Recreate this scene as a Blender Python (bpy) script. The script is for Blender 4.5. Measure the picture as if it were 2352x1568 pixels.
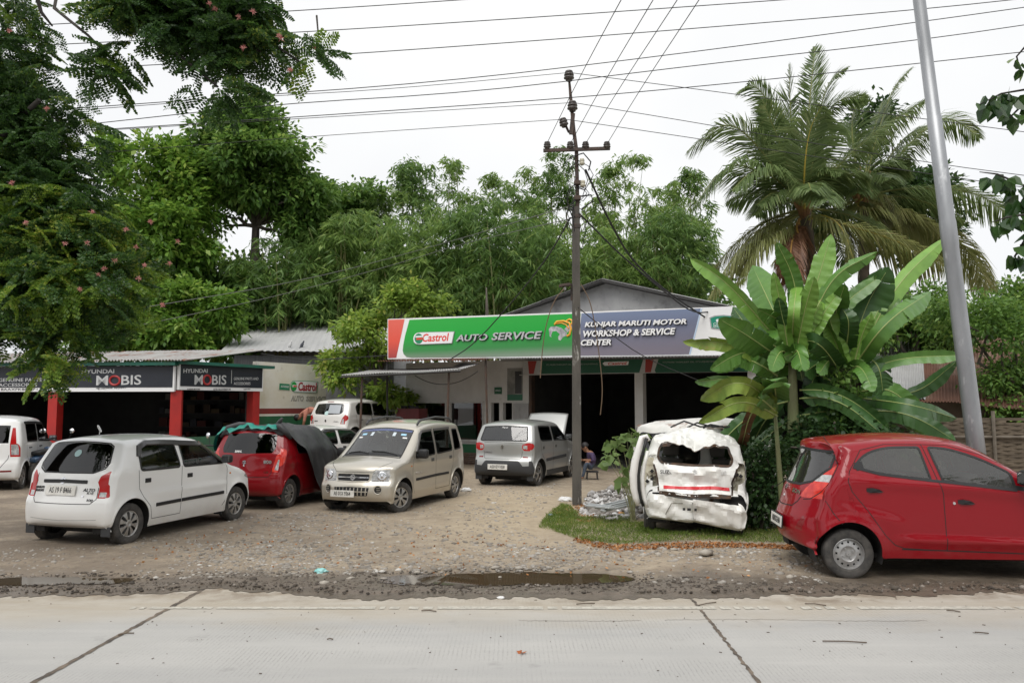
import bpy,bmesh,math,random
import numpy as np
from mathutils import Vector,Matrix
for o in list(bpy.data.objects):
 bpy.data.objects.remove(o)
SC=bpy.context.scene
COL=SC.collection
R=math.radians
# ------------------------------------------------------------------ camera, sky, sun
CAM_H=1.9
PITCH=R(4.56)
cam_d=bpy.data.cameras.new("camera")
cam_d.lens=28.0
cam_d.sensor_width=36.0
cam_d.clip_end=2000
cam_o=bpy.data.objects.new("camera",cam_d)
COL.objects.link(cam_o)
cam_o.location=(0,0,CAM_H)
cam_o.rotation_euler=(R(90)+PITCH,0,0)
SC.camera=cam_o
SUN_EL,SUN_AZ=R(58),R(200)
world=bpy.data.worlds.new("World")
SC.world=world
world.use_nodes=True
wn=world.node_tree
wn.nodes.clear()
w_out=wn.nodes.new('ShaderNodeOutputWorld')
w_bg=wn.nodes.new('ShaderNodeBackground')
w_sky=wn.nodes.new('ShaderNodeTexSky')
w_sky.sky_type='NISHITA'
w_sky.sun_disc=False
w_sky.sun_elevation=SUN_EL
w_sky.sun_rotation=SUN_AZ
w_sky.dust_density=4.0
w_hsv=wn.nodes.new('ShaderNodeHueSaturation')
w_hsv.inputs['Saturation'].default_value=0.2
w_mix=wn.nodes.new('ShaderNodeMix')
w_mix.data_type='RGBA'
w_mix.inputs[0].default_value=0.8
w_mix.inputs[7].default_value=(8.7,8.8,8.85,1)      # even overcast cloud deck
w_bg.inputs['Strength'].default_value=0.092
w_tc=wn.nodes.new('ShaderNodeTexCoord')
w_n=wn.nodes.new('ShaderNodeTexNoise')                 # faint unevenness of the cloud deck
w_n.inputs['Scale'].default_value=1.6
w_n.inputs['Detail'].default_value=5
w_c=wn.nodes.new('ShaderNodeMix')
w_c.data_type='RGBA'
w_c.inputs[6].default_value=(7.4,7.6,8.0,1)
w_c.inputs[7].default_value=(9.4,9.4,9.3,1)
w_r=wn.nodes.new('ShaderNodeMapRange')
w_r.inputs[1].default_value=0.3
w_r.inputs[2].default_value=0.7
wn.links.new(w_tc.outputs['Generated'],w_n.inputs['Vector'])
wn.links.new(w_n.outputs[0],w_r.inputs[0])
wn.links.new(w_r.outputs[0],w_c.inputs[0])
wn.links.new(w_c.outputs[2],w_mix.inputs[7])
wn.links.new(w_sky.outputs[0],w_hsv.inputs['Color'])
wn.links.new(w_hsv.outputs[0],w_mix.inputs[6])
wn.links.new(w_mix.outputs[2],w_bg.inputs[0])
wn.links.new(w_bg.outputs[0],w_out.inputs[0])
sun_d=bpy.data.lights.new("sun",'SUN')
sun_d.energy=1.5
sun_d.angle=R(40)
sun_d.color=(1.0,0.965,0.92)
sun_o=bpy.data.objects.new("sun",sun_d)
COL.objects.link(sun_o)
sun_o.rotation_euler=(R(90)-SUN_EL,0,R(180)-SUN_AZ)
sun_o.location=(0,-5,30)
vs=SC.view_settings
vs.view_transform='Standard'
vs.look='None'
vs.exposure=0.47
vs.gamma=1.0
vs.use_curve_mapping=False
SC.cycles.use_denoising=True
SC.cycles.max_bounces=8
SC.cycles.transparent_max_bounces=24
SC.cycles.transmission_bounces=6
# ------------------------------------------------------------------ pixel -> place (pixels of a 2352 x 1568 copy of the photo)
FPX,CXP,CYP=2352 *28 /36.0,1176.0,784.0
def ray(u,v):
 x=(u-CXP) /FPX
 y=(CYP-v) /FPX
 return Vector((x,math.cos(PITCH)-y*math.sin(PITCH),math.sin(PITCH)+y*math.cos(PITCH)))
def G(u,v,z=0.0):
 d=ray(u,v)
 t=(z-CAM_H) /d.z
 return Vector((d.x*t,d.y*t,z))
def P(u,v,Y):
 d=ray(u,v)
 t=Y /d.y
 return Vector((d.x*t,Y,CAM_H+d.z*t))
# ------------------------------------------------------------------ materials
MATS={}
def new_mat(name):
 m=bpy.data.materials.new(name)
 m.use_nodes=True
 nt=m.node_tree
 nt.nodes.clear()
 return m,nt,nt.nodes.new('ShaderNodeOutputMaterial')
def rgba(c):
 return (c[0],c[1],c[2],1.0)
def M(name,col,rough=0.7,metal=0.0,col2=None,vs=4.0,bump=0.0,bs=40.0,coat=0.0,spec=0.5,lo=0.35,hi=0.65,
 col3=None,vs3=1.0,lo3=0.5,hi3=0.7,bd=0.02,emit=0.0,stretch=None):
 """principled material with up to two layers of procedural variation and a bump"""
 if name in MATS:
  return MATS[name]
 m,nt,out=new_mat(name)
 N,L=nt.nodes.new,nt.links.new
 b=N('ShaderNodeBsdfPrincipled')
 L(b.outputs[0],out.inputs[0])
 b.inputs['Base Color'].default_value=rgba(col)
 b.inputs['Roughness'].default_value=rough
 b.inputs['Metallic'].default_value=metal
 b.inputs['Specular IOR Level'].default_value=spec
 b.inputs['Coat Weight'].default_value=coat
 b.inputs['Coat Roughness'].default_value=0.06
 if emit:
  b.inputs['Emission Color'].default_value=rgba(col)
  b.inputs['Emission Strength'].default_value=emit
 tc=N('ShaderNodeTexCoord')
 vec=tc.outputs['Object']
 if stretch:
  mp=N('ShaderNodeMapping')
  mp.inputs['Scale'].default_value=stretch
  L(vec,mp.inputs[0])
  vec=mp.outputs[0]
 def layer(c_in,colx,scale,lo_,hi_):
  n=N('ShaderNodeTexNoise')
  n.inputs['Scale'].default_value=scale
  n.inputs['Detail'].default_value=6
  n.inputs['Roughness'].default_value=0.62
  L(vec,n.inputs['Vector'])
  r=N('ShaderNodeMapRange')
  r.inputs[1].default_value=lo_
  r.inputs[2].default_value=hi_
  L(n.outputs[0],r.inputs[0])
  mx=N('ShaderNodeMix')
  mx.data_type='RGBA'
  L(r.outputs[0],mx.inputs[0])
  if c_in is None:
   mx.inputs[6].default_value=rgba(col)
  else:
   L(c_in,mx.inputs[6])
  mx.inputs[7].default_value=rgba(colx)
  return mx.outputs[2]
 c=None
 if col2 is not None:
  c=layer(c,col2,vs,lo,hi)
 if col3 is not None:
  c=layer(c,col3,vs3,lo3,hi3)
 if c is not None:
  L(c,b.inputs['Base Color'])
 if bump:
  n=N('ShaderNodeTexNoise')
  n.inputs['Scale'].default_value=bs
  n.inputs['Detail'].default_value=5
  L(vec,n.inputs['Vector'])
  bp=N('ShaderNodeBump')
  bp.inputs['Strength'].default_value=bump
  bp.inputs['Distance'].default_value=bd
  L(n.outputs[0],bp.inputs['Height'])
  L(bp.outputs[0],b.inputs['Normal'])
 MATS[name]=m
 return m
def leaf_mat(name,c1,c2,c3=None,trans=0.35,rough=0.45,spec=0.4):
 """leaf colour differs from leaf to leaf and, slowly, from bough to bough"""
 if name in MATS:
  return MATS[name]
 m,nt,out=new_mat(name)
 N,L=nt.nodes.new,nt.links.new
 g=N('ShaderNodeNewGeometry')
 ramp=N('ShaderNodeValToRGB')
 ramp.color_ramp.elements[0].color=rgba(c1)
 ramp.color_ramp.elements[1].color=rgba(c2)
 if c3 is not None:
  e=ramp.color_ramp.elements.new(0.93)
  e.color=rgba(c2)
  ramp.color_ramp.elements[-1].color=rgba(c3)
 tc=N('ShaderNodeTexCoord')
 n=N('ShaderNodeTexNoise')
 n.inputs['Scale'].default_value=0.9
 n.inputs['Detail'].default_value=2
 L(tc.outputs['Object'],n.inputs['Vector'])
 mt=N('ShaderNodeMath')
 mt.operation='MULTIPLY_ADD'
 L(n.outputs[0],mt.inputs[0])
 mt.inputs[1].default_value=1.1
 mt.inputs[2].default_value=-0.55
 ad=N('ShaderNodeMath')
 ad.use_clamp=True
 L(g.outputs['Random Per Island'],ad.inputs[0])
 L(mt.outputs[0],ad.inputs[1])
 L(ad.outputs[0],ramp.inputs[0])
 b=N('ShaderNodeBsdfPrincipled')
 b.inputs['Roughness'].default_value=rough
 b.inputs['Specular IOR Level'].default_value=spec
 L(ramp.outputs[0],b.inputs['Base Color'])
 t=N('ShaderNodeBsdfTranslucent')
 hs=N('ShaderNodeHueSaturation')
 hs.inputs['Hue'].default_value=0.485
 hs.inputs['Value'].default_value=1.25
 L(ramp.outputs[0],hs.inputs['Color'])
 L(hs.outputs[0],t.inputs[0])
 mx=N('ShaderNodeMixShader')
 mx.inputs[0].default_value=trans
 L(b.outputs[0],mx.inputs[1])
 L(t.outputs[0],mx.inputs[2])
 L(mx.outputs[0],out.inputs[0])
 MATS[name]=m
 return m
def glass_mat(name,tint=(0.45,0.5,0.48),refl=1.0,dirt=0.0):
 if name in MATS:
  return MATS[name]
 m,nt,out=new_mat(name)
 N,L=nt.nodes.new,nt.links.new
 tr=N('ShaderNodeBsdfTransparent')
 tr.inputs[0].default_value=rgba(tint)
 gl=N('ShaderNodeBsdfGlossy')
 gl.inputs['Roughness'].default_value=0.02
 fr=N('ShaderNodeFresnel')
 fr.inputs[0].default_value=1.52
 ml=N('ShaderNodeMath')
 ml.operation='MULTIPLY_ADD'
 ml.use_clamp=True
 ml.inputs[1].default_value=1.6 *refl
 ml.inputs[2].default_value=0.02 *refl
 L(fr.outputs[0],ml.inputs[0])
 mx=N('ShaderNodeMixShader')
 L(ml.outputs[0],mx.inputs[0])
 L(tr.outputs[0],mx.inputs[1])
 L(gl.outputs[0],mx.inputs[2])
 last=mx
 if dirt:
  df=N('ShaderNodeBsdfDiffuse')
  df.inputs[0].default_value=(0.5,0.48,0.44,1)
  m2=N('ShaderNodeMixShader')
  m2.inputs[0].default_value=dirt
  L(mx.outputs[0],m2.inputs[1])
  L(df.outputs[0],m2.inputs[2])
  last=m2
 L(last.outputs[0],out.inputs[0])
 MATS[name]=m
 return m
def paint_mat(name,col,metal=0.0,rough=0.38,dust=(0.33,0.27,0.2),dz=(0.05,0.5),amount=0.55,spec=0.5,coat=0.9):
 """car lacquer with road dust thrown up over the sills"""
 if name in MATS:
  return MATS[name]
 m,nt,out=new_mat(name)
 N,L=nt.nodes.new,nt.links.new
 b=N('ShaderNodeBsdfPrincipled')
 L(b.outputs[0],out.inputs[0])
 b.inputs['Metallic'].default_value=metal
 b.inputs['Roughness'].default_value=rough
 b.inputs['Specular IOR Level'].default_value=spec
 b.inputs['Coat Roughness'].default_value=0.05
 tc=N('ShaderNodeTexCoord')
 sp=N('ShaderNodeSeparateXYZ')
 L(tc.outputs['Object'],sp.inputs[0])
 n=N('ShaderNodeTexNoise')
 n.inputs['Scale'].default_value=3.5
 n.inputs['Detail'].default_value=7
 L(tc.outputs['Object'],n.inputs['Vector'])
 z=N('ShaderNodeMapRange')
 z.inputs[1].default_value=dz[1]
 z.inputs[2].default_value=dz[0]
 z.inputs[3].default_value=0.0
 z.inputs[4].default_value=1.0
 L(sp.outputs[2],z.inputs[0])
 k=N('ShaderNodeMath')
 k.operation='MULTIPLY'
 L(z.outputs[0],k.inputs[0])
 L(n.outputs[0],k.inputs[1])
 k2=N('ShaderNodeMath')
 k2.operation='MULTIPLY_ADD'
 k2.use_clamp=True
 L(k.outputs[0],k2.inputs[0])
 k2.inputs[1].default_value=amount *2
 k2.inputs[2].default_value=0.03 if amount > .2 else 0.0
 mx=N('ShaderNodeMix')
 mx.data_type='RGBA'
 L(k2.outputs[0],mx.inputs[0])
 mx.inputs[6].default_value=rgba(col)
 mx.inputs[7].default_value=rgba(dust)
 L(mx.outputs[2],b.inputs['Base Color'])
 cw=N('ShaderNodeMapRange')
 cw.inputs[3].default_value=coat
 cw.inputs[4].default_value=0.1
 L(k2.outputs[0],cw.inputs[0])
 L(cw.outputs[0],b.inputs['Coat Weight'])
 MATS[name]=m
 return m
# ------------------------------------------------------------------ objects
def tag(o,label=None,cat=None,group=None,kind=None):
 if label:
  o['label']=label
 if cat:
  o['category']=cat
 if group:
  o['group']=group
 if kind:
  o['kind']=kind
 return o
def thing(name,label,cat,loc=(0,0,0),rotz=0.0,group=None,rot=None):
 o=bpy.data.objects.new(name,None)
 o.empty_display_size=0.2
 COL.objects.link(o)
 o.location=loc
 o.rotation_euler=rot if rot else (0,0,rotz)
 return tag(o,label,cat,group)
def mk(name,verts,faces,mats,parent=None,idx=None,smooth=False,world=False):
 """one mesh object; world=True: the vertices are world points and the parent is an unrotated Empty"""
 me=bpy.data.meshes.new(name)
 if world and parent is not None:
  v=np.asarray(verts,dtype=float)
  p=parent
  while p is not None:
   v=v - np.array(p.location)
   p=p.parent
  verts=v
 if isinstance(verts,np.ndarray):
  verts=verts.tolist()
 if isinstance(faces,np.ndarray):
  faces=faces.tolist()
 me.from_pydata(verts,[],faces)
 for m in (mats if isinstance(mats,(list,tuple)) else [mats]):
  me.materials.append(m)
 if idx is not None:
  me.polygons.foreach_set('material_index',np.asarray(idx,dtype=np.int32))
 if smooth:
  me.polygons.foreach_set('use_smooth',np.ones(len(me.polygons),dtype=bool))
 me.update()
 o=bpy.data.objects.new(name,me)
 COL.objects.link(o)
 if parent is not None:
  o.parent=parent
 return o
def mk_quads(name,V,mat,parent=None,world=False):
 """many loose quads, V (N,4,3) numpy - the fast way for foliage"""
 n=len(V)
 me=bpy.data.meshes.new(name)
 V=np.ascontiguousarray(V,dtype=np.float32)
 if world and parent is not None:
  p=parent
  while p is not None:
   V=V - np.array(p.location,dtype=np.float32)
   p=p.parent
 me.vertices.add(n*4)
 me.vertices.foreach_set('co',V.reshape(-1))
 me.loops.add(n*4)
 me.loops.foreach_set('vertex_index',np.arange(n*4,dtype=np.int32))
 me.polygons.add(n)
 me.polygons.foreach_set('loop_start',np.arange(0,n*4,4,dtype=np.int32))
 me.polygons.foreach_set('loop_total',np.full(n,4,dtype=np.int32))
 me.materials.append(mat)
 me.update(calc_edges=True)
 o=bpy.data.objects.new(name,me)
 COL.objects.link(o)
 if parent is not None:
  o.parent=parent
 return o
class MB:
 """collects shapes into one mesh"""
 def __init__(s):
  s.v,s.f,s.i=[],[],[]
 def add(s,v,f,mi=0):
  b=len(s.v)
  s.v.extend([tuple(p) for p in v])
  s.f.extend([tuple(k+b for k in q) for q in f])
  s.i.extend([mi]*len(f))
  return s
 def box(s,c,d,rot=None,mi=0,bev=0.0):
  """box centre c, full size d; bev cuts the edges"""
  hx,hy,hz=d[0] /2,d[1] /2,d[2] /2
  m=(rot.to_4x4() if rot is not None else Matrix.Identity(4))
  c=Vector(c)
  if bev <= 0:
   vs_=[(x,y,z) for x in (-hx,hx) for y in (-hy,hy) for z in (-hz,hz)]
   fs=[(0,1,3,2),(4,6,7,5),(0,4,5,1),(2,3,7,6),(0,2,6,4),(1,5,7,3)]
  else:
   bm=bmesh.new()
   bmesh.ops.create_cube(bm,size=1.0)
   for w in bm.verts:
    w.co=(w.co.x*d[0],w.co.y*d[1],w.co.z*d[2])
   bmesh.ops.bevel(bm,geom=bm.edges[:],offset=bev,segments=2,affect='EDGES',profile=0.5)
   bm.verts.index_update()
   vs_=[tuple(w.co) for w in bm.verts]
   fs=[tuple(w.index for w in f.verts) for f in bm.faces]
   bm.free()
  return s.add([(m @ Vector(p))+c for p in vs_],fs,mi)
 def quad(s,a,b,c,d,mi=0):
  return s.add([a,b,c,d],[(0,1,2,3)],mi)
 def hexa(s,p8,mi=0):
  """8 corners: bottom ring 0-3, top ring 4-7"""
  return s.add(p8,[(3,2,1,0),(4,5,6,7),(0,1,5,4),(1,2,6,5),(2,3,7,6),(3,0,4,7)],mi)
 def prism(s,poly,ext,mi=0):
  """planar polygon (list of 3D points) extruded by vector ext"""
  n=len(poly)
  e=Vector(ext)
  v=[Vector(p) for p in poly] +[Vector(p)+e for p in poly]
  f=[tuple(range(n))[::-1],tuple(range(n,2*n))] +[(k,(k+1) % n,n+(k+1) % n,n+k) for k in range(n)]
  return s.add(v,f,mi)
 def tube(s,path,r,n=8,mi=0,caps=True):
  """round bar along a path; r a number or one per point"""
  path=[Vector(p) for p in path]
  m=len(path)
  rs=r if isinstance(r,(list,tuple,np.ndarray)) else [r] *m
  v,f=[],[]
  prev=None
  for k,p in enumerate(path):
   t=(path[min(k+1,m-1)]-path[max(k-1,0)])
   if t.length < 1e-9:
    t=Vector((0,0,1))
   t.normalize()
   if prev is None:
    a=Vector((0,0,1)) if abs(t.z) < 0.9 else Vector((1,0,0))
    u=t.cross(a).normalized()
   else:
    u=(prev-t*prev.dot(t))
    u=u.normalized() if u.length > 1e-6 else t.orthogonal().normalized()
   prev=u
   w=t.cross(u)
   for j in range(n):
    a=2 *math.pi *j /n
    v.append(p+(u*math.cos(a)+w*math.sin(a))*rs[k])
  for k in range(m-1):
   for j in range(n):
    f.append((k*n+j,k*n+(j+1) % n,(k+1)*n+(j+1) % n,(k+1)*n+j))
  if caps:
   f.append(tuple(range(n))[::-1])
   f.append(tuple(range((m-1)*n,m*n)))
  return s.add(v,f,mi)
 def lathe(s,prof,origin=(0,0,0),axis='Z',n=24,mi=0,mat=None):
  """profile (radius, height) turned about an axis"""
  v,f=[],[]
  m=len(prof)
  for j in range(n):
   a=2 *math.pi *j /n
   for (r,h) in prof:
    x,y=r *math.cos(a),r *math.sin(a)
    p=(x,y,h) if axis == 'Z' else ((x,h,y) if axis == 'Y' else (h,x,y))
    p=Vector(p)
    if mat is not None:
     p=mat @ p
    v.append(p+Vector(origin))
  for j in range(n):
   j2=(j+1) % n
   for k in range(m-1):
    f.append((j*m+k,j2*m+k,j2*m+k+1,j*m+k+1))
  return s.add(v,f,mi)
 def build(s,name,mats,parent=None,smooth=False,world=False):
  return mk(name,s.v,s.f,mats,parent,s.i,smooth,world)
def smooth_by_angle(o,ang=40):
 """flat faces stay flat, shallow ones shade smooth"""
 me=o.data
 me.polygons.foreach_set('use_smooth',np.ones(len(me.polygons),dtype=bool))
 bm=bmesh.new()
 bm.from_mesh(me)
 bmesh.ops.recalc_face_normals(bm,faces=bm.faces[:])
 for e in bm.edges:
  if len(e.link_faces) == 2 and e.calc_face_angle(0) > R(ang):
   e.smooth=False
 bm.to_mesh(me)
 bm.free()
 return o
def text_obj(name,txt,size,mat,parent=None,origin=(0,0,0),xdir=(1,0,0),zdir=(0,0,1),extrude=0.004,shear=0.0,
  bold=0.0,align='CENTER',xs=1.0,track=1.0,mats=None,line=1.0,rim=0.0):
 """lettering as a mesh: xdir runs along the line, zdir is up; size is about the capital height / 0.73"""
 cu=bpy.data.curves.new(name,'FONT')
 cu.body=txt
 cu.size=size
 cu.extrude=extrude
 cu.shear=shear
 cu.offset=bold
 cu.align_x=align
 cu.align_y='CENTER'
 cu.space_character=track
 cu.space_line=line
 cu.resolution_u=3
 if rim:
  cu.bevel_depth=rim
  cu.bevel_resolution=0
 t=bpy.data.objects.new(name+"_tmp",cu)
 COL.objects.link(t)
 bpy.context.view_layer.update()
 dg=bpy.context.evaluated_depsgraph_get()
 me=bpy.data.meshes.new_from_object(t.evaluated_get(dg))
 bpy.data.objects.remove(t)
 bpy.data.curves.remove(cu)
 me.name=name
 x=Vector(xdir).normalized()
 z=Vector(zdir).normalized()
 y=z.cross(x)
 mt=Matrix.Identity(4)
 for r in range(3):
  mt[r][0],mt[r][1],mt[r][2]=x[r] *xs,z[r],-y[r]
  mt[r][3]=origin[r]
 me.transform(mt)
 me.materials.clear()
 me.materials.append(mat)
 me.polygons.foreach_set('use_smooth',np.zeros(len(me.polygons),dtype=bool))
 o=bpy.data.objects.new(name,me)
 COL.objects.link(o)
 if parent is not None:
  o.parent=parent
 return o
def rng(seed):
 return np.random.default_rng(seed)
def unit(a):
 return a /np.maximum(np.linalg.norm(a,axis=-1,keepdims=True),1e-9)
# ------------------------------------------------------------------ common materials
m_black=M('black_plastic',(0.012,0.012,0.013),0.55)
m_rubber=M('tyre_rubber',(0.03,0.029,0.028),0.85,col2=(0.085,0.078,0.07),vs=9,bump=0.15,bs=60)
m_chrome=M('chrome',(0.75,0.75,0.76),0.12,1.0)
m_alloy=M('wheel_silver',(0.5,0.5,0.5),0.38,0.7,col2=(0.36,0.34,0.31),vs=9)
m_plate=M('plate_white',(0.78,0.77,0.73),0.5,col2=(0.62,0.6,0.55),vs=12)
m_red_lens=M('red_lens',(0.42,0.008,0.008),0.2,coat=0.3)
m_dkred_lens=M('dark_red_lens',(0.19,0.006,0.008),0.12,coat=0.8)
m_white_lens=M('clear_lens',(0.62,0.62,0.6),0.14,0.35,coat=0.8,col2=(0.3,0.3,0.3),vs=22)
m_amber=M('amber_lens',(0.62,0.18,0.02),0.2,coat=0.5)
m_seat=M('seat_fabric',(0.03,0.029,0.028),0.9)
m_seat_lt=M('seat_fabric_grey',(0.13,0.122,0.112),0.9)
m_white=M('white_plain',(0.8,0.8,0.78),0.5)
# ------------------------------------------------------------------ ground heights
def yard_z(x,y):
 """the yard is level in front and rises towards the back-left corner"""
 a=np.clip((y-20.6)/3.6,0,1)
 a=a *a *(3-2*a)
 b=np.clip((-2.6-x)/1.6,0,1)
 b=b *b *(3-2*b)
 c=np.clip((x+9.2)/1.2,0,1)
 return 0.57 *a *b *np.maximum(c,np.clip((y-24)/2,0,1))
def bumps(x,y):
 return (0.012*np.sin(x*1.7+y*0.9)*np.sin(y*1.3-x*0.4)+0.008*np.sin(x*4.1+1.3)*np.sin(y*3.7+0.4))
def edge_y(x):
 """where the ragged mud edge lies over the concrete road"""
 return (8.13+0.05*np.sin(x*0.8+0.5)+0.035*np.sin(x*2.1+2.0)+0.035*np.sin(x*5.3+1.3*np.sin(x*2.2))+0.03*np.sin(x*11.7+2*np.sin(x*3.1))+0.03*np.sin(x*26+3*np.sin(x*5))+0.018*np.sin(x*61+2*np.sin(x*13))
   -0.16*np.exp(-((x-1.2)/3.0)**2)+0.30*np.exp(-((x+2.9)/0.9)**2)+0.25*np.exp(-((x-4.8)/0.7)**2)
   +0.12*np.exp(-((x-3.2)/0.8)**2))
# ------------------------------------------------------------------ puddle outlines (world x, y)
def blob(pts,seed,amp=0.05,n=160):
 p=np.array(pts,dtype=float)
 for _ in range(3):
  q=np.roll(p,-1,axis=0)
  p=np.stack([p*0.75+q*0.25,p*0.25+q*0.75],1).reshape(-1,2)
 d=np.linalg.norm(np.roll(p,-1,axis=0)-p,axis=1)
 s=np.concatenate([[0],np.cumsum(d)])
 t=np.linspace(0,s[-1],n,endpoint=False)
 pc=np.vstack([p,p[:1]])
 x=np.interp(t,s,pc[:,0])
 y=np.interp(t,s,pc[:,1])
 g=rng(seed)
 w=np.zeros(n)
 for k in (3,7,13,23,37):
  w += np.sin(2*np.pi*k*t/s[-1]+g.uniform(0,6.28)) *amp /k ** 0.6
 c=np.array([x.mean(),y.mean()])
 tx,ty=np.gradient(x),np.gradient(y)
 ln=np.hypot(tx,ty)
 return np.stack([x+ty/ln*w,y-tx/ln*w],1)
def gp(*uv):
 return [tuple(G(u,v)[:2]) for (u,v) in uv]
PUD=[blob(gp((940,1330),(1030,1318),(1180,1316),(1330,1317),(1420,1319),(1468,1330),(1420,1338),(1270,1344),(1120,1346),(1010,1344)),3,0.05),
 blob(gp((855,1330),(905,1322),(945,1320),(990,1318),(1010,1322),(990,1334),(975,1342),(930,1343),(880,1341)),5,0.03),
 blob(gp((-140,1336),(0,1330),(60,1328),(160,1325),(250,1328),(330,1331),(280,1340),(130,1344),(0,1346),(-120,1346)),8,0.05)]
def in_poly(x,y,poly):
 inside=np.zeros(x.shape,dtype=bool)
 n=len(poly)
 j=n - 1
 for i in range(n):
  xi,yi=poly[i]
  xj,yj=poly[j]
  c=((yi > y) != (yj > y)) & (x < (xj-xi)*(y-yi)/(yj-yi+1e-12)+xi)
  inside ^= c
  j=i
 return inside
# ------------------------------------------------------------------ yard material: packed earth, gravel tint, wet mud by the road
def ground_material():
 m,nt,out=new_mat('yard_earth')
 N,L=nt.nodes.new,nt.links.new
 b=N('ShaderNodeBsdfPrincipled')
 L(b.outputs[0],out.inputs[0])
 tc=N('ShaderNodeTexCoord')
 sep=N('ShaderNodeSeparateXYZ')
 L(tc.outputs['Object'],sep.inputs[0])
 def noise(sc,det=6,ro=0.6,w=None):
  n=N('ShaderNodeTexNoise')
  n.inputs['Scale'].default_value=sc
  n.inputs['Detail'].default_value=det
  n.inputs['Roughness'].default_value=ro
  L(w or tc.outputs['Object'],n.inputs['Vector'])
  return n.outputs[0]
 def rngm(v,a,b_,c=0.0,d=1.0):
  r=N('ShaderNodeMapRange')
  for i,q in enumerate((a,b_,c,d)):
   r.inputs[i+1].default_value=q
  L(v,r.inputs[0])
  return r.outputs[0]
 def mix(f,a,c):
  x=N('ShaderNodeMix')
  x.data_type='RGBA'
  L(f,x.inputs[0])
  for i,q in ((6,a),(7,c)):
   if isinstance(q,tuple):
    x.inputs[i].default_value=rgba(q)
   else:
    L(q,x.inputs[i])
  return x.outputs[2]
 def mth(op,a,c=None,d=None):
  x=N('ShaderNodeMath')
  x.operation=op
  for i,q in enumerate((a,c,d)):
   if q is None:
    continue
   if isinstance(q,(int,float)):
    x.inputs[i].default_value=q
   else:
    L(q,x.inputs[i])
  return x.outputs[0]
 base=mix(rngm(noise(0.5),0.38,0.62),(0.33,0.265,0.19),(0.23,0.185,0.135))
 base=mix(rngm(noise(3.0),0.45,0.7),base,(0.39,0.325,0.24))
 base=mix(rngm(noise(14.0),0.52,0.68,0,0.75),base,(0.13,0.105,0.078))
 # small pebbles pressed into the surface
 vo=N('ShaderNodeTexVoronoi')
 vo.inputs['Scale'].default_value=17.0
 vo.inputs['Randomness'].default_value=1.0
 L(tc.outputs['Object'],vo.inputs['Vector'])
 peb=mth('MULTIPLY',rngm(vo.outputs['Distance'],0.34,0.2),rngm(noise(1.1,4),0.42,0.6))
 sel=N('ShaderNodeSeparateColor')
 L(vo.outputs['Color'],sel.inputs[0])
 peb=mth('MULTIPLY',peb,rngm(sel.outputs[0],0.45,0.5))
 pcol=mix(sel.outputs[1],(0.26,0.235,0.205),(0.44,0.42,0.39))
 base=mix(peb,base,pcol)
 # worn pale track in front of the workshop
 trk=rngm(mth('ADD',mth('ABSOLUTE',mth('SUBTRACT',sep.outputs[0],0.1)),mth('MULTIPLY',noise(0.7),2.2)),3.6,1.4)
 trk=mth('MULTIPLY',trk,rngm(sep.outputs[1],10.2,12.5))
 trk=mth('MULTIPLY',trk,rngm(sep.outputs[1],19.0,16.5))
 base=mix(mth('MULTIPLY',trk,0.8),base,mix(rngm(noise(5),0.4,0.65),(0.46,0.375,0.26),(0.37,0.295,0.20)))
 # wet mud strip along the road
 wet_y=mth('ADD',sep.outputs[1],mth('MULTIPLY_ADD',noise(1.6,8),2.0,-1.0))
 wet=mth('MULTIPLY',rngm(wet_y,9.6,8.8),1.0)
 base=mix(mth('MULTIPLY',wet,0.86),base,mix(rngm(noise(7),0.4,0.6),(0.075,0.06,0.046),(0.125,0.1,0.078)))
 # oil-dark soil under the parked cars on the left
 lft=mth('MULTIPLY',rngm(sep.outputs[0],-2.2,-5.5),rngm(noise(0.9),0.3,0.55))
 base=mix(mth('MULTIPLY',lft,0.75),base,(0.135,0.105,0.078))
 L(base,b.inputs['Base Color'])
 L(rngm(mth('MULTIPLY',wet,noise(3)),0.1,0.5,0.92,0.38),b.inputs['Roughness'])
 bp=N('ShaderNodeBump')
 bp.inputs['Strength'].default_value=0.55
 bp.inputs['Distance'].default_value=0.03
 hgt=mth('ADD',mth('MULTIPLY',noise(28,6,0.7),0.6),mth('ADD',mth('MULTIPLY',peb,0.5),noise(5,4)))
 L(hgt,bp.inputs['Height'])
 L(bp.outputs[0],b.inputs['Normal'])
 return m
def axis_pts(bands):
 out=[]
 for a,b,n in bands:
  out += list(np.linspace(a,b,n,endpoint=False))
 return np.array(out+[bands[-1][1]])
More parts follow.
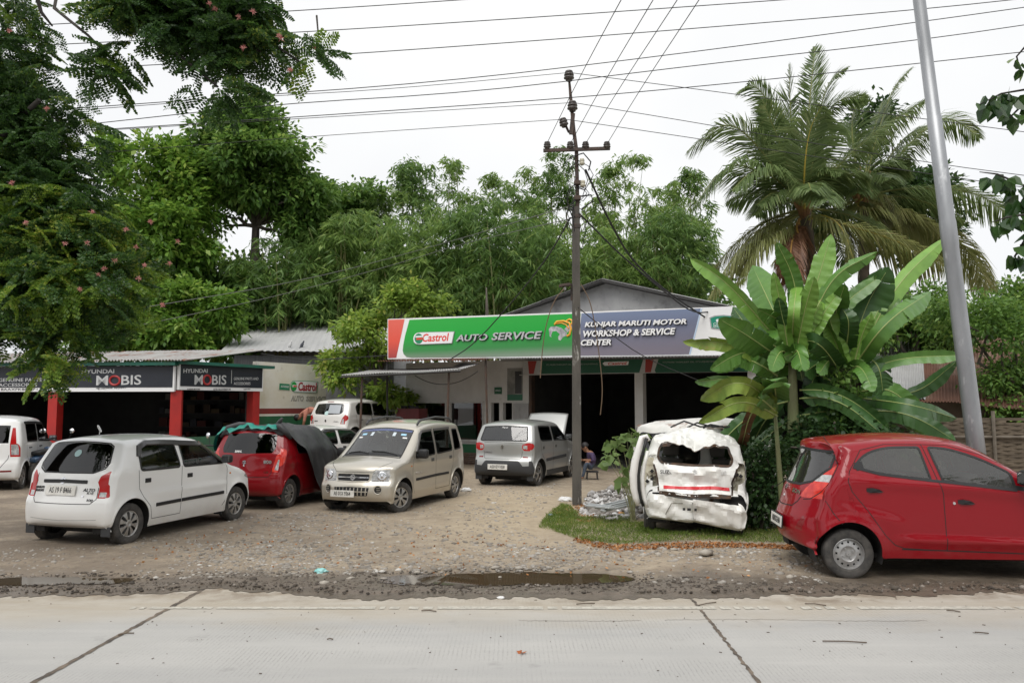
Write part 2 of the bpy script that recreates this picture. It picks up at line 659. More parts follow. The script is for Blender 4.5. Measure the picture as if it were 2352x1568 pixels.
def build_ground():
 xs=axis_pts([(-400,-60,8),(-60,-20,16),(-20,14,170),(14,60,16),(60,400,8)])
 ys=axis_pts([(-400,-40,8),(-40,6.8,12),(6.8,16,120),(16,30,60),(30,80,14),(80,500,8)])
 X,Y=np.meshgrid(xs,ys)
 Z=yard_z(X,Y) +bumps(X,Y) *((Y > 8) & (Y < 24))
 near=np.zeros_like(X)
 for p in PUD:
  c,r=p.mean(0),np.ptp(p,axis=0) /2
  near=np.maximum(near,1-np.clip(np.hypot((X-c[0])/(r[0]*1.12),(Y-c[1])/(r[1]*1.5)),0,1))
 Z=np.where(Y < 24,np.maximum(Z+0.02,0.006),Z)
 Z=np.where(Y < edge_y(X)+0.2,-0.03,Z)
 Z=np.where((near > 0) & (Z > 0),0.002,Z)
 n,mm=len(xs),len(ys)
 V=np.stack([X,Y,Z],-1).reshape(-1,3)
 ids=np.arange(n*mm).reshape(mm,n)
 F=np.stack([ids[:-1,:-1],ids[:-1,1:],ids[1:,1:],ids[1:,:-1]],-1).reshape(-1,4)
 g=mk('ground',V,F,ground_material(),smooth=True)
 tag(g,kind='structure')
 # ragged skirt of mud lying over the road edge
 xe=np.linspace(-40,40,4000)
 ye=edge_y(xe)
 V,F=[],[]
 for i,(a,b_) in enumerate(zip(xe,ye)):
  V += [(a,b_,0.0055),(a,b_+0.12,0.010),(a,b_+0.42,0.004)]
  if i:
   k=3 *i
   F += [(k-3,k,k+1,k-2),(k-2,k+1,k+2,k-1)]
 sk=mk('mud_verge',V,F,MATS_ground(),smooth=True)
 tag(sk,kind='structure')
def MATS_ground():
 return bpy.data.materials['yard_earth']
# ------------------------------------------------------------------ concrete road
def road_material():
 m,nt,out=new_mat('road_concrete')
 N,L=nt.nodes.new,nt.links.new
 b=N('ShaderNodeBsdfPrincipled')
 L(b.outputs[0],out.inputs[0])
 tc=N('ShaderNodeTexCoord')
 sep=N('ShaderNodeSeparateXYZ')
 L(tc.outputs['Object'],sep.inputs[0])
 def noise(sc,det=6,st=None):
  n=N('ShaderNodeTexNoise')
  n.inputs['Scale'].default_value=sc
  n.inputs['Detail'].default_value=det
  n.inputs['Roughness'].default_value=0.62
  v=tc.outputs['Object']
  if st:
   mp=N('ShaderNodeMapping')
   mp.inputs['Scale'].default_value=st
   L(v,mp.inputs[0])
   v=mp.outputs[0]
  L(v,n.inputs['Vector'])
  return n.outputs[0]
 def rngm(v,a,b_,c=0.0,d=1.0):
  r=N('ShaderNodeMapRange')
  for i,q in enumerate((a,b_,c,d)):
   r.inputs[i+1].default_value=q
  L(v,r.inputs[0])
  return r.outputs[0]
 def mix(f,a,c):
  x=N('ShaderNodeMix')
  x.data_type='RGBA'
  L(f,x.inputs[0])
  for i,q in ((6,a),(7,c)):
   if isinstance(q,tuple):
    x.inputs[i].default_value=rgba(q)
   else:
    L(q,x.inputs[i])
  return x.outputs[2]
 def mth(op,a,c=None,d=None):
  x=N('ShaderNodeMath')
  x.operation=op
  for i,q in enumerate((a,c,d)):
   if q is None:
    continue
   if isinstance(q,(int,float)):
    x.inputs[i].default_value=q
   else:
    L(q,x.inputs[i])
  return x.outputs[0]
 c=mix(rngm(noise(0.6),0.35,0.65),(0.385,0.377,0.357),(0.43,0.42,0.398))
 c=mix(rngm(noise(1.0,6,(0.25,1.6,1)),0.5,0.72,0,0.6),c,(0.335,0.333,0.325))
 c=mix(rngm(noise(60,3),0.55,0.75,0,0.5),c,(0.28,0.275,0.26))
 c=mix(rngm(noise(1.0,5,(0.06,1.1,1)),0.47,0.68,0,0.55),c,(0.315,0.31,0.30))
 c=mix(rngm(noise(2.6,7),0.62,0.74,0,0.45),c,(0.20,0.195,0.185))
 # tined grooves across the slab, worn away in places
 wv=N('ShaderNodeTexWave')
 wv.wave_type='BANDS'
 wv.bands_direction='X'
 wv.inputs['Scale'].default_value=9.0
 wv.inputs['Distortion'].default_value=1.2
 wv.inputs['Detail'].default_value=2
 L(tc.outputs['Object'],wv.inputs['Vector'])
 gr=mth('MULTIPLY',rngm(wv.outputs[1],0.3,0.0),rngm(noise(1.4,5,(0.5,1.4,1)),0.42,0.66))
 gr=mth('MULTIPLY',gr,rngm(noise(22,3),0.35,0.6))
 c=mix(mth('MULTIPLY',gr,0.42),c,(0.17,0.165,0.155))
 # sandy dust washed over the outer lane
 dy=mth('ADD',sep.outputs[1],mth('MULTIPLY_ADD',noise(1.8,7,(0.45,1,1)),1.2,-0.6))
 c=mix(rngm(dy,6.9,7.75,0,0.72),c,mix(rngm(noise(2.2,7,(0.4,1.5,1)),0.4,0.62),(0.37,0.315,0.235),(0.43,0.385,0.315)))
 c=mix(mth('MULTIPLY',rngm(dy,7.75,8.25),rngm(noise(4,7),0.40,0.60,0,0.85)),c,(0.17,0.125,0.085))
 L(c,b.inputs['Base Color'])
 b.inputs['Roughness'].default_value=0.85
 b.inputs['Specular IOR Level'].default_value=0.25
 bp=N('ShaderNodeBump')
 bp.inputs['Strength'].default_value=0.35
 bp.inputs['Distance'].default_value=0.006
 L(mth('ADD',mth('MULTIPLY',gr,-1.2),mth('MULTIPLY',noise(90,3),0.6)),bp.inputs['Height'])
 L(bp.outputs[0],b.inputs['Normal'])
 return m
def build_road():
 xs=axis_pts([(-300,-40,12),(-40,40,500),(40,300,12)])
 V=[(x,-1.2,0.0) for x in xs] +[(x,float(edge_y(x))+0.3,0.0) for x in xs]
 n=len(xs)
 F=[(i,i+1,n+i+1,n+i) for i in range(n-1)]
 tag(mk('road',V,F,road_material()),kind='structure')
 mj=M('joint_tar',(0.06,0.05,0.042),0.9,col2=(0.19,0.15,0.11),vs=6,bump=0.3)
 jb=MB()
 g=rng(4)
 for (u0,v0,u1,v1,w) in ((478,1347,72,1570,0.022),(1590,1376,1748,1572,0.014)):
  a,c=G(u0,v0),G(u1,v1)
  d=(c-a)
  c=a +d *2.4
  d=(c-a)
  s=Vector((-d.y,d.x,0)).normalized()
  k=150
  pv,pf=[],[]
  for i in range(k+1):
   p=a +d *(i/k) +s *g.normal(0,0.004)
   ww=w *(0.7+0.6*g.random())
   pv += [p+s*ww+Vector((0,0,.004)),p-s*ww+Vector((0,0,.004))]
   if i:
    pf.append((2*i-2,2*i-1,2*i+1,2*i))
  jb.add(pv,pf)
 # thin wandering crack along the slab
 pv,pf=[],[]
 for i in range(121):
  t=i /120
  p=G(1190+940*t,1424+2*math.sin(t*9)+g.normal(0,.5))
  pv += [p+Vector((0,.003,.0042)),p+Vector((0,-.003,.0042))]
  if i and not (0.3 < t < 0.36):
   pf.append((2*i-2,2*i-1,2*i+1,2*i))
 jb.add(pv,pf)
 tag(jb.build('road_joints',mj),kind='structure')
 # edge line, worn through on the left
 ml=M('line_paint',(0.50,0.475,0.41),0.8,col2=(0.37,0.35,0.30),vs=16,lo=0.42,hi=0.6)
 lb=MB()
 g=rng(9)
 x=-4.3
 while x < 40:
  wear=np.clip((x+4.6)/4.6,0,1)
  ln=0.045 if x < 8 else 2.0
  if 0.5 +0.5 *math.sin(x*3.1+2*math.sin(x*1.3)) +g.normal(0,.22) < 0.10 +1.0 *wear:
   y0=7.66 +0.0 *x
   w=0.05 *(0.55+0.45*wear) *(0.85+0.3*g.random())
   o=g.normal(0,.003)
   lb.quad((x,y0-w+o,.0045),(x+ln*1.02,y0-w+o,.0045),(x+ln*1.02,y0+w+o,.0045),(x,y0+w+o,.0045))
  x += ln
 tag(lb.build('road_line',ml),kind='structure')
def build_puddles():
 m,nt,out=new_mat('muddy_water')
 N,L=nt.nodes.new,nt.links.new
 b=N('ShaderNodeBsdfPrincipled')
 b.inputs['Base Color'].default_value=(0.06,0.043,0.024,1)
 b.inputs['Roughness'].default_value=0.02
 b.inputs['IOR'].default_value=1.33
 L(b.outputs[0],out.inputs[0])
 m2=M('puddle_film',(0.16,0.14,0.12),0.06)
 for i,p in enumerate(PUD):
  V=[(x,y,0.006) for x,y in p]
  V=[(a,b_,0.009-0.0015*(i == 1)) for a,b_,c_ in V]
  o=mk('puddle',V,[tuple(range(len(V)))],m if i != 1 else m2)
  tag(o,kind='structure')
build_ground()
build_road()
build_puddles()
# ------------------------------------------------------------------ car bodies
def chaikin(p,it=2):
 p=np.asarray(p,dtype=float)
 for _ in range(it):
  q=np.empty((2*(len(p)-1),2))
  q[0::2]=p[:-1] *0.75 +p[1:] *0.25
  q[1::2]=p[:-1] *0.25 +p[1:] *0.75
  p=np.vstack([p[:1],q,p[-1:]])
 return p
def resample(p,step):
 p=np.asarray(p,dtype=float)
 d=np.linalg.norm(np.diff(p,axis=0),axis=1)
 s=np.concatenate([[0],np.cumsum(d)])
 n=max(int(s[-1]/step),2)
 t=np.linspace(0,s[-1],n+1)
 return np.stack([np.interp(t,s,p[:,0]),np.interp(t,s,p[:,1])],1)
def rounded(poly,r=0.05,n=3):
 """closed polygon with rounded corners; r one number or one per corner"""
 p=[Vector((a[0],a[1])) for a in poly]
 out=[]
 m=len(p)
 for i in range(m):
  a,b,c=p[i-1],p[i],p[(i+1) % m]
  rr=r[i] if isinstance(r,(list,tuple)) else r
  d1,d2=(a-b),(c-b)
  k1,k2=min(rr,d1.length*0.48),min(rr,d2.length*0.48)
  s,e=b +d1.normalized() *k1,b +d2.normalized() *k2
  for j in range(n+1):
   t=j /n
   out.append(tuple(s*(1-t)**2+b*2*t*(1-t)+e*t*t))
 return out
def seg_nearest(pt,A,B):
 """nearest points on segments A->B for pts (N,2); returns dist (N,), point (N,2)"""
 d=B - A
 L2=np.maximum((d*d).sum(1),1e-12)
 ap=pt[:,None,:] - A[None]
 t=np.clip((ap*d[None]).sum(2)/L2[None],0,1)
 q=A[None] +t[...,None] *d[None]
 ds=np.linalg.norm(pt[:,None,:]-q,axis=2)
 k=ds.argmin(1)
 i=np.arange(len(pt))
 return ds[i,k],q[i,k]
class Shell:
 """car shell: a centre-line profile and an edge profile span the top, the flanks hang from the edge"""
 def __init__(s,sp):
  s.sp=sp
  s.hw=sp['hw']
  c=resample(chaikin(sp['sil'],2),sp.get('step',0.033))
  s.L=c[:,0].max()
  n=len(c)
  t=np.gradient(c,axis=0)
  for _ in range(3):
   t[1:-1]=(t[:-2]+2*t[1:-1]+t[2:]) /4
  t=unit(t)
  nx,nz=-t[:,1],t[:,0]
  e=c.copy()
  e[:,0] += sp.get('bow_r',0.1) *np.maximum(0,-nx) ** 1.3 - sp.get('bow_f',0.16) *np.maximum(0,nx) ** 1.3
  e[:,1] -= sp.get('crown',0.05) *np.maximum(0,nz) ** 2
  s.c,s.e,s.n=c,e,n
  s.T=np.concatenate([[0],np.cumsum(np.linalg.norm(np.diff(c,axis=0),axis=1))])
  s.ipk=int(c[:,1].argmax())
  s.wx=[sp['xr'],sp['xf']]
  s.eA,s.eB=e[:-1],e[1:]
  s.Ye=s.side_y(e[:,0],e[:,1])
  z=np.maximum.accumulate(c[:s.ipk+1,1])
  s.zr=z +np.arange(len(z)) *1e-7
  z2=np.maximum.accumulate(c[s.ipk:,1][::-1])
  s.zf=z2 +np.arange(len(z2)) *1e-7
  s.zb0=sp.get('z0',0.2)
 def W(s,x,z):
  sp=s.sp
  x=np.asarray(x,dtype=float)
  z=np.asarray(z,dtype=float)
  u=np.clip((sp['xr']-x)/sp['xr'],0,1)
  v=np.clip((x-sp['xf'])/(s.L-sp['xf']),0,1)
  w=s.hw *(1-sp.get('kr',0.07)*u**2-sp.get('kf',0.12)*v**2)
  a=np.maximum(z-sp['zb'],0)
  w=w - sp.get('tumble',0.36) *a *a /(a+0.10)
  b=np.clip((0.55-z)/0.55,0,1)
  w=w - sp.get('tuck',0.09) *b ** 2
  for (z0,amp,wid,xa,xb,sl) in sp.get('creases',()):
   zz=z0 +sl *(x-xa)
   m=np.clip((x-xa)/0.25,0,1) *np.clip((xb-x)/0.25,0,1)
   q=(z-zz) /wid
   w=w +amp *m *np.where(q < 0,np.exp(-(q*0.9)**2),np.exp(-(q*2.6)**2))
  fl=sp.get('flare',0.015)
  for xw in (sp['xr'],sp['xf']):
   rr=np.hypot(x-xw,z-sp['tr'])
   w=w +fl *np.exp(-((rr-sp['ar'])/0.075)**2) *(z > 0.1)
  return w
 def side_y(s,x,z):
  x=np.atleast_1d(np.asarray(x,dtype=float))
  z=np.atleast_1d(np.asarray(z,dtype=float))
  r=s.sp.get('round',0.085)
  d,_=seg_nearest(np.stack([x,z],1),s.eA,s.eB)
  q=np.clip(1-d/r,0,1)
  return s.W(x,z) - r *(1-np.sqrt(np.maximum(0,1-q*q)))
 def side(s,x,z,sgn):
  y=s.side_y(x,z)
  return np.stack([np.atleast_1d(x),sgn*y,np.atleast_1d(z)],1)
 def side_n(s,x,z,sgn):
  h=0.012
  x=np.atleast_1d(np.asarray(x,dtype=float))
  z=np.atleast_1d(np.asarray(z,dtype=float))
  dx=(s.side_y(x+h,z)-s.side_y(x-h,z)) /(2*h)
  dz=(s.side_y(x,z+h)-s.side_y(x,z-h)) /(2*h)
  return unit(np.stack([-dx,np.full_like(dx,sgn),-dz],1))
 def cap(s,T,y):
  T=np.clip(np.atleast_1d(np.asarray(T,dtype=float)),0,s.T[-1])
  y=np.atleast_1d(np.asarray(y,dtype=float))
  Ye=np.interp(T,s.T,s.Ye)
  q=np.abs(np.clip(y/Ye,-1,1)) ** 2.3
  cx,cz=np.interp(T,s.T,s.c[:,0]),np.interp(T,s.T,s.c[:,1])
  ex,ez=np.interp(T,s.T,s.e[:,0]),np.interp(T,s.T,s.e[:,1])
  return np.stack([cx+(ex-cx)*q,np.clip(y,-Ye,Ye),cz+(ez-cz)*q],1)
 def cap_n(s,T,y):
  h=0.015
  a=s.cap(np.asarray(T)+h,y) - s.cap(np.asarray(T)-h,y)
  b=s.cap(T,np.asarray(y)+h) - s.cap(T,np.asarray(y)-h)
  return unit(np.cross(a,b))
 def toT(s,z,view):
  z=np.asarray(z,dtype=float)
  if view == 'rear':
   return np.interp(z,s.zr,s.T[:s.ipk+1])
  return np.interp(z,s.zf,s.T[s.ipk:][::-1])
def densify(poly,step=0.02,closed=True):
 p=np.asarray(poly,dtype=float)
 out=[]
 m=len(p)
 for i in range(m if closed else m-1):
  a,b=p[i],p[(i+1) % m]
  k=max(1,int(np.linalg.norm(b-a)/step))
  for j in range(k):
   out.append(a+(b-a)*j/k)
 if not closed:
  out.append(p[-1])
 return np.array(out)
def cut2d(pts,F,polys):
 """slice a flat grid along the outlines so that panels end exactly on them"""
 bm=bmesh.new()
 vs_=[bm.verts.new((p[0],p[1],0)) for p in pts]
 for f in F:
  try:
   bm.faces.new([vs_[k] for k in f])
  except ValueError:
   pass
 for poly in polys:
  x0,y0=poly.min(0) - .06
  x1,y1=poly.max(0) +.06
  cand={}
  for f in bm.faces:
   c=f.calc_center_median()
   if x0 < c.x < x1 and y0 < c.y < y1:
    cand[f]=c
  m=len(poly)
  for i in range(m):
   a,b=Vector((*poly[i],0)),Vector((*poly[(i+1) % m],0))
   d=b - a
   L=d.length
   if L < 1e-5:
    continue
   d /= L
   sub=[]
   for f,c in cand.items():
    r=c - a
    t=r.x *d.x +r.y *d.y
    if -.03 < t < L +.03 and abs(r.x*d.y-r.y*d.x) < .045:
     sub.append(f)
   if not sub:
    continue
   ge=set(sub)
   for f in sub:
    ge.update(f.edges)
    ge.update(f.verts)
   rt=bmesh.ops.bisect_plane(bm,geom=list(ge),dist=.0012,plane_co=a,plane_no=Vector((d.y,-d.x,0)))
   for g in rt['geom']:
    if isinstance(g,bmesh.types.BMFace):
     cand[g]=g.calc_center_median()
 bm.verts.index_update()
 P_=np.array([v.co[:2] for v in bm.verts])
 out=[np.array([v.index for v in f.verts]) for f in bm.faces]
 bm.free()
 return P_,out
class CarBuilder:
 def __init__(s,name,label,cat,sp,mats,loc,heading,group=None,tilt=None,deform=None):
  s.sp,s.mats=sp,mats
  s.sh=Shell(sp)
  s.deform=deform
  s.root=thing(name,label,cat,loc,0,group)
  s.root.rotation_euler=(0,0,heading) if tilt is None else tilt
  s.o=np.array([sp['xr'],0,0])
 def fin(s,v):
  v=np.array(v,dtype=float)
  if s.deform is not None:
   v=s.deform(v)
  return v - s.o
 def pt(s,x,y,z):
  return Vector((x-s.o[0],y,z))
 def shell(s):
  sp,sh=s.sp,s.sh
  n=sh.n
  K=sp.get('K',20)
  regs_side=[(nm,np.array(p),sel) for (nm,p,sel) in sp['side']]
  for xw in (sp['xr'],sp['xf']):
   a=np.linspace(0,2*np.pi,40,endpoint=False)
   regs_side.insert(0,('_cut',np.stack([xw+sp['ar']*np.cos(a),sp['tr']+0.02+sp['ar']*np.sin(a)],1),None))
  regs_cap=[]
  for (view,nm,p) in sp['cap']:
   d=densify(p,.06)
   regs_cap.append((nm,np.stack([sh.toT(d[:,1],view),d[:,0]],1)))
   if d[:,0].min() > 0.02:            # one-sided outlines are mirrored
    d2=d *np.array([-1,1])
    regs_cap.append((nm,np.stack([sh.toT(d2[:,1],view),d2[:,0]],1)))
  # --- top
  yy=np.linspace(-1,1,2*K+1)
  pts=np.stack([np.repeat(sh.T[:,None],2*K+1,1).ravel(),(sh.Ye[:,None]*yy[None]).ravel()],1)
  ids=np.arange(n*(2*K+1)).reshape(n,-1)
  F=np.stack([ids[:-1,:-1],ids[1:,:-1],ids[1:,1:],ids[:-1,1:]],-1).reshape(-1,4)
  pts,F=cut2d(pts,F,[r[1] for r in regs_cap])
  cen=np.array([pts[f].mean(0) for f in F])
  V=[sh.cap(pts[:,0],pts[:,1])]
  Fs=list(F)
  Cs=[s.classify(cen,regs_cap)]
  nv=len(pts)
  # --- flanks
  m_=sp.get('rows',34)
  arc=sh.T /sh.T[-1]
  ex=sh.e[:,0]
  xf=np.maximum.accumulate(ex)
  xf=(xf-xf[0]) /(xf[-1]-xf[0])
  bl=0.3 *arc +0.7 *xf
  x0,x1=ex[0] +0.03,ex[-1] - 0.03
  bot=np.stack([x0+(x1-x0)*bl,np.full(n,sh.zb0)],1)
  bot[:,1]=np.minimum(bot[:,1],sh.e[:,1]-0.01)
  g=np.linspace(0,1,m_+1)
  g=0.35 *g ** 1.8 +0.65 *g
  sp2=(sh.e[:,None,:]+(bot-sh.e)[:,None,:]*g[None,:,None]).reshape(-1,2)
  sid=np.arange(n*(m_+1)).reshape(n,-1)
  Fg=np.stack([sid[:-1,:-1],sid[:-1,1:],sid[1:,1:],sid[1:,:-1]],-1).reshape(-1,4)
  n0=len(sp2)
  sp2,Fg=cut2d(sp2,Fg,[r[1] for r in regs_side])
  ys=sh.side_y(sp2[:,0],sp2[:,1])
  cen=np.array([sp2[f].mean(0) for f in Fg])
  for sg in (1,-1):
   cl=s.classify(cen,[(a_,b_) for a_,b_,c_ in regs_side if c_ is None or c_ == sg])
   mp=np.arange(len(sp2)) +nv
   mp[sid[:,0]]=ids[:,2*K] if sg > 0 else ids[:,0]
   V.append(np.stack([sp2[:,0],sg*ys,sp2[:,1]],1))
   Fs += [mp[f[::-1]] if sg > 0 else mp[f] for f in Fg]
   Cs.append(cl)
   nv += len(sp2)
  s.V=np.vstack(V)
  s.F=Fs
  s.C=np.concatenate(Cs)
  s.parts={}
  cy=np.array([s.V[f,1].mean() for f in Fs])
  for key in sorted(set(s.C)):
   if key == '_cut':
    continue
   base=key.split('#')[0]
   mat=s.mats[key] if key in s.mats else s.mats[base]
   if mat is None:
    continue
   selm=s.C == key
   if base in ('body','windscreen','rear_window','tailgate','bonnet','grille','air_intake','roof','high_brake_light','engine_bay'):
    s.parts.setdefault(key,[]).append(s.sub(base,selm,mat))
   else:
    for sg in (1,-1):
     mm=selm & (np.sign(cy) == sg)
     if mm.any():
      s.parts.setdefault(key,[]).append((sg,s.sub(base,mm,mat)))
  # rolled lip of each wheel arch
  lips=[]
  for xw in (sp['xr'],sp['xf']):
   z0=sh.zb0 +.02 - sp['tr'] - .02
   a0=math.asin(max(-1,z0/sp['ar']))
   lips.append([(xw+(sp['ar']+.004)*math.cos(t),sp['tr']+.02+(sp['ar']+.004)*math.sin(t)) for t in np.linspace(a0,math.pi-a0,30)])
  for lp in lips:
   for sg in (1,-1):
    s.strip('wheel_arch',[lp],.03,s.mats.get('arch',s.mats['body']),.003,closed=False,thick=.007,sgs=(sg,))
  return s
 @staticmethod
 def classify(cen,regs):
  cls=np.full(len(cen),'body',dtype=object)
  done=np.zeros(len(cen),dtype=bool)
  for nm,p in regs:
   m=in_poly(cen[:,0],cen[:,1],p) & ~done
   cls[m]=nm
   done |= m
  return cls
 def sub(s,name,mask,mat):
  fs=[s.F[i] for i in np.where(mask)[0]]
  u,inv=np.unique(np.concatenate(fs),return_inverse=True)
  out,k=[],0
  inv=inv.tolist()
  for f in fs:
   out.append(inv[k:k+len(f)])
   k += len(f)
  return mk(name,s.fin(s.V[u]),out,mat,s.root,smooth=True)
 # ---- thin strips that follow the skin
 def strip(s,name,paths,width,mat,off=0.004,parent=None,view='side',closed=True,sgs=(1,-1),thick=0.0):
  sh=s.sh
  for path in paths:
   p=densify(path,0.03,closed)
   if view == 'side':
    runs=[(sh.side(p[:,0],p[:,1],sg),sh.side_n(p[:,0],p[:,1],sg)) for sg in sgs]
   else:
    runs=[]
    for yf in ((1,) if (p[:,0].min() < 0.02) else (1,-1)):
     T=sh.toT(p[:,1],view)
     P_,N_=sh.cap(T,p[:,0]*yf),sh.cap_n(T,p[:,0]*yf)
     N_=np.where((N_[:,:1]*(1 if view == 'front' else -1)+N_[:,2:]*0.6) < 0,-N_,N_)
     runs.append((P_,N_))
   for P_,N_ in runs:
    V,F=[],[]
    s._strip(V,F,P_,N_,width,off,closed,thick)
    o=mk(name,s.fin(np.array(V)),F,mat,parent or s.root,smooth=False)
  return o
 @staticmethod
 def _strip(V,F,P_,N_,width,off,closed,thick):
  m=len(P_)
  nx=np.roll(P_,-1,axis=0) if closed else np.vstack([P_[1:],2*P_[-1:]-P_[-2:-1]])
  pv=np.roll(P_,1,axis=0) if closed else np.vstack([2*P_[:1]-P_[1:2],P_[:-1]])
  t=unit(nx-pv)
  lat=unit(np.cross(N_,t)) *(width/2)
  b=len(V)
  if thick:
   rows=[P_-lat,P_-lat*0.8+N_*thick,P_+lat*0.8+N_*thick,P_+lat]
  else:
   rows=[P_-lat+N_*off,P_+lat+N_*off]
  k=len(rows)
  for i in range(m):
   for r_ in rows:
    V.append(tuple(r_[i]))
  for i in range(m if closed else m-1):
   j=(i+1) % m
   for q in range(k-1):
    F.append((b+i*k+q,b+j*k+q,b+j*k+q+1,b+i*k+q+1))
  if thick and not closed:
   F.append(tuple(b+q for q in range(k)))
   F.append(tuple(b+(m-1)*k+q for q in range(k))[::-1])
 # ---- frames on the skin for badges, plates, handles
 def side_frame(s,x,z,sg):
  p=s.sh.side(x,z,sg)[0]
  nrm=s.sh.side_n(x,z,sg)[0]
  return Vector(s.fin([p])[0]),Vector(nrm)
 def cap_frame(s,y,z,view):
  T=s.sh.toT(np.array([z]),view)
  p=s.sh.cap(T,[y])[0]
  n=s.sh.cap_n(T,[y])[0]
  if (n[0]*(1 if view == 'front' else -1)+0.6*n[2]) < 0:
   n=-n
  return Vector(s.fin([p])[0]),Vector(n)
 def badge(s,name,txt,size,mat,y,z,view,parent=None,**kw):
  p,n=s.cap_frame(y,z,view)
  x=Vector((0,-1,0)) if view == 'rear' else Vector((0,1,0))
  up=n.cross(x).normalized()
  if up.z < 0:
   up=-up
  x=up.cross(n).normalized()
  return text_obj(name,txt,size,mat,parent or s.root,p+n*0.004,x,up,extrude=0.002,**kw)
 def emblem(s,y,z,view,size,mat,kind='S',parent=None):
  p,n=s.cap_frame(y,z,view)
  x=Vector((0,-1,0)) if view == 'rear' else Vector((0,1,0))
  up=n.cross(x).normalized()
  if up.z < 0:
   up=-up
  x=up.cross(n).normalized()
  mb=MB()
  h=size /2
  def W_(a,b,d=0.0):
   return p +x *(a*h) +up *(b*h) +n *d
  if kind == 'S':
   half=[(-1.0,0.22),(0.0,1.0),(0.78,0.42),(0.42,0.16),(0.0,0.46),(-0.16,0.34),(0.62,-0.2),(0.98,0.08),(1.0,-0.22),(0.55,-0.56),
     (-0.42,0.16)]
   half=[(-0.95,0.3),(0.05,1.0),(0.9,0.42),(0.55,0.18),(0.08,0.5),(-0.2,0.3),(0.3,-0.02),(-0.1,-0.28)]
   oth=[(-a,-b) for a,b in half]
   for poly in (half,oth):
    mb.prism([W_(a,b,0.003) for a,b in poly],n*0.006)
  else:
   ring,inner=[],[]
   for k in range(24):
    a=2 *math.pi *k /24
    ring.append((1.25*math.cos(a),0.72*math.sin(a)))
    inner.append((1.05*math.cos(a),0.55*math.sin(a)))
   for k in range(24):
    j=(k+1) % 24
    q=[W_(*ring[k],.004),W_(*ring[j],.004),W_(*inner[j],.004),W_(*inner[k],.004)]
    mb.prism(q,n*0.006)
   for poly in ([(-0.62,-0.45),(-0.36,-0.5),(-0.12,0.46),(-0.38,0.46)],[(0.38,-0.46),(0.12,-0.46),(0.36,0.5),(0.62,0.45)],
    [(-0.34,-0.12),(0.24,0.02),(0.3,0.2),(-0.26,0.04)]):
    mb.prism([W_(a,b,.005) for a,b in poly],n*0.007)
  return mb.build('emblem',mat,parent or s.root)
 def plate(s,txt,y,z,view,w=0.5,h=0.12,size=0.085,off=0.012,frame=None,xs=0.72,n_over=None,roll=0.0):
  p,n=s.cap_frame(y,z,view)
  if n_over is not None:
   n=Vector(n_over).normalized()
  x=Vector((0,-1,0)) if view == 'rear' else Vector((0,1,0))
  up=n.cross(x).normalized()
  if up.z < 0:
   up=-up
  x=up.cross(n).normalized()
  if roll:
   q=Matrix.Rotation(roll,3,n)
   x,up=q @ x,q @ up
  rot=Matrix((x,-n,up)).transposed()
  c=p +n *off
  mb=MB().box(c,(w,0.008,h),rot,0,0.003)
  o=mb.build('number_plate',m_plate,s.root)
  if frame:
   MB().box(c-n*0.006,(w+0.03,0.012,h+0.03),rot,0,0.004).build('plate_frame',m_black,o)
  text_obj('plate_number',txt,size,m_black,o,c+n*0.006,x,up,extrude=0.001,xs=xs,bold=0.0006)
  return o
 def handle(s,x,z,kind='pull',mat=None,doors=True,ln=0.15):
  for sg in (1,-1):
   p,n=s.side_frame(x,z,sg)
   fx=Vector((1,0,0))
   fx=(fx-n*fx.dot(n)).normalized()
   up=Vector((0,0,1))
   up=(up-n*up.dot(n)).normalized()
   rot=Matrix((fx,n,up)).transposed()
   par=s.root
   mb=MB()
   if kind == 'flap':
    mb.box(p+n*0.003,(ln*0.75,0.012,0.062),rot,0,0.005)
   elif kind == 'leaf':
    v=[p+fx*a*ln+up*b*ln+n*c for a,b,c in
   ((-0.52,0.16,.004),(-0.2,0.2,.02),(0.25,0.1,.02),(0.55,-0.08,.004),(0.3,-0.13,.016),(-0.3,-0.13,.016),(-0.52,-0.06,.004))]
    mb.add(v+[p+n*0.024-fx*0.02],[(0,1,7),(1,2,7),(2,3,7),(3,4,7),(4,5,7),(5,6,7),(6,0,7)])
   else:
    mb.box(p+n*0.022,(ln,0.016,0.026),rot,0,0.006)
    mb.box(p+n*0.01+fx*ln*0.42,(0.03,0.024,0.026),rot,0,0.004)
    mb.box(p+n*0.01-fx*ln*0.42,(0.03,0.024,0.026),rot,0,0.004)
   d=s.door_at(x,z,sg)
   mb.build('handle',mat or m_black,d or par)
 def door_at(s,x,z,sg):
  best=None
  for key,lst in s.parts.items():
   if key.split('#')[0] != 'door':
    continue
   for (g_,o) in lst:
    if g_ != sg:
     continue
    vx=[v.co.x for v in o.data.vertices]
    if min(vx) <= x - s.o[0] <= max(vx):
     best=o
  return best
 def mirrors(s,x,z,mat,size=(0.10,0.17,0.13),sgs=(1,-1),stalk=True):
  for sg in sgs:
   p,n=s.side_frame(x,z,sg)
   mb=MB()
   c=p +Vector((0.0,sg*(size[1]*0.62),0.06))
   mb.box(c,size,None,0,min(size)*0.32)
   mb.box(p+Vector((0.01,sg*0.03,0.02)),(0.07,0.09,0.06),None,0,0.012)
   o=mb.build('door_mirror',mat,s.root,smooth=True)
   g=MB().box(c+Vector((-size[0]*0.5,0,0)),(0.006,size[1]*0.8,size[2]*0.72),None,0,0.002)
   g.build('mirror_glass',M('mirror_glass',(0.5,0.5,0.5),0.03,1.0),o)
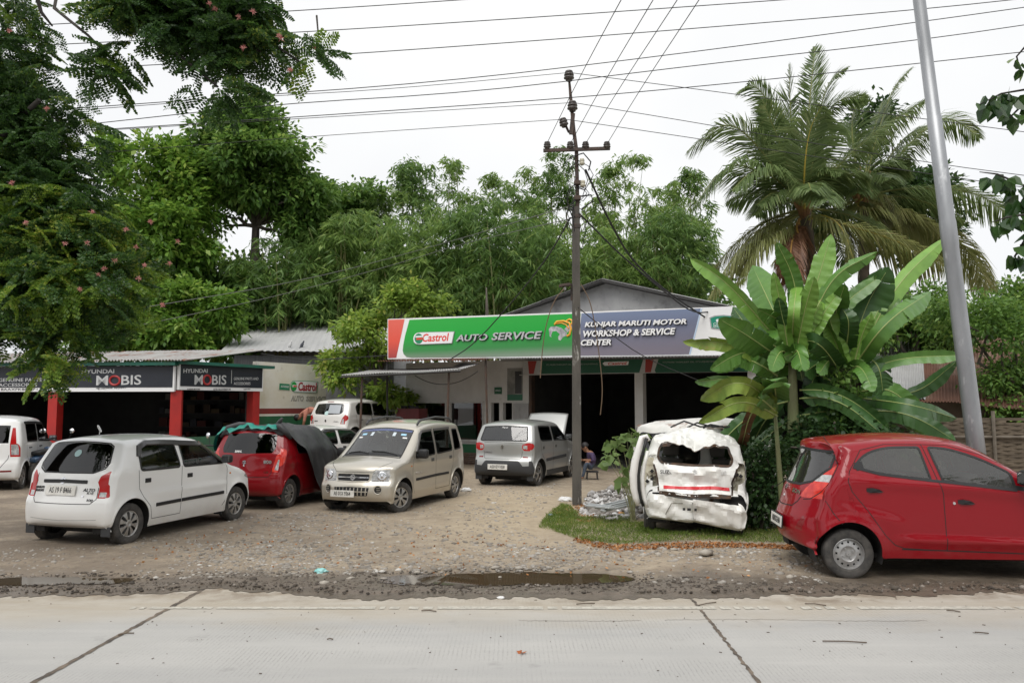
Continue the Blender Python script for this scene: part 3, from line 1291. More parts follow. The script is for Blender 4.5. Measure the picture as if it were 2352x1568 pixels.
 def wheels(s,style,mat=None,steer=0.0,only=None,tr=None,tw=0.165):
  sp=s.sp
  r=sp['tr']
  key=(style,round(r,3))
  for ix,xw in enumerate((sp['xr'],sp['xf'])):
   for sg in (1,-1):
    if only and (ix,sg) not in only:
     continue
    tm=WHEELS.get(key)
    rot=(R(steer) if ix == 1 else 0.0) +(math.pi if sg < 0 else 0)
    c=Vector((xw-sp['xr'],sg*(sp['hw']-tw/2-sp.get('inset',0.035)),r))
    if tm is None:
     w=wheel_tyre(r,tw)
     rim=wheel_rim(style,r,tw,mat or m_alloy)
     WHEELS[key]=(w,rim)
     tm=(mk_from(w,'wheel',[m_rubber]),None)
     WHEELS[key]=(tm[0],mk_from(rim[0],'rim',rim[1]))
     tm=WHEELS[key]
    o=bpy.data.objects.new('wheel',tm[0])
    COL.objects.link(o)
    o.parent=s.root
    o.location=c
    o.rotation_euler=(0,0,rot)
    o2=bpy.data.objects.new('hubcap' if style.startswith('cap') else 'rim',tm[1])
    COL.objects.link(o2)
    o2.parent=o
    o2.rotation_euler=(0,R(17*(ix+1)*sg),0)
 def under(s,floor=True):
  """floor pan, wheel housings, cabin trim"""
  sp,sh=s.sp,s.sh
  mb=MB()
  L,hw=sh.L,sp['hw']
  mb.box((L/2,0,0.235),(L-0.6,hw*1.5,0.05))
  mb.box((L/2,0,0.2),(L-0.9,hw*0.9,0.1))
  ra=sp['ar'] +0.012
  for xw in (sp['xr'],sp['xf']):
   for sg in (1,-1):
    y1,y0=sg *(hw-0.025),sg *(hw-0.34)
    n=18
    v,f=[],[]
    for k in range(n+1):
     a=R(-20+220*k/n)
     x,z=xw +ra *math.cos(a),sp['tr'] +0.02 +ra *math.sin(a)
     yo=sg *(float(sh.side_y(x,max(z,sh.zb0))[0])-0.012)
     v += [(x,yo,z),(x,y0,z)]
     if k:
      f.append((2*k-2,2*k-1,2*k+1,2*k))
    v.append((xw,y0,sp['tr']))
    for k in range(n):
     f.append((2*k+1,2*k+3,2*n+2))
    mb.add(v,f)
   mb.tube([(xw,-hw+.2,sp['tr']),(xw,hw-.2,sp['tr'])],0.035,8)
  v=s.fin(np.array(mb.v))
  mk('underbody',v,mb.f,M('underbody',(0.018,0.017,0.016),0.9),s.root)
 def cabin(s,xs=(1.35,2.05),zseat=0.5,top=1.12,dash=2.5,mat=None,wheel_right=True,rear_shelf=None):
  mat=mat or m_seat
  hw=s.sp['hw']
  for x,n in ((xs[0],2),(xs[1],2)):
   for sg in (1,-1):
    mb=MB()
    y=sg *hw *0.47
    rot=Matrix.Rotation(R(-14),3,'Y')
    mb.box(s.pt(x,y,(zseat+top)/2-.03),(0.15,0.46,top-zseat),rot,0,0.05)
    mb.box(s.pt(x+0.27,y,zseat-0.02),(0.52,0.46,0.16),None,0,0.05)
    mb.box(s.pt(x-0.1,y,top+0.07),(0.09,0.26,0.17),rot,0,0.035)
    mb.build('seat',mat,s.root,smooth=True)
  mb=MB()
  zd=s.sp['zb'] - 0.03
  mb.box(s.pt(dash,0,zd-0.15),(0.42,hw*1.6,0.3),None,0,0.06)
  mb.build('dashboard',M('dash_plastic',(0.03,0.03,0.031),0.7),s.root,smooth=True)
  mb=MB()
  c=s.pt(dash-0.34,-hw*0.47 if wheel_right else hw*0.47,zd+0.02)
  tilt=Matrix.Rotation(R(-62),3,'Y')
  ring=[c+tilt @ Vector((0.185*math.cos(a),0.185*math.sin(a),0)) for a in np.linspace(0,2*math.pi,25)]
  mb.tube(ring,0.016,6,caps=False)
  mb.tube([c+tilt @ Vector((-0.18,0,0)),c+tilt @ Vector((0.18,0,0))],0.02,5)
  mb.tube([c,c+Vector((0.3,0,-0.16))],0.03,6)
  mb.build('steering_wheel',m_black,s.root,smooth=True)
WHEELS={}
def mk_from(mb,name,mats):
 me=bpy.data.meshes.new(name)
 me.from_pydata([tuple(p) for p in mb.v],[],mb.f)
 for m in mats:
  me.materials.append(m)
 me.polygons.foreach_set('material_index',np.asarray(mb.i,dtype=np.int32))
 me.polygons.foreach_set('use_smooth',np.ones(len(me.polygons),dtype=bool))
 bm=bmesh.new()
 bm.from_mesh(me)
 bmesh.ops.recalc_face_normals(bm,faces=bm.faces[:])
 for e in bm.edges:
  if len(e.link_faces) == 2 and e.calc_face_angle(0) > R(38):
   e.smooth=False
 bm.to_mesh(me)
 bm.free()
 return me
def wheel_tyre(r,w):
 mb=MB()
 ri=r *0.63
 h=w /2
 prof=[(ri,-h*0.72),(ri+0.012,-h*0.9),(r*0.84,-h),(r*0.95,-h*0.93),(r*0.99,-h*0.78),(r,-h*0.5),(r*0.985,-h*.47),(r*.985,-h*.4),(r,-h*.37),
   (r,-h*.05),(r*.985,-h*.03),(r*.985,h*.03),(r,h*.05),
   (r,h*.37),(r*.985,h*.4),(r*.985,h*.47),(r,h*0.5),(r*0.99,h*0.78),(r*0.95,h*0.93),(r*0.84,h),(ri+0.012,h*0.9),(ri,h*0.72)]
 mb.lathe(prof,axis='Y',n=40)
 return mb
def wheel_rim(style,r,w,mat):
 """outer face towards +y"""
 mb=MB()
 ri=r *0.635
 h=w /2
 dark=M('rim_dark',(0.015,0.015,0.015),0.8)
 if style == 'steel':
  # pressed disc with twelve vent holes
  mb.lathe([(ri,h*0.75),(ri*0.965,h*0.8),(ri*0.93,h*0.62),(ri*0.9,h*0.35)],axis='Y',n=36)
  n=12
  r1,r2,r3,r4=ri *0.9,ri *0.80,ri *0.68,ri *0.5
  v,f=[],[]
  N_=n *6
  prof=[(r1,.35),(r2,.42),(r3,.5),(r4,.58),(ri*.44,.5),(ri*.30,.42),(ri*.17,.44),(ri*.15,.66),(ri*.02,.68)]
  for k in range(N_):
   a=2 *math.pi *k /N_
   for (rr,hh) in prof:
    v.append((rr*math.cos(a),h*hh,rr*math.sin(a)))
  m=len(prof)
  for k in range(N_):
   k2=(k+1) % N_
   for q in range(m-1):
    if q == 1 and k % 6 in (2,3):
     continue
    f.append((k*m+q,k2*m+q,k2*m+q+1,k*m+q+1))
  mb.add(v,f)
  for k in range(4):
   a=2 *math.pi *(k+.5) /4
   mb.lathe([(0.0,h*.62),(0.011,h*.62),(0.013,h*.4)],origin=(ri*.33*math.cos(a),0,ri*.33*math.sin(a)),axis='Y',n=8)
  mb.lathe([(ri*0.95,h*0.1),(0.001,h*0.1)],axis='Y',n=24,mi=1)
 else:
  spec={'cap8':(8,0.30,0.50,0.9),'cap10':(10,0.3,0.45,0.86),'cap7':(7,0.3,0.55,0.9),'alloy5':(5,0.22,0.34,0.93),'cap6':(6,0.3,0.5,0.9)}[style]
  n,hub,fr,ro=spec
  mb.lathe([(ri,h*0.75),(ri*0.99,h*0.86),(ri*0.93,h*0.82),(ri*ro,h*0.7)],axis='Y',n=40)
  mb.lathe([(ri*0.97,h*0.32),(0.001,h*0.32)],axis='Y',n=24,mi=1)
  mb.lathe([(ri*hub,h*.3),(ri*hub,h*.86),(ri*hub*.75,h*.93),(ri*.12,h*.93),(ri*.1,h*.9),(0.001,h*.9)],axis='Y',n=30)
  for k in range(n):
   a0=2 *math.pi *k /n
   da=math.pi /n
   pl=[]
   pts=[]
   for rr,ff in ((ri*hub*.95,0.5),(ri*(hub+ro)/2,fr),(ri*ro*1.02,fr*(1.25 if n > 5 else 0.95))):
    pts.append((rr,da*ff*(1.0 if n > 5 else 1.0)))
   ring=[(rr,a0-aa) for rr,aa in pts] +[(rr,a0+aa) for rr,aa in pts[::-1]]
   hh=[.86,.84,.74,.74,.84,.86]
   top=[(rr*math.cos(a),h*q,rr*math.sin(a)) for (rr,a),q in zip(ring,hh)]
   bot=[(x,h*.3,z) for (x,y,z) in top]
   mm=len(top)
   mb.add(top+bot,[(0,1,4,5),(1,2,3,4)]+[(i,(i+1) % mm,mm+(i+1) % mm,mm+i) for i in range(mm)])
 return (mb,[mat,dark])
# ------------------------------------------------------------------ the vehicles
p_white=paint_mat('paint_white',(0.80,0.80,0.785),0.0,0.3)
p_white_old=paint_mat('paint_white_old',(0.78,0.77,0.74),0.0,0.36)
p_beige=paint_mat('paint_champagne',(0.56,0.525,0.45),0.55,0.36,amount=0.45)
p_silver=paint_mat('paint_silver',(0.40,0.405,0.39),0.5,0.36,amount=0.5)
p_red=paint_mat('paint_red',(0.245,0.003,0.009),0.0,0.35,dust=(0.3,0.12,0.09),amount=0.10,spec=.12,coat=.7)
p_maroon=paint_mat('paint_maroon',(0.23,0.004,0.008),0.0,0.35,dust=(0.2,0.11,0.09),amount=0.18,spec=.15,coat=.7)
g_dark=glass_mat('glass_dark',(0.42,0.46,0.45),0.95)
g_black=glass_mat('glass_black',(0.05,0.05,0.05),0.75)
g_clear=glass_mat('glass_clear',(0.62,0.68,0.66),1.0)
g_dusty=glass_mat('glass_dusty',(0.5,0.5,0.49),1.0,dirt=0.10)
m_trim=M('window_trim',(0.014,0.014,0.014),0.5)
m_gap=M('panel_gap',(0.02,0.02,0.02),0.9)
m_clad=M('grey_cladding',(0.035,0.036,0.038),0.6,bump=0.1,bs=200)
def car_mats(paint,glass=None,rear=None,screen=None):
 return {'body':paint,'door':paint,'tailgate':paint,'bonnet':paint,'roof':paint,'window':glass or g_dark,'rear_window':rear or glass or g_dark,
   'windscreen':screen or g_clear,'taillight':m_red_lens,'tail_lens':m_white_lens,'headlight':m_white_lens,'reflector':m_dkred_lens,
   'bumper_cladding':m_clad,'rear_bumper':paint,'front_bumper':paint,'grille':m_black,'air_intake':m_black,'window#q':glass or g_dark}
def put(sp,rear_px,heading,side,z=0.0):
 """ground place of the rear axle from the contact point of one rear wheel"""
 c=G(rear_px[0],rear_px[1],z)
 off=side *(sp['hw']-0.165/2-sp.get('inset',0.035))
 return (c.x+math.sin(heading)*off,c.y-math.cos(heading)*off,z)
def finish(cb,seams=(),seams_rear=(),seams_front=(),wipe=False):
 if seams:
  cb.strip('panel_seam',seams,0.008,m_gap,0.0015,view='side',closed=False)
 if seams_rear:
  cb.strip('panel_seam',seams_rear,0.008,m_gap,0.0015,view='rear',closed=False)
 if seams_front:
  cb.strip('panel_seam',seams_front,0.008,m_gap,0.0015,view='front',closed=False)
def symm(p):
 """mirror a half outline (y>=0, listed from bottom centre outwards to top centre)"""
 return [tuple(a) for a in p] +[(-a,b) for a,b in p[::-1] if a > 1e-6]
# ---------- white hatchback, front left of the yard
def white_hatchback():
 w1=rounded([(0.66,0.99),(1.46,0.985),(1.40,1.335),(0.82,1.355),(0.67,1.30)],0.05)
 w2=rounded([(1.54,0.985),(2.47,0.975),(2.40,1.05),(1.99,1.30),(1.51,1.335)],0.04)
 d1=[(0.62,1.0),(0.64,0.74),(0.72,0.62),(0.86,0.48),(0.9,0.3),(1.5,0.3),(1.5,1.0),(1.455,1.385),(0.80,1.405),(0.64,1.36)]
 d2=[(1.5,0.3),(2.48,0.3),(2.57,0.42),(2.58,0.88),(2.52,1.0),(1.99,1.35),(1.455,1.385),(1.5,1.0)]
 sp=dict(hw=0.745,xr=0.52,xf=2.88,tr=0.28,ar=0.335,zb=0.97,z0=0.2,tumble=0.34,bow_r=0.10,bow_f=0.2,crown=0.045,kr=0.06,kf=0.14,
  sil=[(0.14,.26),(0.03,.31),(0,.45),(0.01,.60),(.05,.66),(.07,.75),(.10,.95),(.14,1.0),(.34,1.36),(.40,1.425),(.62,1.46),(1.1,1.48),(1.6,1.47),
   (1.95,1.43),(2.08,1.385),(2.45,1.15),(2.74,.975),(3.0,.91),(3.26,.81),(3.4,.70),(3.47,.56),(3.47,.36),(3.38,.24)],
  creases=[(0.66,0.012,0.07,0.8,2.7,0.0)],
  side=[('window',w1,None),('window#b',w2,None),('tail_lens',[(0,.68),(.15,.68),(.155,.735),(0,.74)],None),
     ('taillight',rounded([(-.1,.665),(.165,.665),(.185,.84),(.15,1.0),(.05,1.03),(-.1,1.03)],.03),None),
     ('headlight',[(3.05,.72),(3.2,.86),(3.6,.8),(3.6,.6),(3.3,.62)],None),('door',d1,None),('door#f',d2,None)],
  cap=[('rear','rear_window',rounded(symm([(0,.99),(.40,.995),(.53,1.06),(.555,1.12),(.50,1.34),(.44,1.375),(0,1.385)]),.02)),
   ('rear','tail_lens',[(.55,.68),(.75,.68),(.75,.74),(.55,.74)]),
   ('rear','taillight',[(.53,.665),(.75,.665),(.75,1.03),(.62,1.02),(.53,.95),(.505,.87),(.535,.80)]),
   ('rear','tailgate',symm([(0,.585),(.46,.59),(.52,.65),(.52,.98),(.57,1.08),(.54,1.40),(0,1.41)])),
   ('front','windscreen',rounded(symm([(0,1.0),(.58,.99),(.50,1.37),(0,1.385)]),.02)),
   ('front','headlight',[(.42,.60),(.75,.6),(.75,.82),(.5,.74)]),
   ('front','grille',symm([(0,.52),(.38,.53),(.42,.62),(0,.64)])),
   ('front','bonnet',symm([(0,.74),(.5,.78),(.6,.96),(0,.97)]))])
 h=R(90-16.5)
 mats=car_mats(p_white,g_dark,g_black)
 mats['window#b'],mats['door#f']=glass_mat('glass_mid',(0.5,0.54,0.53),0.8),p_white
 cb=CarBuilder('parked_car','white hatchback with disc roof aerial, side moulding and plate AS 19 F 8466','car',sp,mats,put(sp,(285,1249),h,-1),h,
     'cars parked in the workshop yard')
 cb.shell()
 cb.under()
 cb.cabin()
 cb.wheels('cap8')
 cb.strip('window_trim',[w1,w2],0.028,m_trim,0.004)
 vis=M('rain_visor',(0.05,0.047,0.048),0.25,coat=0.4)
 cb.strip('rain_visor',[[(0.655,1.18),(0.69,1.31),(0.83,1.365),(1.1,1.362),(1.42,1.345),(1.52,1.335),(1.99,1.305),(2.3,1.11),(2.46,1.0)]],0.085,vis,0.018,
  closed=False,thick=0.02)
 cb.strip('rear_window_trim',[symm([(0.0001,.985),(.41,.99),(.54,1.05),(.565,1.12),(.51,1.345),(.445,1.385),(0.0001,1.395)])],0.02,m_trim,0.003,view='rear')
 finish(cb,[d1[:6]+[(1.5,1.0)],d2[1:5]],[symm([(0.0001,.585),(.46,.59),(.52,.65),(.52,.98)])[0:4]])
 cb.strip('panel_seam',[[(.0,.585),(.46,.588),(.525,.65),(.525,.8)]],0.009,m_gap,0.002,view='rear',closed=False)
 cb.strip('panel_seam',[[(-.0,.585),(-.46,.588),(-.525,.65),(-.525,.8)]],0.009,m_gap,0.002,view='rear',closed=False)
 cb.strip('panel_seam',[[(-.55,.38),(0,.365),(.55,.38)],[(-.55,.30),(0,.29),(.55,.30)]],0.007,M('seam_soft',(0.3,0.3,0.29),0.8),0.001,view='rear',closed=False)
 cb.strip('side_moulding',[[(0.98,.485),(1.485,.495)],[(1.515,.495),(2.50,.505)]],0.052,m_black,0.006,closed=False,thick=0.014)
 for xx in (0.80,1.68):
  cb.handle(xx,0.845,'flap')
 cb.mirrors(2.43,0.985,m_black)
 # rear garnish, emblem, plate, lettering
 cb.strip('garnish',[[(-.36,.872),(0,.88),(.36,.872)]],0.048,m_black,0.01,view='rear',closed=False,thick=0.016)
 cb.emblem(0.02,.885,'rear',0.10,m_chrome,'S')
 cb.plate('AS 19 F 8466',0.03,.755,'rear',w=0.5,h=0.135,size=0.105,xs=0.66)
 cb.badge('model_badge','ALTO',0.058,m_black,-.40,.765,'rear',xs=1.1,shear=0.25,bold=0.001)
 cb.badge('model_badge','K10',0.045,m_black,-.42,.725,'rear',xs=1.2,shear=0.25)
 cb.badge('trim_badge','VXi',0.05,m_black,-.44,.635,'rear',xs=1.2,shear=0.25,bold=0.001)
 cb.badge('maker_badge','MARUTI\nSUZUKI',0.042,m_black,.43,.765,'rear',xs=1.2,bold=0.0012)
 p,n=cb.cap_frame(-.33,.685,'rear')
 MB().lathe([(0.0,.012),(.014,.012),(.016,0)],mat=Matrix.Translation(p) @ n.to_track_quat('Z','Y').to_matrix().to_4x4(),n=10).build('lock',m_chrome,cb.root)
 p,n=cb.side_frame(2.66,.80,-1)
 MB().box(p,(.035,.02,.025),None,0,.006).build('indicator',m_amber,cb.root)
 # disc aerial on the roof
 a=cb.pt(0.95,0.28,1.47)
 mb=MB().tube([a,a+Vector((0.01,0,.05))],.006,6)
 mb.lathe([(0,.012),(.05,.012),(.062,0),(.05,-.012),(0,-.012)],mat=Matrix.Translation(a+Vector((0,0,.085))) @ Matrix.Rotation(R(64),4,Vector((0.6,0.7,0))),n=18)
 mb.build('roof_aerial',m_white,cb.root,smooth=True)
 # mud flaps
 for xw in (0.52-.35,2.88-.36):
  for sg in (1,-1):
   MB().box(cb.pt(xw,sg*.635,.215),(.015,.15,.13),None,0,.004).build('mud_flap',m_clad,cb.root)
 # round sticker and papers on the rear window
 p,n=cb.cap_frame(-.03,1.24,'rear')
 q=Matrix.Translation(p+n*.004) @ n.to_track_quat('Z','Y').to_matrix().to_4x4()
 MB().lathe([(0,.001),(.055,.001)],mat=q,n=20).build('sticker',M('sticker_teal',(.35,.5,.5),.6),cb.root)
# ---------- red hatchback half under a tarpaulin
def small_hatch_spec():
 w1=rounded([(0.72,1.0),(1.42,.99),(1.38,1.34),(0.9,1.35),(0.74,1.2)],0.05)
 w2=rounded([(1.50,.99),(2.40,.97),(2.33,1.05),(1.95,1.30),(1.47,1.34)],0.04)
 d1=[(0.64,1.0),(0.66,0.74),(0.86,0.48),(0.9,0.3),(1.46,0.3),(1.46,1.0),(1.42,1.38),(0.86,1.40),(0.66,1.2)]
 d2=[(1.46,0.3),(2.42,0.3),(2.5,.45),(2.5,.88),(2.45,1.0),(1.95,1.35),(1.42,1.38),(1.46,1.0)]
 return dict(hw=0.745,xr=0.50,xf=2.86,tr=0.275,ar=0.335,zb=0.96,z0=0.2,tumble=0.33,bow_r=0.11,bow_f=0.2,crown=0.045,kr=0.07,kf=0.14,flare=0.022,
    sil=[(0.16,.25),(0.03,.30),(0,.45),(0.02,.62),(.06,.68),(.09,.8),(.12,.98),(.15,1.04),(.30,1.37),(.36,1.43),(.62,1.46),(1.1,1.485),(1.6,1.47),
   (1.95,1.43),(2.08,1.385),(2.42,1.15),(2.68,.985),(2.95,.93),(3.2,.83),(3.34,.72),(3.42,.56),(3.42,.36),(3.33,.24)],
    creases=[(0.86,0.016,0.06,0.2,2.7,-0.03)],
    side=[('window',w1,None),('window#b',w2,None),('tail_lens',rounded([(-.1,.72),(.12,.70),(.20,.86),(.16,.93),(-.1,.92)],.02),None),
   ('taillight',rounded([(-.1,.68),(.10,.68),(.24,.84),(.34,1.08),(.26,1.12),(.08,1.10),(-.1,1.08)],.03),None),
   ('headlight',[(3.0,.72),(3.15,.86),(3.6,.8),(3.6,.6),(3.25,.62)],None),('door',d1,None),('door#f',d2,None)],
    cap=[('rear','rear_window',rounded(symm([(0,1.015),(.50,1.03),(.54,1.12),(.50,1.37),(0,1.39)]),.03)),
   ('rear','tail_lens',[(.575,.73),(.7,.72),(.7,.92),(.62,.91)]),
   ('rear','taillight',[(.53,.70),(.7,.68),(.8,.68),(.8,1.1),(.66,1.08),(.58,.98)]),
   ('rear','tailgate',symm([(0,.60),(.50,.61),(.53,.72),(.585,.99),(.55,1.40),(0,1.41)])),
   ('front','windscreen',rounded(symm([(0,1.0),(.58,.99),(.50,1.37),(0,1.385)]),.02)),
   ('front','bonnet',symm([(0,.74),(.5,.78),(.6,.96),(0,.97)]))]),w1,w2,d1,d2
RED_CAR={}
def red_hatchback():
 sp,w1,w2,d1,d2=small_hatch_spec()
 h=R(90-13)
 mats=car_mats(p_maroon,g_dark,g_black)
 mats['window#b'],mats['door#f']=g_dark,p_maroon
 mats['taillight']=M('lens_bright',(.72,.055,.03),.15,coat=.5,col2=(.45,.012,.01),vs=9)
 cb=CarBuilder('parked_car','dark red hatchback half covered by a black and teal tarpaulin','car',sp,mats,put(sp,(656,1167),h,-1),h,'cars parked in the workshop yard')
 cb.shell()
 cb.under()
 cb.cabin()
 cb.wheels('cap10')
 cb.strip('window_trim',[w1,w2],0.026,m_trim,0.004)
 cb.strip('panel_seam',[[(0,.6),(.50,.61),(.54,.73)],[(0,.6),(-.50,.61),(-.54,.73)]],0.009,m_gap,0.002,view='rear',closed=False)
 finish(cb,[d1[:6],d2[1:5]])
 cb.emblem(0,.86,'rear',0.085,m_chrome,'S')
 cb.badge('model_badge','800',0.085,m_chrome,-.44,.865,'rear',xs=1.15,bold=0.002)
 cb.badge('trim_badge','LXi',0.05,m_chrome,-.44,.69,'rear',xs=1.2)
 cb.badge('maker_badge','MARUTI\nSUZUKI',0.04,m_chrome,.45,.87,'rear',xs=1.2)
 cb.badge('window_sticker','BIMAL',0.06,m_white,.16,1.05,'rear',xs=0.9,bold=0.001)
 p,n=cb.cap_frame(0,.80,'rear')
 MB().box(p,(.02,.03,.03),None,0,.006).build('lock',m_chrome,cb.root)
 mb=MB().tube([cb.pt(.02,.42,.25),cb.pt(.3,.42,.27)],.028,10)
 mb.build('exhaust_pipe',M('exhaust_steel',(.25,.24,.23),.4,.8),cb.root,smooth=True)
 RED_CAR['cb']=cb
# ---------- champagne tall hatchback facing the road
def champagne_car():
 wq=rounded([(0.36,1.02),(0.69,1.0),(0.66,1.41),(0.42,1.41)],0.04)
 w1=rounded([(0.80,.995),(1.53,.965),(1.53,1.42),(0.80,1.44)],0.045)
 w2=rounded([(1.62,.965),(2.46,.93),(2.42,1.02),(2.12,1.36),(2.05,1.40),(1.62,1.42)],0.045)
 d1=[(0.74,1.0),(0.76,.70),(.90,.5),(0.93,0.3),(1.575,0.3),(1.575,1.47),(0.80,1.49),(0.745,1.43)]
 d2=[(1.575,0.3),(2.46,0.3),(2.56,.45),(2.56,.86),(2.50,.96),(2.14,1.41),(2.05,1.455),(1.575,1.47)]
 sp=dict(hw=0.7375,xr=0.54,xf=2.90,tr=0.275,ar=0.335,zb=0.95,z0=0.2,tumble=0.24,bow_r=0.08,bow_f=0.15,crown=0.05,kr=0.05,kf=0.09,round=0.075,
  sil=[(.14,.25),(.02,.30),(0,.45),(.02,.66),(.05,.72),(.06,1.0),(.17,1.46),(.24,1.56),(.5,1.60),(1.1,1.625),(1.6,1.615),(2.0,1.565),(2.16,1.51),
   (2.25,1.43),(2.52,1.2),(2.78,1.0),(2.86,.965),(3.1,.925),(3.28,.87),(3.37,.80),(3.40,.72),(3.41,.58),(3.47,.53),(3.50,.44),(3.49,.32),(3.42,.24)],
  creases=[(0.87,0.010,0.06,0.4,3.1,0.0),(0.36,.012,.05,.9,2.5,0)],
  side=[('window#q',wq,None),('window',w1,None),('window#b',w2,None),
     ('taillight',[(-.1,.74),(.07,.74),(.09,.98),(-.1,1.0)],None),
     ('headlight',rounded([(3.27,.59),(3.25,.70),(3.30,.80),(3.6,.79),(3.6,.57)],.02),None),('door',d1,None),('door#f',d2,None)],
  cap=[('rear','rear_window',symm([(0,1.0),(.52,1.0),(.48,1.44),(0,1.46)])),
   ('front','windscreen',rounded(symm([(0,1.0),(.575,.995),(.53,1.44),(0,1.46)]),.03)),
   ('front','headlight',[(.335,.575),(.74,.575),(.74,.79),(.42,.785),(.365,.72)]),
   ('front','grille',rounded(symm([(0,.575),(.30,.58),(.315,.62),(.315,.69),(.30,.705),(0,.71)]),.015)),
   ('front','air_intake',rounded(symm([(0,.335),(.31,.335),(.345,.48),(0,.49)]),.02)),
   ('front','bonnet',symm([(0,.735),(.36,.735),(.42,.80),(.59,.93),(.58,.985),(0,.99)]))])
 a,b=G(914,1177),G(1037,1144)
 h=math.atan2(a.y-b.y,a.x-b.x)
 h=R(-90-19.5)
 off=sp['hw'] - .165 /2 - .035
 mats=car_mats(p_beige,glass_mat('glass_side',(0.4,0.43,0.42),0.7),g_clear,glass_mat('glass_screen',(0.55,0.62,0.62),1.1,dirt=0.06))
 mats['window#b'],mats['window#q'],mats['door#f']=mats['window'],g_black,p_beige
 # rear axle from the front wheel contact
 fx,fy=a.x - math.cos(h) *2.36,a.y - math.sin(h) *2.36
 loc=(fx+math.sin(h)*off,fy-math.cos(h)*off,0)
 cb=CarBuilder('parked_car','champagne tall hatchback facing the road, roof rails, plate AS 01X 9364','car',sp,mats,loc,h,'cars parked in the workshop yard')
 cb.shell()
 cb.under()
 cb.cabin(xs=(1.15,1.95),zseat=.55,top=1.2,dash=2.62,mat=m_seat_lt)
 cb.wheels('cap7',steer=-24)
 cb.strip('window_trim',[wq,w1,w2],0.026,m_trim,0.004)
 cb.strip('windscreen_trim',[symm([(0.0001,.985),(.585,.98),(.54,1.45),(0.0001,1.47)])],0.022,m_trim,0.004,view='front')
 cb.strip('tint_band',[[(-.53,1.425),(0,1.437),(.53,1.425)]],0.055,M('tint_blue',(.09,.11,.22),.2),0.003,view='front',closed=False)
 cb.strip('cowl',[[(-.57,1.01),(0,1.015),(.57,1.01)]],0.075,m_black,0.006,view='front',closed=False)
 cb.strip('rain_visor',[[(0.80,1.44),(1.53,1.425)],[(1.63,1.425),(2.05,1.405),(2.14,1.355),(2.40,1.04)]],0.05,M('visor_grey',(.11,.105,.10),.3,coat=.4),0.012,closed=False,
  thick=0.02)
 finish(cb,[d1[:6],d2[1:5],[(1.575,.3),(1.575,1.45)]],(),[[(0,.735),(.36,.735),(.42,.80),(.585,.93)],[(-.0001,.735),(-.36,.735),(-.42,.80),(-.585,.93)]])
 cb.strip('side_moulding',[[(0.98,.56),(1.56,.56)],[(1.59,.56),(2.42,.545)]],0.05,m_black,0.006,closed=False,thick=0.012)
 for xx in (0.90,1.74):
  cb.handle(xx,.865,'flap',M('handle_grey',(.08,.08,.075),.4))
 cb.mirrors(2.37,.95,m_black,size=(.12,.19,.17))
 # grille bars, emblem
 cb.strip('grille_bar',[[(-.30,.645),(0,.648),(.30,.645)]],0.022,m_chrome,0.008,view='front',closed=False,thick=0.01)
 cb.strip('grille_frame',[symm([(0.0001,.573),(.30,.578),(.318,.62),(.318,.69),(.30,.707),(0.0001,.712)])],0.018,p_beige,0.006,view='front',thick=0.008)
 cb.emblem(0,.648,'front',0.115,m_chrome,'S')
 bars=[[(y0,.345),(y0*1.04,.475)] for y0 in np.linspace(-.28,.28,9)] +[[(-.32,.41),(.32,.41)]]
 cb.strip('intake_bars',[[(a_,b_),(c_,d_)] for (a_,b_),(c_,d_) in bars],0.018,p_beige,0.006,view='front',closed=False)
 cb.plate('AS 01X 9364',-.14,.37,'front',w=0.47,h=0.115,size=0.092,off=0.035,n_over=(1,0,.05),xs=.66)
 for sg in (1,-1):
  p,n=cb.cap_frame(sg*.49,.445,'front')
  q=Matrix.Translation(p+n*.002) @ n.to_track_quat('Z','Y').to_matrix().to_4x4()
  mb=MB().lathe([(.075,.004),(.062,-.0),(.058,.0)],mat=q,n=22)
  mb.lathe([(.06,.003),(0,.003)],mat=q,n=22,mi=1)
  for k in range(3):
   mb.box(p+n*.008+Vector((0,0,(k-1)*.03)),(.01,.09,.008),None,0)
  mb.build('fog_lamp_cover',[p_beige,m_black],cb.root)
  # inner lamps behind the headlight glass
  p,n=cb.cap_frame(sg*.52,.67,'front')
  q=Matrix.Translation(p+n*.004) @ n.to_track_quat('Z','Y').to_matrix().to_4x4()
  mb=MB().lathe([(.082,.0),(.075,.010),(.05,.003),(.03,.008),(0,.012)],mat=q,n=22)
  mb.build('lamp_reflector',m_chrome,cb.root,smooth=True)
 cb.strip('headlight_band',[[(.36,.60),(.55,.60),(.66,.60)]],0.045,M('lamp_dark',(.12,.11,.1),.3,col2=(.5,.5,.5),vs=40),0.004,view='front',closed=False)
 # wipers
 for y0,y1 in ((.50,-.02),(-.06,-.50)):
  cb.strip('wiper',[[(y0,1.015),(y0*.5+y1*.5,1.05),(y1,1.055 if y0 > 0 else 1.03)]],0.018,m_black,0.012,view='front',closed=False,thick=.016)
 # stickers on the glass
 cb.strip('windscreen_sticker',[[(.36,1.36),(.46,1.36)]],0.05,M('sticker_blue',(.35,.6,.75),.5),.004,view='front',closed=False)
 cb.strip('windscreen_sticker',[[(.42,1.305),(.50,1.305)]],0.035,m_white,.004,view='front',closed=False)
 cb.strip('windscreen_sticker',[[(.20,1.36),(.26,1.36)]],0.10,M('sticker_pale',(.55,.62,.66),.5),.004,view='front',closed=False)
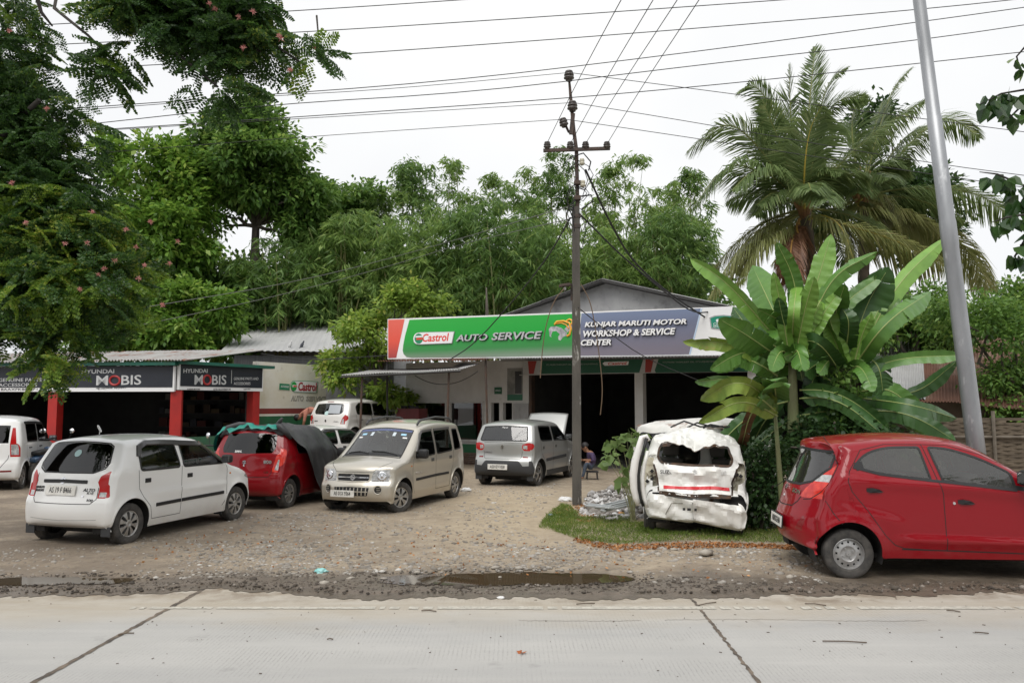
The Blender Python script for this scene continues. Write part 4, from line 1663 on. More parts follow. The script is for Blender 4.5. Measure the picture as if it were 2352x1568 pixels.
 # roof rails
 for sg in (1,-1):
  mb=MB()
  pts=[]
  for x,dz in ((2.02,0.0),(1.95,.045),(1.85,.06),(1.2,.075),(.62,.062),(.52,.045),(.45,0.0)):
   zc=float(np.interp(x,cb.sh.c[:cb.sh.n,0][cb.sh.ipk-60:cb.sh.ipk+60],cb.sh.c[:,1][cb.sh.ipk-60:cb.sh.ipk+60])) - .03
   pts.append(cb.pt(x,sg*.545,zc+dz))
  mb.tube(pts,[.02,.024,.022,.02,.022,.026,.02],8)
  mb.build('roof_rail',M('rail_grey',(.05,.05,.052),.45),cb.root,smooth=True)
 p,n=cb.side_frame(2.62,.80,1)
 MB().box(p,(.035,.02,.022),None,0,.006).build('indicator',m_amber,cb.root)
 p,n=cb.side_frame(2.33,.66,1)
 x=Vector((-1,0,0))
 text_obj('model_badge','WAGON R',.06,m_chrome,cb.root,p+n*.004,x,(0,0,1),extrude=.002,shear=.2)
 a=cb.pt(1.95,-.45,1.60)
 MB().tube([a,a+Vector((.0,-.02,.10)),a+Vector((-.12,-.03,.17))],.006,5).build('roof_aerial',m_black,cb.root)
 for sg in (1,-1):
  MB().box(cb.pt(2.90-.36,sg*.635,.22),(.015,.15,.16),None,0,.004).build('mud_flap',m_clad,cb.root)
# ---------- silver hatchback by the workshop, bonnet up
def silver_car():
 w1=rounded([(0.60,1.10),(0.72,1.06),(1.40,1.05),(1.36,1.38),(0.62,1.40)],0.045)
 w2=rounded([(1.49,1.05),(2.40,1.02),(2.34,1.10),(1.98,1.36),(1.46,1.38)],0.045)
 d1=[(0.62,1.02),(0.66,0.76),(.90,.58),(.95,.34),(1.45,.34),(1.45,1.02),(1.41,1.42),(.64,1.44)]
 d2=[(1.45,.34),(2.42,.34),(2.5,.5),(2.5,.9),(2.46,1.02),(1.98,1.41),(1.41,1.42),(1.45,1.02)]
 clad_side=[(-.2,.1),(4,.1),(4,.36),(2.6,.36),(0.95,.36),(.90,.36),(.2,.44),(.14,.62),(-.2,.62)]
 sp=dict(hw=0.76,xr=0.56,xf=2.94,tr=0.292,ar=0.355,zb=1.0,z0=0.22,tumble=0.26,bow_r=0.09,bow_f=0.16,crown=0.05,kr=0.05,kf=0.08,flare=0.03,round=0.08,
  sil=[(.14,.27),(.03,.33),(0,.45),(.02,.60),(.06,.66),(.09,.74),(.08,1.0),(.11,1.08),(.27,1.40),(.34,1.49),(.7,1.535),(1.3,1.56),(1.8,1.54),(2.05,1.49),
   (2.15,1.43),(2.45,1.22),(2.70,1.07),(2.95,1.03),(3.3,.95),(3.45,.84),(3.52,.62),(3.52,.36),(3.42,.26)],
  creases=[(0.78,0.014,0.06,0.5,2.7,0.0)],
  side=[('window',w1,None),('window#b',w2,None),('taillight',rounded([(-.1,.84),(.18,.86),(.24,.95),(.2,1.02),(-.1,1.03)],.03),None),
     ('bumper_cladding',clad_side,None),('door',d1,None),('door#f',d2,None)],
  cap=[('rear','rear_window',rounded(symm([(0,1.085),(.53,1.085),(.585,1.10),(.53,1.385),(0,1.40)]),.02)),
   ('rear','tail_lens',[(.50,.895),(.60,.875),(.60,.965),(.51,.975)]),
   ('rear','taillight',rounded([(.48,.90),(.53,.845),(.8,.84),(.8,1.03),(.60,1.03),(.485,.985)],.02)),
   ('rear','reflector',[(.50,.685),(.62,.685),(.62,.715),(.50,.72)]),
   ('rear','bumper_cladding',symm([(0,.62),(.40,.62),(.44,.60),(.52,.50),(.9,.52),(.9,.1),(0,.1)])),
   ('rear','tailgate',symm([(0,.66),(.44,.66),(.47,.70),(.49,.86),(.50,1.04),(.6,1.10),(.56,1.42),(0,1.43)])),
   ('front','windscreen',rounded(symm([(0,1.09),(.58,1.08),(.52,1.43),(0,1.45)]),.02)),
   ('front','engine_bay',symm([(0,.86),(.55,.86),(.58,1.03),(0,1.04)])),
   ('front','bumper_cladding',symm([(0,.1),(.9,.1),(.9,.45),(0,.45)]))])
 h=R(90-23)
 mats=car_mats(p_silver,g_dark,glass_mat('glass_sky',(0.3,0.33,0.36),1.25),g_clear)
 mats['window#b'],mats['door#f'],mats['engine_bay']=glass_mat('glass_open',(.7,.76,.74),.7),p_silver,m_black
 cb=CarBuilder('parked_car','silver hatchback with grey rear cladding and its bonnet open, plate AS01EV1858','car',sp,mats,put(sp,(1230,1117),h,-1),h,'cars parked in the workshop yard')
 cb.shell()
 cb.under()
 cb.cabin(dash=2.55,zseat=.6,top=1.2)
 cb.wheels('alloy5',mat=m_alloy)
 cb.strip('window_trim',[w1,w2],0.03,m_trim,0.004)
 cb.strip('rear_window_trim',[symm([(0.0001,1.075),(.55,1.075),(.595,1.1),(.54,1.395),(0.0001,1.41)])],0.03,m_trim,0.003,view='rear')
 finish(cb,[d1[:6],d2[1:5]])
 cb.strip('panel_seam',[[(0,.655),(.44,.66),(.475,.71),(.485,.84)],[(0,.655),(-.44,.66),(-.475,.71),(-.485,.84)],[(-.48,1.035),(.48,1.035)]],0.009,m_gap,0.002,view='rear',
  closed=False)
 cb.strip('side_moulding',[[(0.98,.60),(1.43,.61)],[(1.47,.61),(2.40,.63)]],0.075,m_clad,0.006,closed=False,thick=0.014)
 for xx in (0.80,1.66):
  cb.handle(xx,.90,'flap',M('handle_grey',(.08,.08,.075),.4),ln=.13)
 cb.mirrors(2.33,1.04,m_black,size=(.12,.18,.14))
 cb.emblem(0,.93,'rear',0.10,m_chrome,'S')
 p,n=cb.cap_frame(0,.85,'rear')
 MB().box(p,(.02,.025,.025),None,0,.005).build('lock',m_chrome,cb.root)
 cb.badge('model_badge','S-PRESSO',0.05,m_chrome,.36,.80,'rear',xs=1.0)
 cb.badge('window_sticker','Maruti',0.06,m_white,.0,1.375,'rear',xs=0.9)
 cb.plate('AS01EV1858',.08,.475,'rear',w=0.5,h=0.125,size=0.105,off=.02,xs=.68)
 # raised bonnet
 sh=[]
 n_=12
 for k in range(n_+1):
  t=k /n_
  for j in range(-8,9):
   y=j /8 *(.60-.06*t)
   ln=.78 *t
   a_=R(52)
   cam=.045 *(1-(j/8)**2) - .05 *t *t
   sh.append(cb.pt(2.74+ln*math.cos(a_)-cam*math.sin(a_),y,1.07+ln*math.sin(a_)+cam*math.cos(a_)))
 f=[(a*17+b,a*17+b+1,(a+1)*17+b+1,(a+1)*17+b) for a in range(n_) for b in range(16)]
 o=mk('bonnet',[tuple(v) for v in sh],f,p_silver,cb.root,smooth=True)
 md=o.modifiers.new('thick','SOLIDIFY')
 md.thickness=.025
 tag(o,'silver bonnet standing open')
 MB().tube([cb.pt(3.2,-.5,.9),cb.pt(3.1,-.45,1.5)],.008,5).build('bonnet_stay',m_black,cb.root)
 for xw in (0.56-.37,):
  for sg in (1,-1):
   MB().box(cb.pt(xw,sg*.655,.24),(.015,.16,.16),None,0,.004).build('mud_flap',m_clad,cb.root)
# ---------- white hatchback on the raised corner at the back
def back_hatchback():
 w1=rounded([(0.66,1.04),(1.46,1.0),(1.46,1.38),(0.85,1.40),(0.64,1.28)],0.06)
 w2=rounded([(1.54,1.0),(2.55,.96),(2.46,1.06),(2.05,1.35),(1.54,1.38)],0.05)
 d1=[(0.62,1.02),(0.66,0.76),(.92,.5),(.97,.3),(1.5,.3),(1.5,1.42),(.8,1.45),(.6,1.3)]
 d2=[(1.5,.3),(2.55,.3),(2.62,.5),(2.62,.9),(2.58,1.0),(2.05,1.40),(1.5,1.42)]
 sp=dict(hw=0.80,xr=0.55,xf=2.975,tr=0.29,ar=0.345,zb=0.98,z0=0.22,tumble=0.27,bow_r=0.12,bow_f=0.2,crown=0.05,kr=0.07,kf=0.12,flare=0.02,
  sil=[(.16,.27),(.03,.33),(0,.45),(.02,.62),(.06,.70),(.09,.95),(.12,1.03),(.28,1.38),(.34,1.48),(.7,1.535),(1.3,1.56),(1.8,1.54),(2.1,1.47),
   (2.5,1.22),(2.85,1.0),(3.1,.93),(3.35,.82),(3.5,.68),(3.57,.52),(3.56,.36),(3.46,.25)],
  creases=[(0.88,0.014,0.06,0.3,2.9,0.0)],
  side=[('window',w1,None),('window#b',w2,None),('taillight',rounded([(-.1,.72),(.12,.72),(.26,.90),(.24,1.0),(-.1,1.06)],.03),None),('door',d1,None),
     ('door#f',d2,None)],
  cap=[('rear','rear_window',rounded(symm([(0,1.02),(.50,1.04),(.585,1.12),(.53,1.37),(0,1.39)]),.04)),
   ('rear','tail_lens',[(.565,.74),(.66,.73),(.64,.90),(.60,.88)]),
   ('rear','taillight',rounded([(.54,.73),(.8,.72),(.8,1.05),(.67,1.03),(.585,.9)],.02)),
   ('rear','high_brake_light',symm([(0,1.425),(.13,1.425),(.13,1.45),(0,1.45)])),
   ('rear','tailgate',symm([(0,.55),(.5,.56),(.55,.72),(.62,1.06),(.56,1.42),(0,1.42)])),
   ('front','windscreen',symm([(0,1.02),(.6,1.02),(.52,1.42),(0,1.44)]))])
 h=R(90-27)
 mats=car_mats(p_white_old,g_black,glass_mat('glass_rear_mix',(.25,.27,.28),1.0),g_clear)
 mats['window#b'],mats['door#f'],mats['high_brake_light']=g_black,p_white_old,m_dkred_lens
 rc=P(745,930,25.6)
 loc=(rc.x+math.cos(h)*.55,rc.y+math.sin(h)*.55,.57)
 cb=CarBuilder('parked_car','white hatchback with round red tail lights on the raised corner under the awning','car',sp,mats,loc,h,'cars parked in the workshop yard')
 cb.shell()
 cb.under()
 cb.cabin(dash=2.6,zseat=.55,top=1.15)
 cb.wheels('cap8')
 cb.strip('window_trim',[w1,w2],0.026,m_trim,0.004)
 finish(cb,[d1[:6],d2[1:5]])
 for xx in (0.86,1.72):
  cb.handle(xx,.86,'pull')
 cb.mirrors(2.45,.99,m_black)
 cb.emblem(0,.83,'rear',0.09,m_chrome,'S')
 cb.badge('model_badge','CELERIO',.05,m_chrome,-.40,.80,'rear')
 cb.badge('maker_badge','MARUTI',.045,m_black,.42,.815,'rear',bold=.001)
 cb.strip('tailgate_recess',[[(-.09,.655),(.09,.655)]],.075,m_black,.004,view='rear',closed=False)
 cb.strip('window_sheet',[[(-.02,1.20),(-.46,1.20)]],.30,M('film_pale',(.42,.45,.48),.3),.003,view='rear',closed=False)
 p,n=cb.cap_frame(.02,1.07,'rear')
 MB().lathe([(0,.004),(.075,.003),(.08,0)],mat=Matrix.Translation(p) @ n.to_track_quat('Z','Y').to_matrix().to_4x4(),n=18).build('rear_sticker',M('sticker_mint',(.5,.68,.66),.5),cb.root)
# ---------- white saloon behind the tarpaulin
def white_saloon():
 w1=rounded([(1.05,.95),(1.80,.945),(1.78,1.26),(1.45,1.275),(1.22,1.20)],0.04)
 w2=rounded([(1.92,.945),(2.88,.93),(2.80,1.0),(2.38,1.24),(1.88,1.27)],0.04)
 d1=[(.98,.94),(1.0,.6),(1.15,.3),(1.86,.3),(1.86,1.31),(1.4,1.31),(1.15,1.2)]
 d2=[(1.86,.3),(2.9,.3),(2.98,.5),(2.97,.94),(2.4,1.285),(1.86,1.31)]
 sp=dict(hw=0.79,xr=0.86,xf=3.24,tr=0.28,ar=0.335,zb=0.92,z0=0.2,tumble=0.34,bow_r=0.12,bow_f=0.2,crown=0.05,kr=0.08,kf=0.12,
  sil=[(.12,.26),(.02,.33),(0,.5),(.04,.85),(.1,.95),(.5,.99),(.72,1.0),(1.15,1.29),(1.35,1.35),(1.8,1.39),(2.2,1.375),(2.5,1.30),(2.85,1.1),
   (3.15,.93),(3.6,.85),(3.95,.72),(4.06,.55),(4.05,.35),(3.95,.24)],
  side=[('window',w1,None),('window#b',w2,None),('door',d1,None),('door#f',d2,None)],
  cap=[('rear','rear_window',symm([(0,1.02),(.56,1.02),(.5,1.29),(0,1.31)])),('front','windscreen',symm([(0,.95),(.62,.95),(.54,1.29),(0,1.3)])),
   ('front','bonnet',symm([(0,.7),(.55,.72),(.65,.92),(0,.93)]))])
 h=R(90-30)
 mats=car_mats(p_white,glass_mat('glass_green',(.42,.55,.5),.9),g_dark,g_clear)
 mats['window#b'],mats['door#f']=mats['window'],p_white
 c=P(722,972,20.1)
 mid=1.8 - .86
 loc=(c.x-math.cos(h)*mid,c.y-math.sin(h)*mid,0.02)
 cb=CarBuilder('parked_car','white saloon standing between the tarpaulin and the raised back corner','car',sp,mats,loc,h,'cars parked in the workshop yard')
 cb.shell()
 cb.under()
 cb.cabin(xs=(1.65,2.35),zseat=.45,top=1.02,dash=2.95)
 cb.wheels('cap6')
 cb.strip('window_trim',[w1,w2],0.03,m_trim,0.004)
 cb.strip('rain_visor',[[(1.2,1.2),(1.45,1.29),(1.9,1.285),(2.38,1.255),(2.84,.99)]],0.05,M('visor_grey',(.11,.105,.10),.3),0.01,closed=False,thick=.015)
 finish(cb,[d1[:4],d2[1:5]])
 for xx in (1.25,2.05):
  cb.handle(xx,.84,'flap')
 cb.mirrors(2.80,.94,m_black)
# ---------- white tall hatchback cut by the left edge of the picture
def left_car():
 w1=rounded([(0.62,1.08),(1.45,1.06),(1.45,1.47),(0.66,1.49)],0.05)
 w2=rounded([(1.53,1.06),(2.5,1.02),(2.42,1.12),(2.08,1.44),(1.53,1.47)],0.05)
 d1=[(0.62,1.02),(0.66,0.76),(.92,.5),(.97,.3),(1.49,.3),(1.49,1.52),(.62,1.54)]
 d2=[(1.49,.3),(2.5,.3),(2.58,.5),(2.58,.9),(2.55,1.05),(2.1,1.49),(1.49,1.52)]
 sp=dict(hw=0.81,xr=0.55,xf=2.985,tr=0.29,ar=0.345,zb=1.02,z0=0.2,tumble=0.2,bow_r=0.10,bow_f=0.2,crown=0.05,kr=0.05,kf=0.12,
  sil=[(.16,.25),(.03,.3),(0,.45),(.02,.62),(.06,.70),(.08,1.02),(.15,1.30),(.24,1.54),(.32,1.60),(.7,1.65),(1.3,1.675),(1.9,1.64),(2.15,1.55),
   (2.5,1.25),(2.75,1.06),(3.1,1.0),(3.4,.88),(3.55,.7),(3.6,.5),(3.58,.36),(3.48,.25)],
  side=[('window',w1,None),('window#b',w2,None),('tail_lens',[(-.1,.80),(.19,.80),(.19,1.03),(-.1,1.04)],None),
     ('taillight',[(-.1,.755),(.22,.755),(.22,.95),(.19,1.05),(.25,1.38),(-.1,1.40)],None),
     ('door',d1,None),('door#f',d2,None)],
  cap=[('rear','rear_window',symm([(0,1.06),(.56,1.06),(.56,1.45),(0,1.46)])),
   ('rear','tail_lens',[(.63,.80),(.8,.80),(.8,1.03),(.61,1.03)]),
   ('rear','taillight',[(.61,.76),(.8,.755),(.8,1.40),(.60,1.40),(.59,1.04)]),
   ('rear','reflector',[(.42,.43),(.66,.43),(.66,.47),(.42,.47)]),
   ('rear','tailgate',symm([(0,.50),(.44,.52),(.57,.72),(.58,1.5),(0,1.5)])),
   ('front','windscreen',symm([(0,1.08),(.62,1.08),(.56,1.52),(0,1.53)]))])
 h=R(90+17)
 mats=car_mats(p_white,g_black,g_black,g_clear)
 mats['window#b'],mats['door#f']=g_black,p_white
 cb=CarBuilder('parked_car','white tall hatchback cut off by the left edge, tall red and clear tail light','car',sp,mats,put(sp,(42,1124),h,-1),h,'cars parked in the workshop yard')
 cb.shell()
 cb.under()
 cb.cabin(dash=2.6,zseat=.6,top=1.25)
 cb.wheels('cap8')
 cb.strip('window_trim',[w1,w2],0.03,m_trim,0.004)
 cb.strip('rain_visor',[[(.60,1.50),(1.5,1.49),(2.08,1.455),(2.42,1.13)]],0.06,m_trim,0.012,closed=False,thick=.02)
 finish(cb,[d1[:6],d2[1:5]])
 cb.strip('panel_seam',[[(0,.50),(.44,.52),(.575,.72),(.585,.8)],[(0,.50),(-.44,.52),(-.575,.72),(-.585,.8)]],0.01,m_gap,0.002,view='rear',closed=False)
 for xx in (0.86,1.72):
  cb.handle(xx,.93,'pull')
 cb.mirrors(2.42,1.03,m_black)
 cb.badge('maker_badge','SUZUKI',.05,m_chrome,.3,.9,'rear')
# ---------- red hatchback in front on the right
def red_front_car():
 w1=rounded([(0.58,1.215),(0.86,1.145),(1.385,1.085),(1.31,1.435),(0.95,1.43),(0.72,1.36)],[.02,.1,.02,.03,.12,.1])
 w2=rounded([(1.51,1.075),(2.26,.99),(2.23,1.16),(1.95,1.31),(1.62,1.42),(1.41,1.435)],[.02,.02,.04,.15,.12,.03])
 d1=[(0.53,1.17),(0.50,1.06),(.54,.95),(.69,.76),(.88,.48),(.98,.38),(1.08,.345),(1.525,.325),(1.505,.93),(1.455,1.08),(1.345,1.462),(.95,1.462),(.68,1.40)]
 d2=[(1.525,.325),(2.50,.31),(2.62,.45),(2.60,.88),(2.50,1.02),(2.24,1.22),(1.95,1.36),(1.62,1.455),(1.345,1.462),(1.455,1.08),(1.505,.93)]
 sp=dict(hw=0.775,xr=0.50,xf=2.88,tr=0.268,ar=0.345,zb=1.0,z0=0.235,tumble=0.36,bow_r=0.25,bow_f=0.24,crown=0.06,kr=0.10,kf=0.14,flare=0.028,round=0.10,step=0.028,rows=44,K=24,
  sil=[(.14,.29),(-.02,.33),(-.07,.45),(-.07,.60),(-.02,.72),(0.0,.80),(.04,.93),(.09,1.0),(.225,1.30),(.24,1.40),(.245,1.46),(.32,1.505),(.62,1.54),(1.0,1.57),
   (1.4,1.575),(1.8,1.53),(2.1,1.42),(2.45,1.20),(2.80,.98),(3.1,.87),(3.33,.73),(3.46,.56),(3.47,.36),(3.38,.24)],
  creases=[(1.12,0.02,0.075,0.35,3.0,-0.085),(.80,.012,.10,.35,1.15,-.25),(0.45,0.026,0.06,0.95,2.9,-0.02)],
  side=[('window',w1,None),('window#b',w2,None),
     ('tail_lens',[(-.1,1.05),(.215,1.07),(.26,1.15),(-.1,1.135)],None),
     ('taillight',rounded([(-.1,.86),(.10,.87),(.22,.95),(.36,1.10),(.43,1.235),(.36,1.345),(.2,1.32),(-.1,1.2)],.02),None),
     ('door',d1,None),('door#f',d2,None)],
  cap=[('rear','rear_window',rounded(symm([(0,.995),(.30,1.0),(.46,1.05),(.575,1.20),(.53,1.36),(0,1.385)]),.03)),
   ('rear','tail_lens',[(.47,1.045),(.50,1.12),(.8,1.14),(.8,1.055)]),
   ('rear','taillight',[(.38,.855),(.43,.96),(.47,1.03),(.59,1.18),(.66,1.3),(.8,1.3),(.8,.86)]),
   ('rear','reflector',[(.40,.50),(.50,.48),(.53,.62),(.50,.66)]),
   ('rear','tailgate',symm([(0,.735),(.28,.745),(.36,.80),(.42,.97),(.60,1.22),(.57,1.40),(0,1.41)])),
   ('front','windscreen',symm([(0,1.0),(.60,1.0),(.50,1.40),(0,1.42)])),('front','bonnet',symm([(0,.7),(.5,.72),(.62,.96),(0,.97)])),
   ('front','headlight',[(.4,.62),(.8,.6),(.8,.85),(.5,.74)])])
 h=R(-4.4)
 mats=car_mats(p_red,glass_mat('glass_grey',(.5,.52,.51),1.2,dirt=.06),glass_mat('glass_grey2',(.25,.26,.26),1.2,dirt=.04),g_clear)
 mats['window#b'],mats['door#f']=mats['window'],p_red
 mats['taillight']=M('lens_bright',(.72,.055,.03),.15,coat=.5,col2=(.45,.012,.01),vs=9)
 cb=CarBuilder('parked_car','bright red hatchback with steel wheels on the road edge, plate AS01DG2464','car',sp,mats,put(sp,(1947,1326),h,-1),h,'cars parked at the roadside')
 cb.shell()
 cb.under()
 cb.cabin(xs=(1.22,1.98),zseat=.55,top=1.17,dash=2.5,mat=m_seat_lt)
 cb.wheels('steel',mat=M('steel_wheel',(.45,.45,.45),.42,.6,col2=(.33,.32,.31),vs=14),tw=.16)
 cb.strip('window_trim',[w1,w2],0.024,m_trim,0.004)
 cb.strip('window_trim',[[(.575,1.215),(.86,1.14),(1.385,1.075),(1.51,1.065),(2.27,.978)]],0.03,m_black,0.006,closed=False)
 qv=[(.585,1.215),(.70,1.18),(.675,1.31)]
 cb.strip('quarter_panel',[[(.60,1.218),(.685,1.235)]],0.09,m_black,0.005,closed=False)
 cb.strip('rear_window_trim',[symm([(0.0001,.985),(.30,.99),(.47,1.04),(.59,1.2),(.54,1.37),(0.0001,1.395)])],0.03,m_trim,0.003,view='rear')
 finish(cb,[d1[:8],d2[1:5],[(1.525,.325),(1.505,.93),(1.455,1.08),(1.345,1.462)],[(1.345,1.462),(.95,1.462),(.68,1.40),(.53,1.17)],[(1.62,1.455),(1.345,1.462)],
    [(1.62,1.455),(1.95,1.36),(2.24,1.22)],[(.24,.90),(.33,.72),(.42,.60)]])
 cb.strip('panel_seam',[[(0,.73),(.28,.74),(.365,.80),(.40,.86)],[(0,.73),(-.28,.74),(-.365,.80),(-.40,.86)]],0.012,m_gap,0.002,view='rear',closed=False)
 cb.strip('sill_moulding',[[(1.05,.335),(1.6,.325),(2.5,.30)]],0.012,m_gap,0.002,closed=False)
 cb.strip('taillight_rim',[[(.03,.86),(.10,.865),(.22,.945),(.365,1.10),(.437,1.235),(.365,1.352),(.33,1.345)]],.010,m_gap,.003,closed=False)
 cb.handle(.78,.965,'leaf',ln=.17)
 cb.handle(1.74,.845,'leaf',ln=.17)
 p,n=cb.side_frame(1.615,.835,-1)
 MB().lathe([(0,.006),(.014,.006),(.017,0)],mat=Matrix.Translation(p) @ n.to_track_quat('Z','Y').to_matrix().to_4x4(),n=12).build('lock',m_chrome,cb.root)
 cb.mirrors(2.33,1.06,m_black,size=(.13,.2,.17))
 mb=MB()
 for sg in (1,-1):
  a,b,c=[cb.side_frame(x,z,sg)[0]+Vector((0,sg*.006,0)) for x,z in ((2.22,.985),(2.42,.97),(2.25,1.17))]
  mb.add([a,b,c],[(0,1,2)])
 mb.build('mirror_base',m_black,cb.root)
 cb.emblem(0,.93,'rear',0.088,m_chrome,'H')
 cb.badge('model_badge','EON',.07,m_chrome,-.30,.905,'rear',xs=1.15,bold=.002)
 p,n=cb.cap_frame(0,.83,'rear')
 MB().box(p,(.02,.03,.03),Matrix.Rotation(R(45),3,'X'),0,.006).build('lock',m_chrome,cb.root)
 pl=cb.plate('AS01DG2464',-.02,.545,'rear',w=.48,h=.125,size=.1,off=.03,frame=True,xs=.64,n_over=(-1,0,.08),roll=R(-1))
 # roof dust lies on the top panel
 cb.strip('spoiler_seam',[[(-.55,1.505),(0,1.525),(.55,1.505)]],.008,m_gap,.002,view='rear',closed=False)
white_hatchback()
red_hatchback()
champagne_car()
silver_car()
back_hatchback()
white_saloon()
left_car()
red_front_car()
# ------------------------------------------------------------------ buildings
class Pl:
 """a vertical wall plane through two ground points, seen from the camera side"""
 def __init__(s,a,b):
  s.a,s.b=Vector((a[0],a[1],0)),Vector((b[0],b[1],0))
  s.e=(s.b-s.a).normalized()
  s.n=Vector((s.e.y,-s.e.x,0))
  if s.n.y > 0:
   s.n=-s.n
  s.len=(s.b-s.a).length
 def px(s,u,v,off=0.0):
  """point seen at pixel (u, v) on the plane moved 'off' metres towards the viewer"""
  d=ray(u,v)
  o=s.a +s.n *off
  t=(o-Vector((0,0,CAM_H))).dot(s.n) /d.dot(s.n)
  return Vector((0,0,CAM_H)) +d *t
 def at(s,k,z,off=0.0):
  p=s.a +s.e *k +s.n *off
  return Vector((p.x,p.y,z))
 def sz(s,u,v,off=0.0):
  p=s.px(u,v,off)
  return (p-s.a).dot(s.e),p.z
 def box(s,mb,k0,k1,z0,z1,o0,o1,mi=0):
  p=[s.at(k0,z0,o0),s.at(k1,z0,o0),s.at(k1,z0,o1),s.at(k0,z0,o1),s.at(k0,z1,o0),s.at(k1,z1,o0),s.at(k1,z1,o1),s.at(k0,z1,o1)]
  mb.hexa(p,mi)
  return mb
def text_fit(name,txt,mat,parent,Lp,Rp,cap,off,n,extrude=0.006,shear=0.0,bold=0.0,up=Vector((0,0,1)),world=True,desc=False):
 """lettering stretched to run from Lp to Rp (baseline ends) with the given letter height"""
 o=text_obj(name,txt,1.0,mat,None,(0,0,0),(1,0,0),(0,0,1),extrude=0.0,shear=shear,bold=bold,align='LEFT')
 me=o.data
 c=np.empty(len(me.vertices)*3)
 me.vertices.foreach_get('co',c)
 c=c.reshape(-1,3)
 x0,x1=c[:,0].min(),c[:,0].max()
 z0,z1=c[:,2].min(),c[:,2].max()
 d=(Rp-Lp)
 e=d.normalized()
 kx,kz=d.length /(x1-x0),cap /(z1-z0)
 base=np.array(Lp+n*off)
 w=base +np.outer((c[:,0]-x0)*kx,np.array(e)) +np.outer((c[:,2]-z0)*kz,np.array(up))
 if extrude:
  nv=len(w)
  bm=bmesh.new()
  bm.from_mesh(me)
  for v,p in zip(bm.verts,w):
   v.co=p
  bmesh.ops.remove_doubles(bm,verts=bm.verts[:],dist=1e-5)
  r=bmesh.ops.extrude_face_region(bm,geom=bm.faces[:])
  for g in r['geom']:
   if isinstance(g,bmesh.types.BMVert):
    g.co += n *extrude
  bmesh.ops.recalc_face_normals(bm,faces=bm.faces[:])
  for f in bm.faces:
   f.smooth=False
  bm.to_mesh(me)
  bm.free()
 else:
  me.vertices.foreach_set('co',w.reshape(-1))
 if parent is not None:
  o.parent=parent
  loc=Vector((0,0,0))
  p=parent
  while p is not None:
   loc += p.location
   p=p.parent
  me.transform(Matrix.Translation(-loc))
 me.update()
 return o
def corr_sheet(mb,p00,p10,p11,p01,waves,amp,nv=6,mi=0,sag=0.0,seed=1,th=0.006):
 """corrugated sheet between four corners; the ribs run from edge p00-p10 to edge p01-p11"""
 g=rng(seed)
 p00,p10,p11,p01=[np.array(p,dtype=float) for p in (p00,p10,p11,p01)]
 n=waves *6
 U,Vv=np.meshgrid(np.linspace(0,1,n+1),np.linspace(0,1,nv+1))
 a=p00[None,None] *((1-U)*(1-Vv))[...,None] +p10 *(U*(1-Vv))[...,None] +p11 *(U*Vv)[...,None] +p01 *((1-U)*Vv)[...,None]
 nr=np.cross(p10-p00,p01-p00)
 nr=nr /np.linalg.norm(nr)
 if nr[2] < 0:
  nr=-nr
 w=np.sin(U*waves*2*np.pi) *amp
 w += sag *(np.sin(U*5.1+g.uniform(0,6))*0.5+np.sin(U*12.3+Vv*2+g.uniform(0,6))*0.3) *(1-Vv*.6)
 a=a +nr *w[...,None]
 b=a - nr *th
 m=(n+1) *(nv+1)
 ids=np.arange(m).reshape(nv+1,n+1)
 F=np.stack([ids[:-1,:-1],ids[:-1,1:],ids[1:,1:],ids[1:,:-1]],-1).reshape(-1,4)
 fs=[tuple(int(k) for k in q) for q in F] +[tuple(int(k)+m for k in q[::-1]) for q in F]
 for i in range(n):
  fs.append((int(ids[0,i]),int(ids[0,i])+m,int(ids[0,i+1])+m,int(ids[0,i+1])))
 mb.add(np.vstack([a.reshape(-1,3),b.reshape(-1,3)]).tolist(),fs,mi)
m_plaster=M('plaster_white',(0.66,0.655,0.64),0.9,col2=(0.55,0.545,0.53),vs=1.3,col3=(0.42,0.40,0.37),vs3=3.0,lo3=.62,hi3=.8,bump=.1)
m_plaster_grey=M('plaster_grey',(0.40,0.40,0.40),0.9,col2=(0.30,0.30,0.305),vs=.9,col3=(0.22,.22,.22),vs3=2.5,bump=.1)
m_dark_in=M('shaded_interior',(0.045,0.045,0.043),0.95,col2=(0.025,.025,.025),vs=1.5)  # interior shade put into a near-black wall colour
m_conc=M('floor_concrete',(0.17,0.16,0.15),0.9,col2=(.10,.095,.09),vs=1.2)
m_green=M('paint_green',(0.015,0.17,0.06),0.55,col2=(0.02,0.12,0.05),vs=2)
m_green_dk=M('paint_green_beam',(0.01,0.13,0.09),0.5,col2=(0.02,0.09,0.06),vs=3)
m_redp=M('paint_red_pillar',(0.42,0.02,0.015),0.5,col2=(0.33,.018,.015),vs=3,col3=(.2,.06,.05),vs3=6,lo3=.66,hi3=.8)
m_rust_sheet=M('sheet_rusty',(0.22,0.085,0.05),0.85,col2=(0.12,0.05,0.035),vs=2,col3=(.32,.24,.2),vs3=1.2,lo3=.55,hi3=.75)
m_zinc=M('sheet_zinc',(0.46,0.46,0.455),0.65,0.1,col2=(0.34,0.335,0.33),vs=1.2,col3=(.2,.11,.07),vs3=2.0,lo3=.62,hi3=.75)
m_zinc_old=M('sheet_whitened',(0.47,0.46,0.445),0.7,0.05,col2=(0.33,.315,.30),vs=2.2,col3=(.25,.09,.05),vs3=1.6,lo3=.54,hi3=.64,stretch=(2.6,.5,.5))
m_steel_post=M('post_rust',(0.10,0.055,0.035),0.8,col2=(.05,.04,.035),vs=5)
m_dark_steel=M('dark_steel',(0.035,0.033,0.032),0.7)
m_frame_w=M('frame_white',(.62,.62,.60),.6,col2=(.45,.44,.42),vs=4)
m_red_print=M('print_red',(.72,.05,.03),.45)
m_sign_white=M('print_white',(.80,.80,.80),.4)
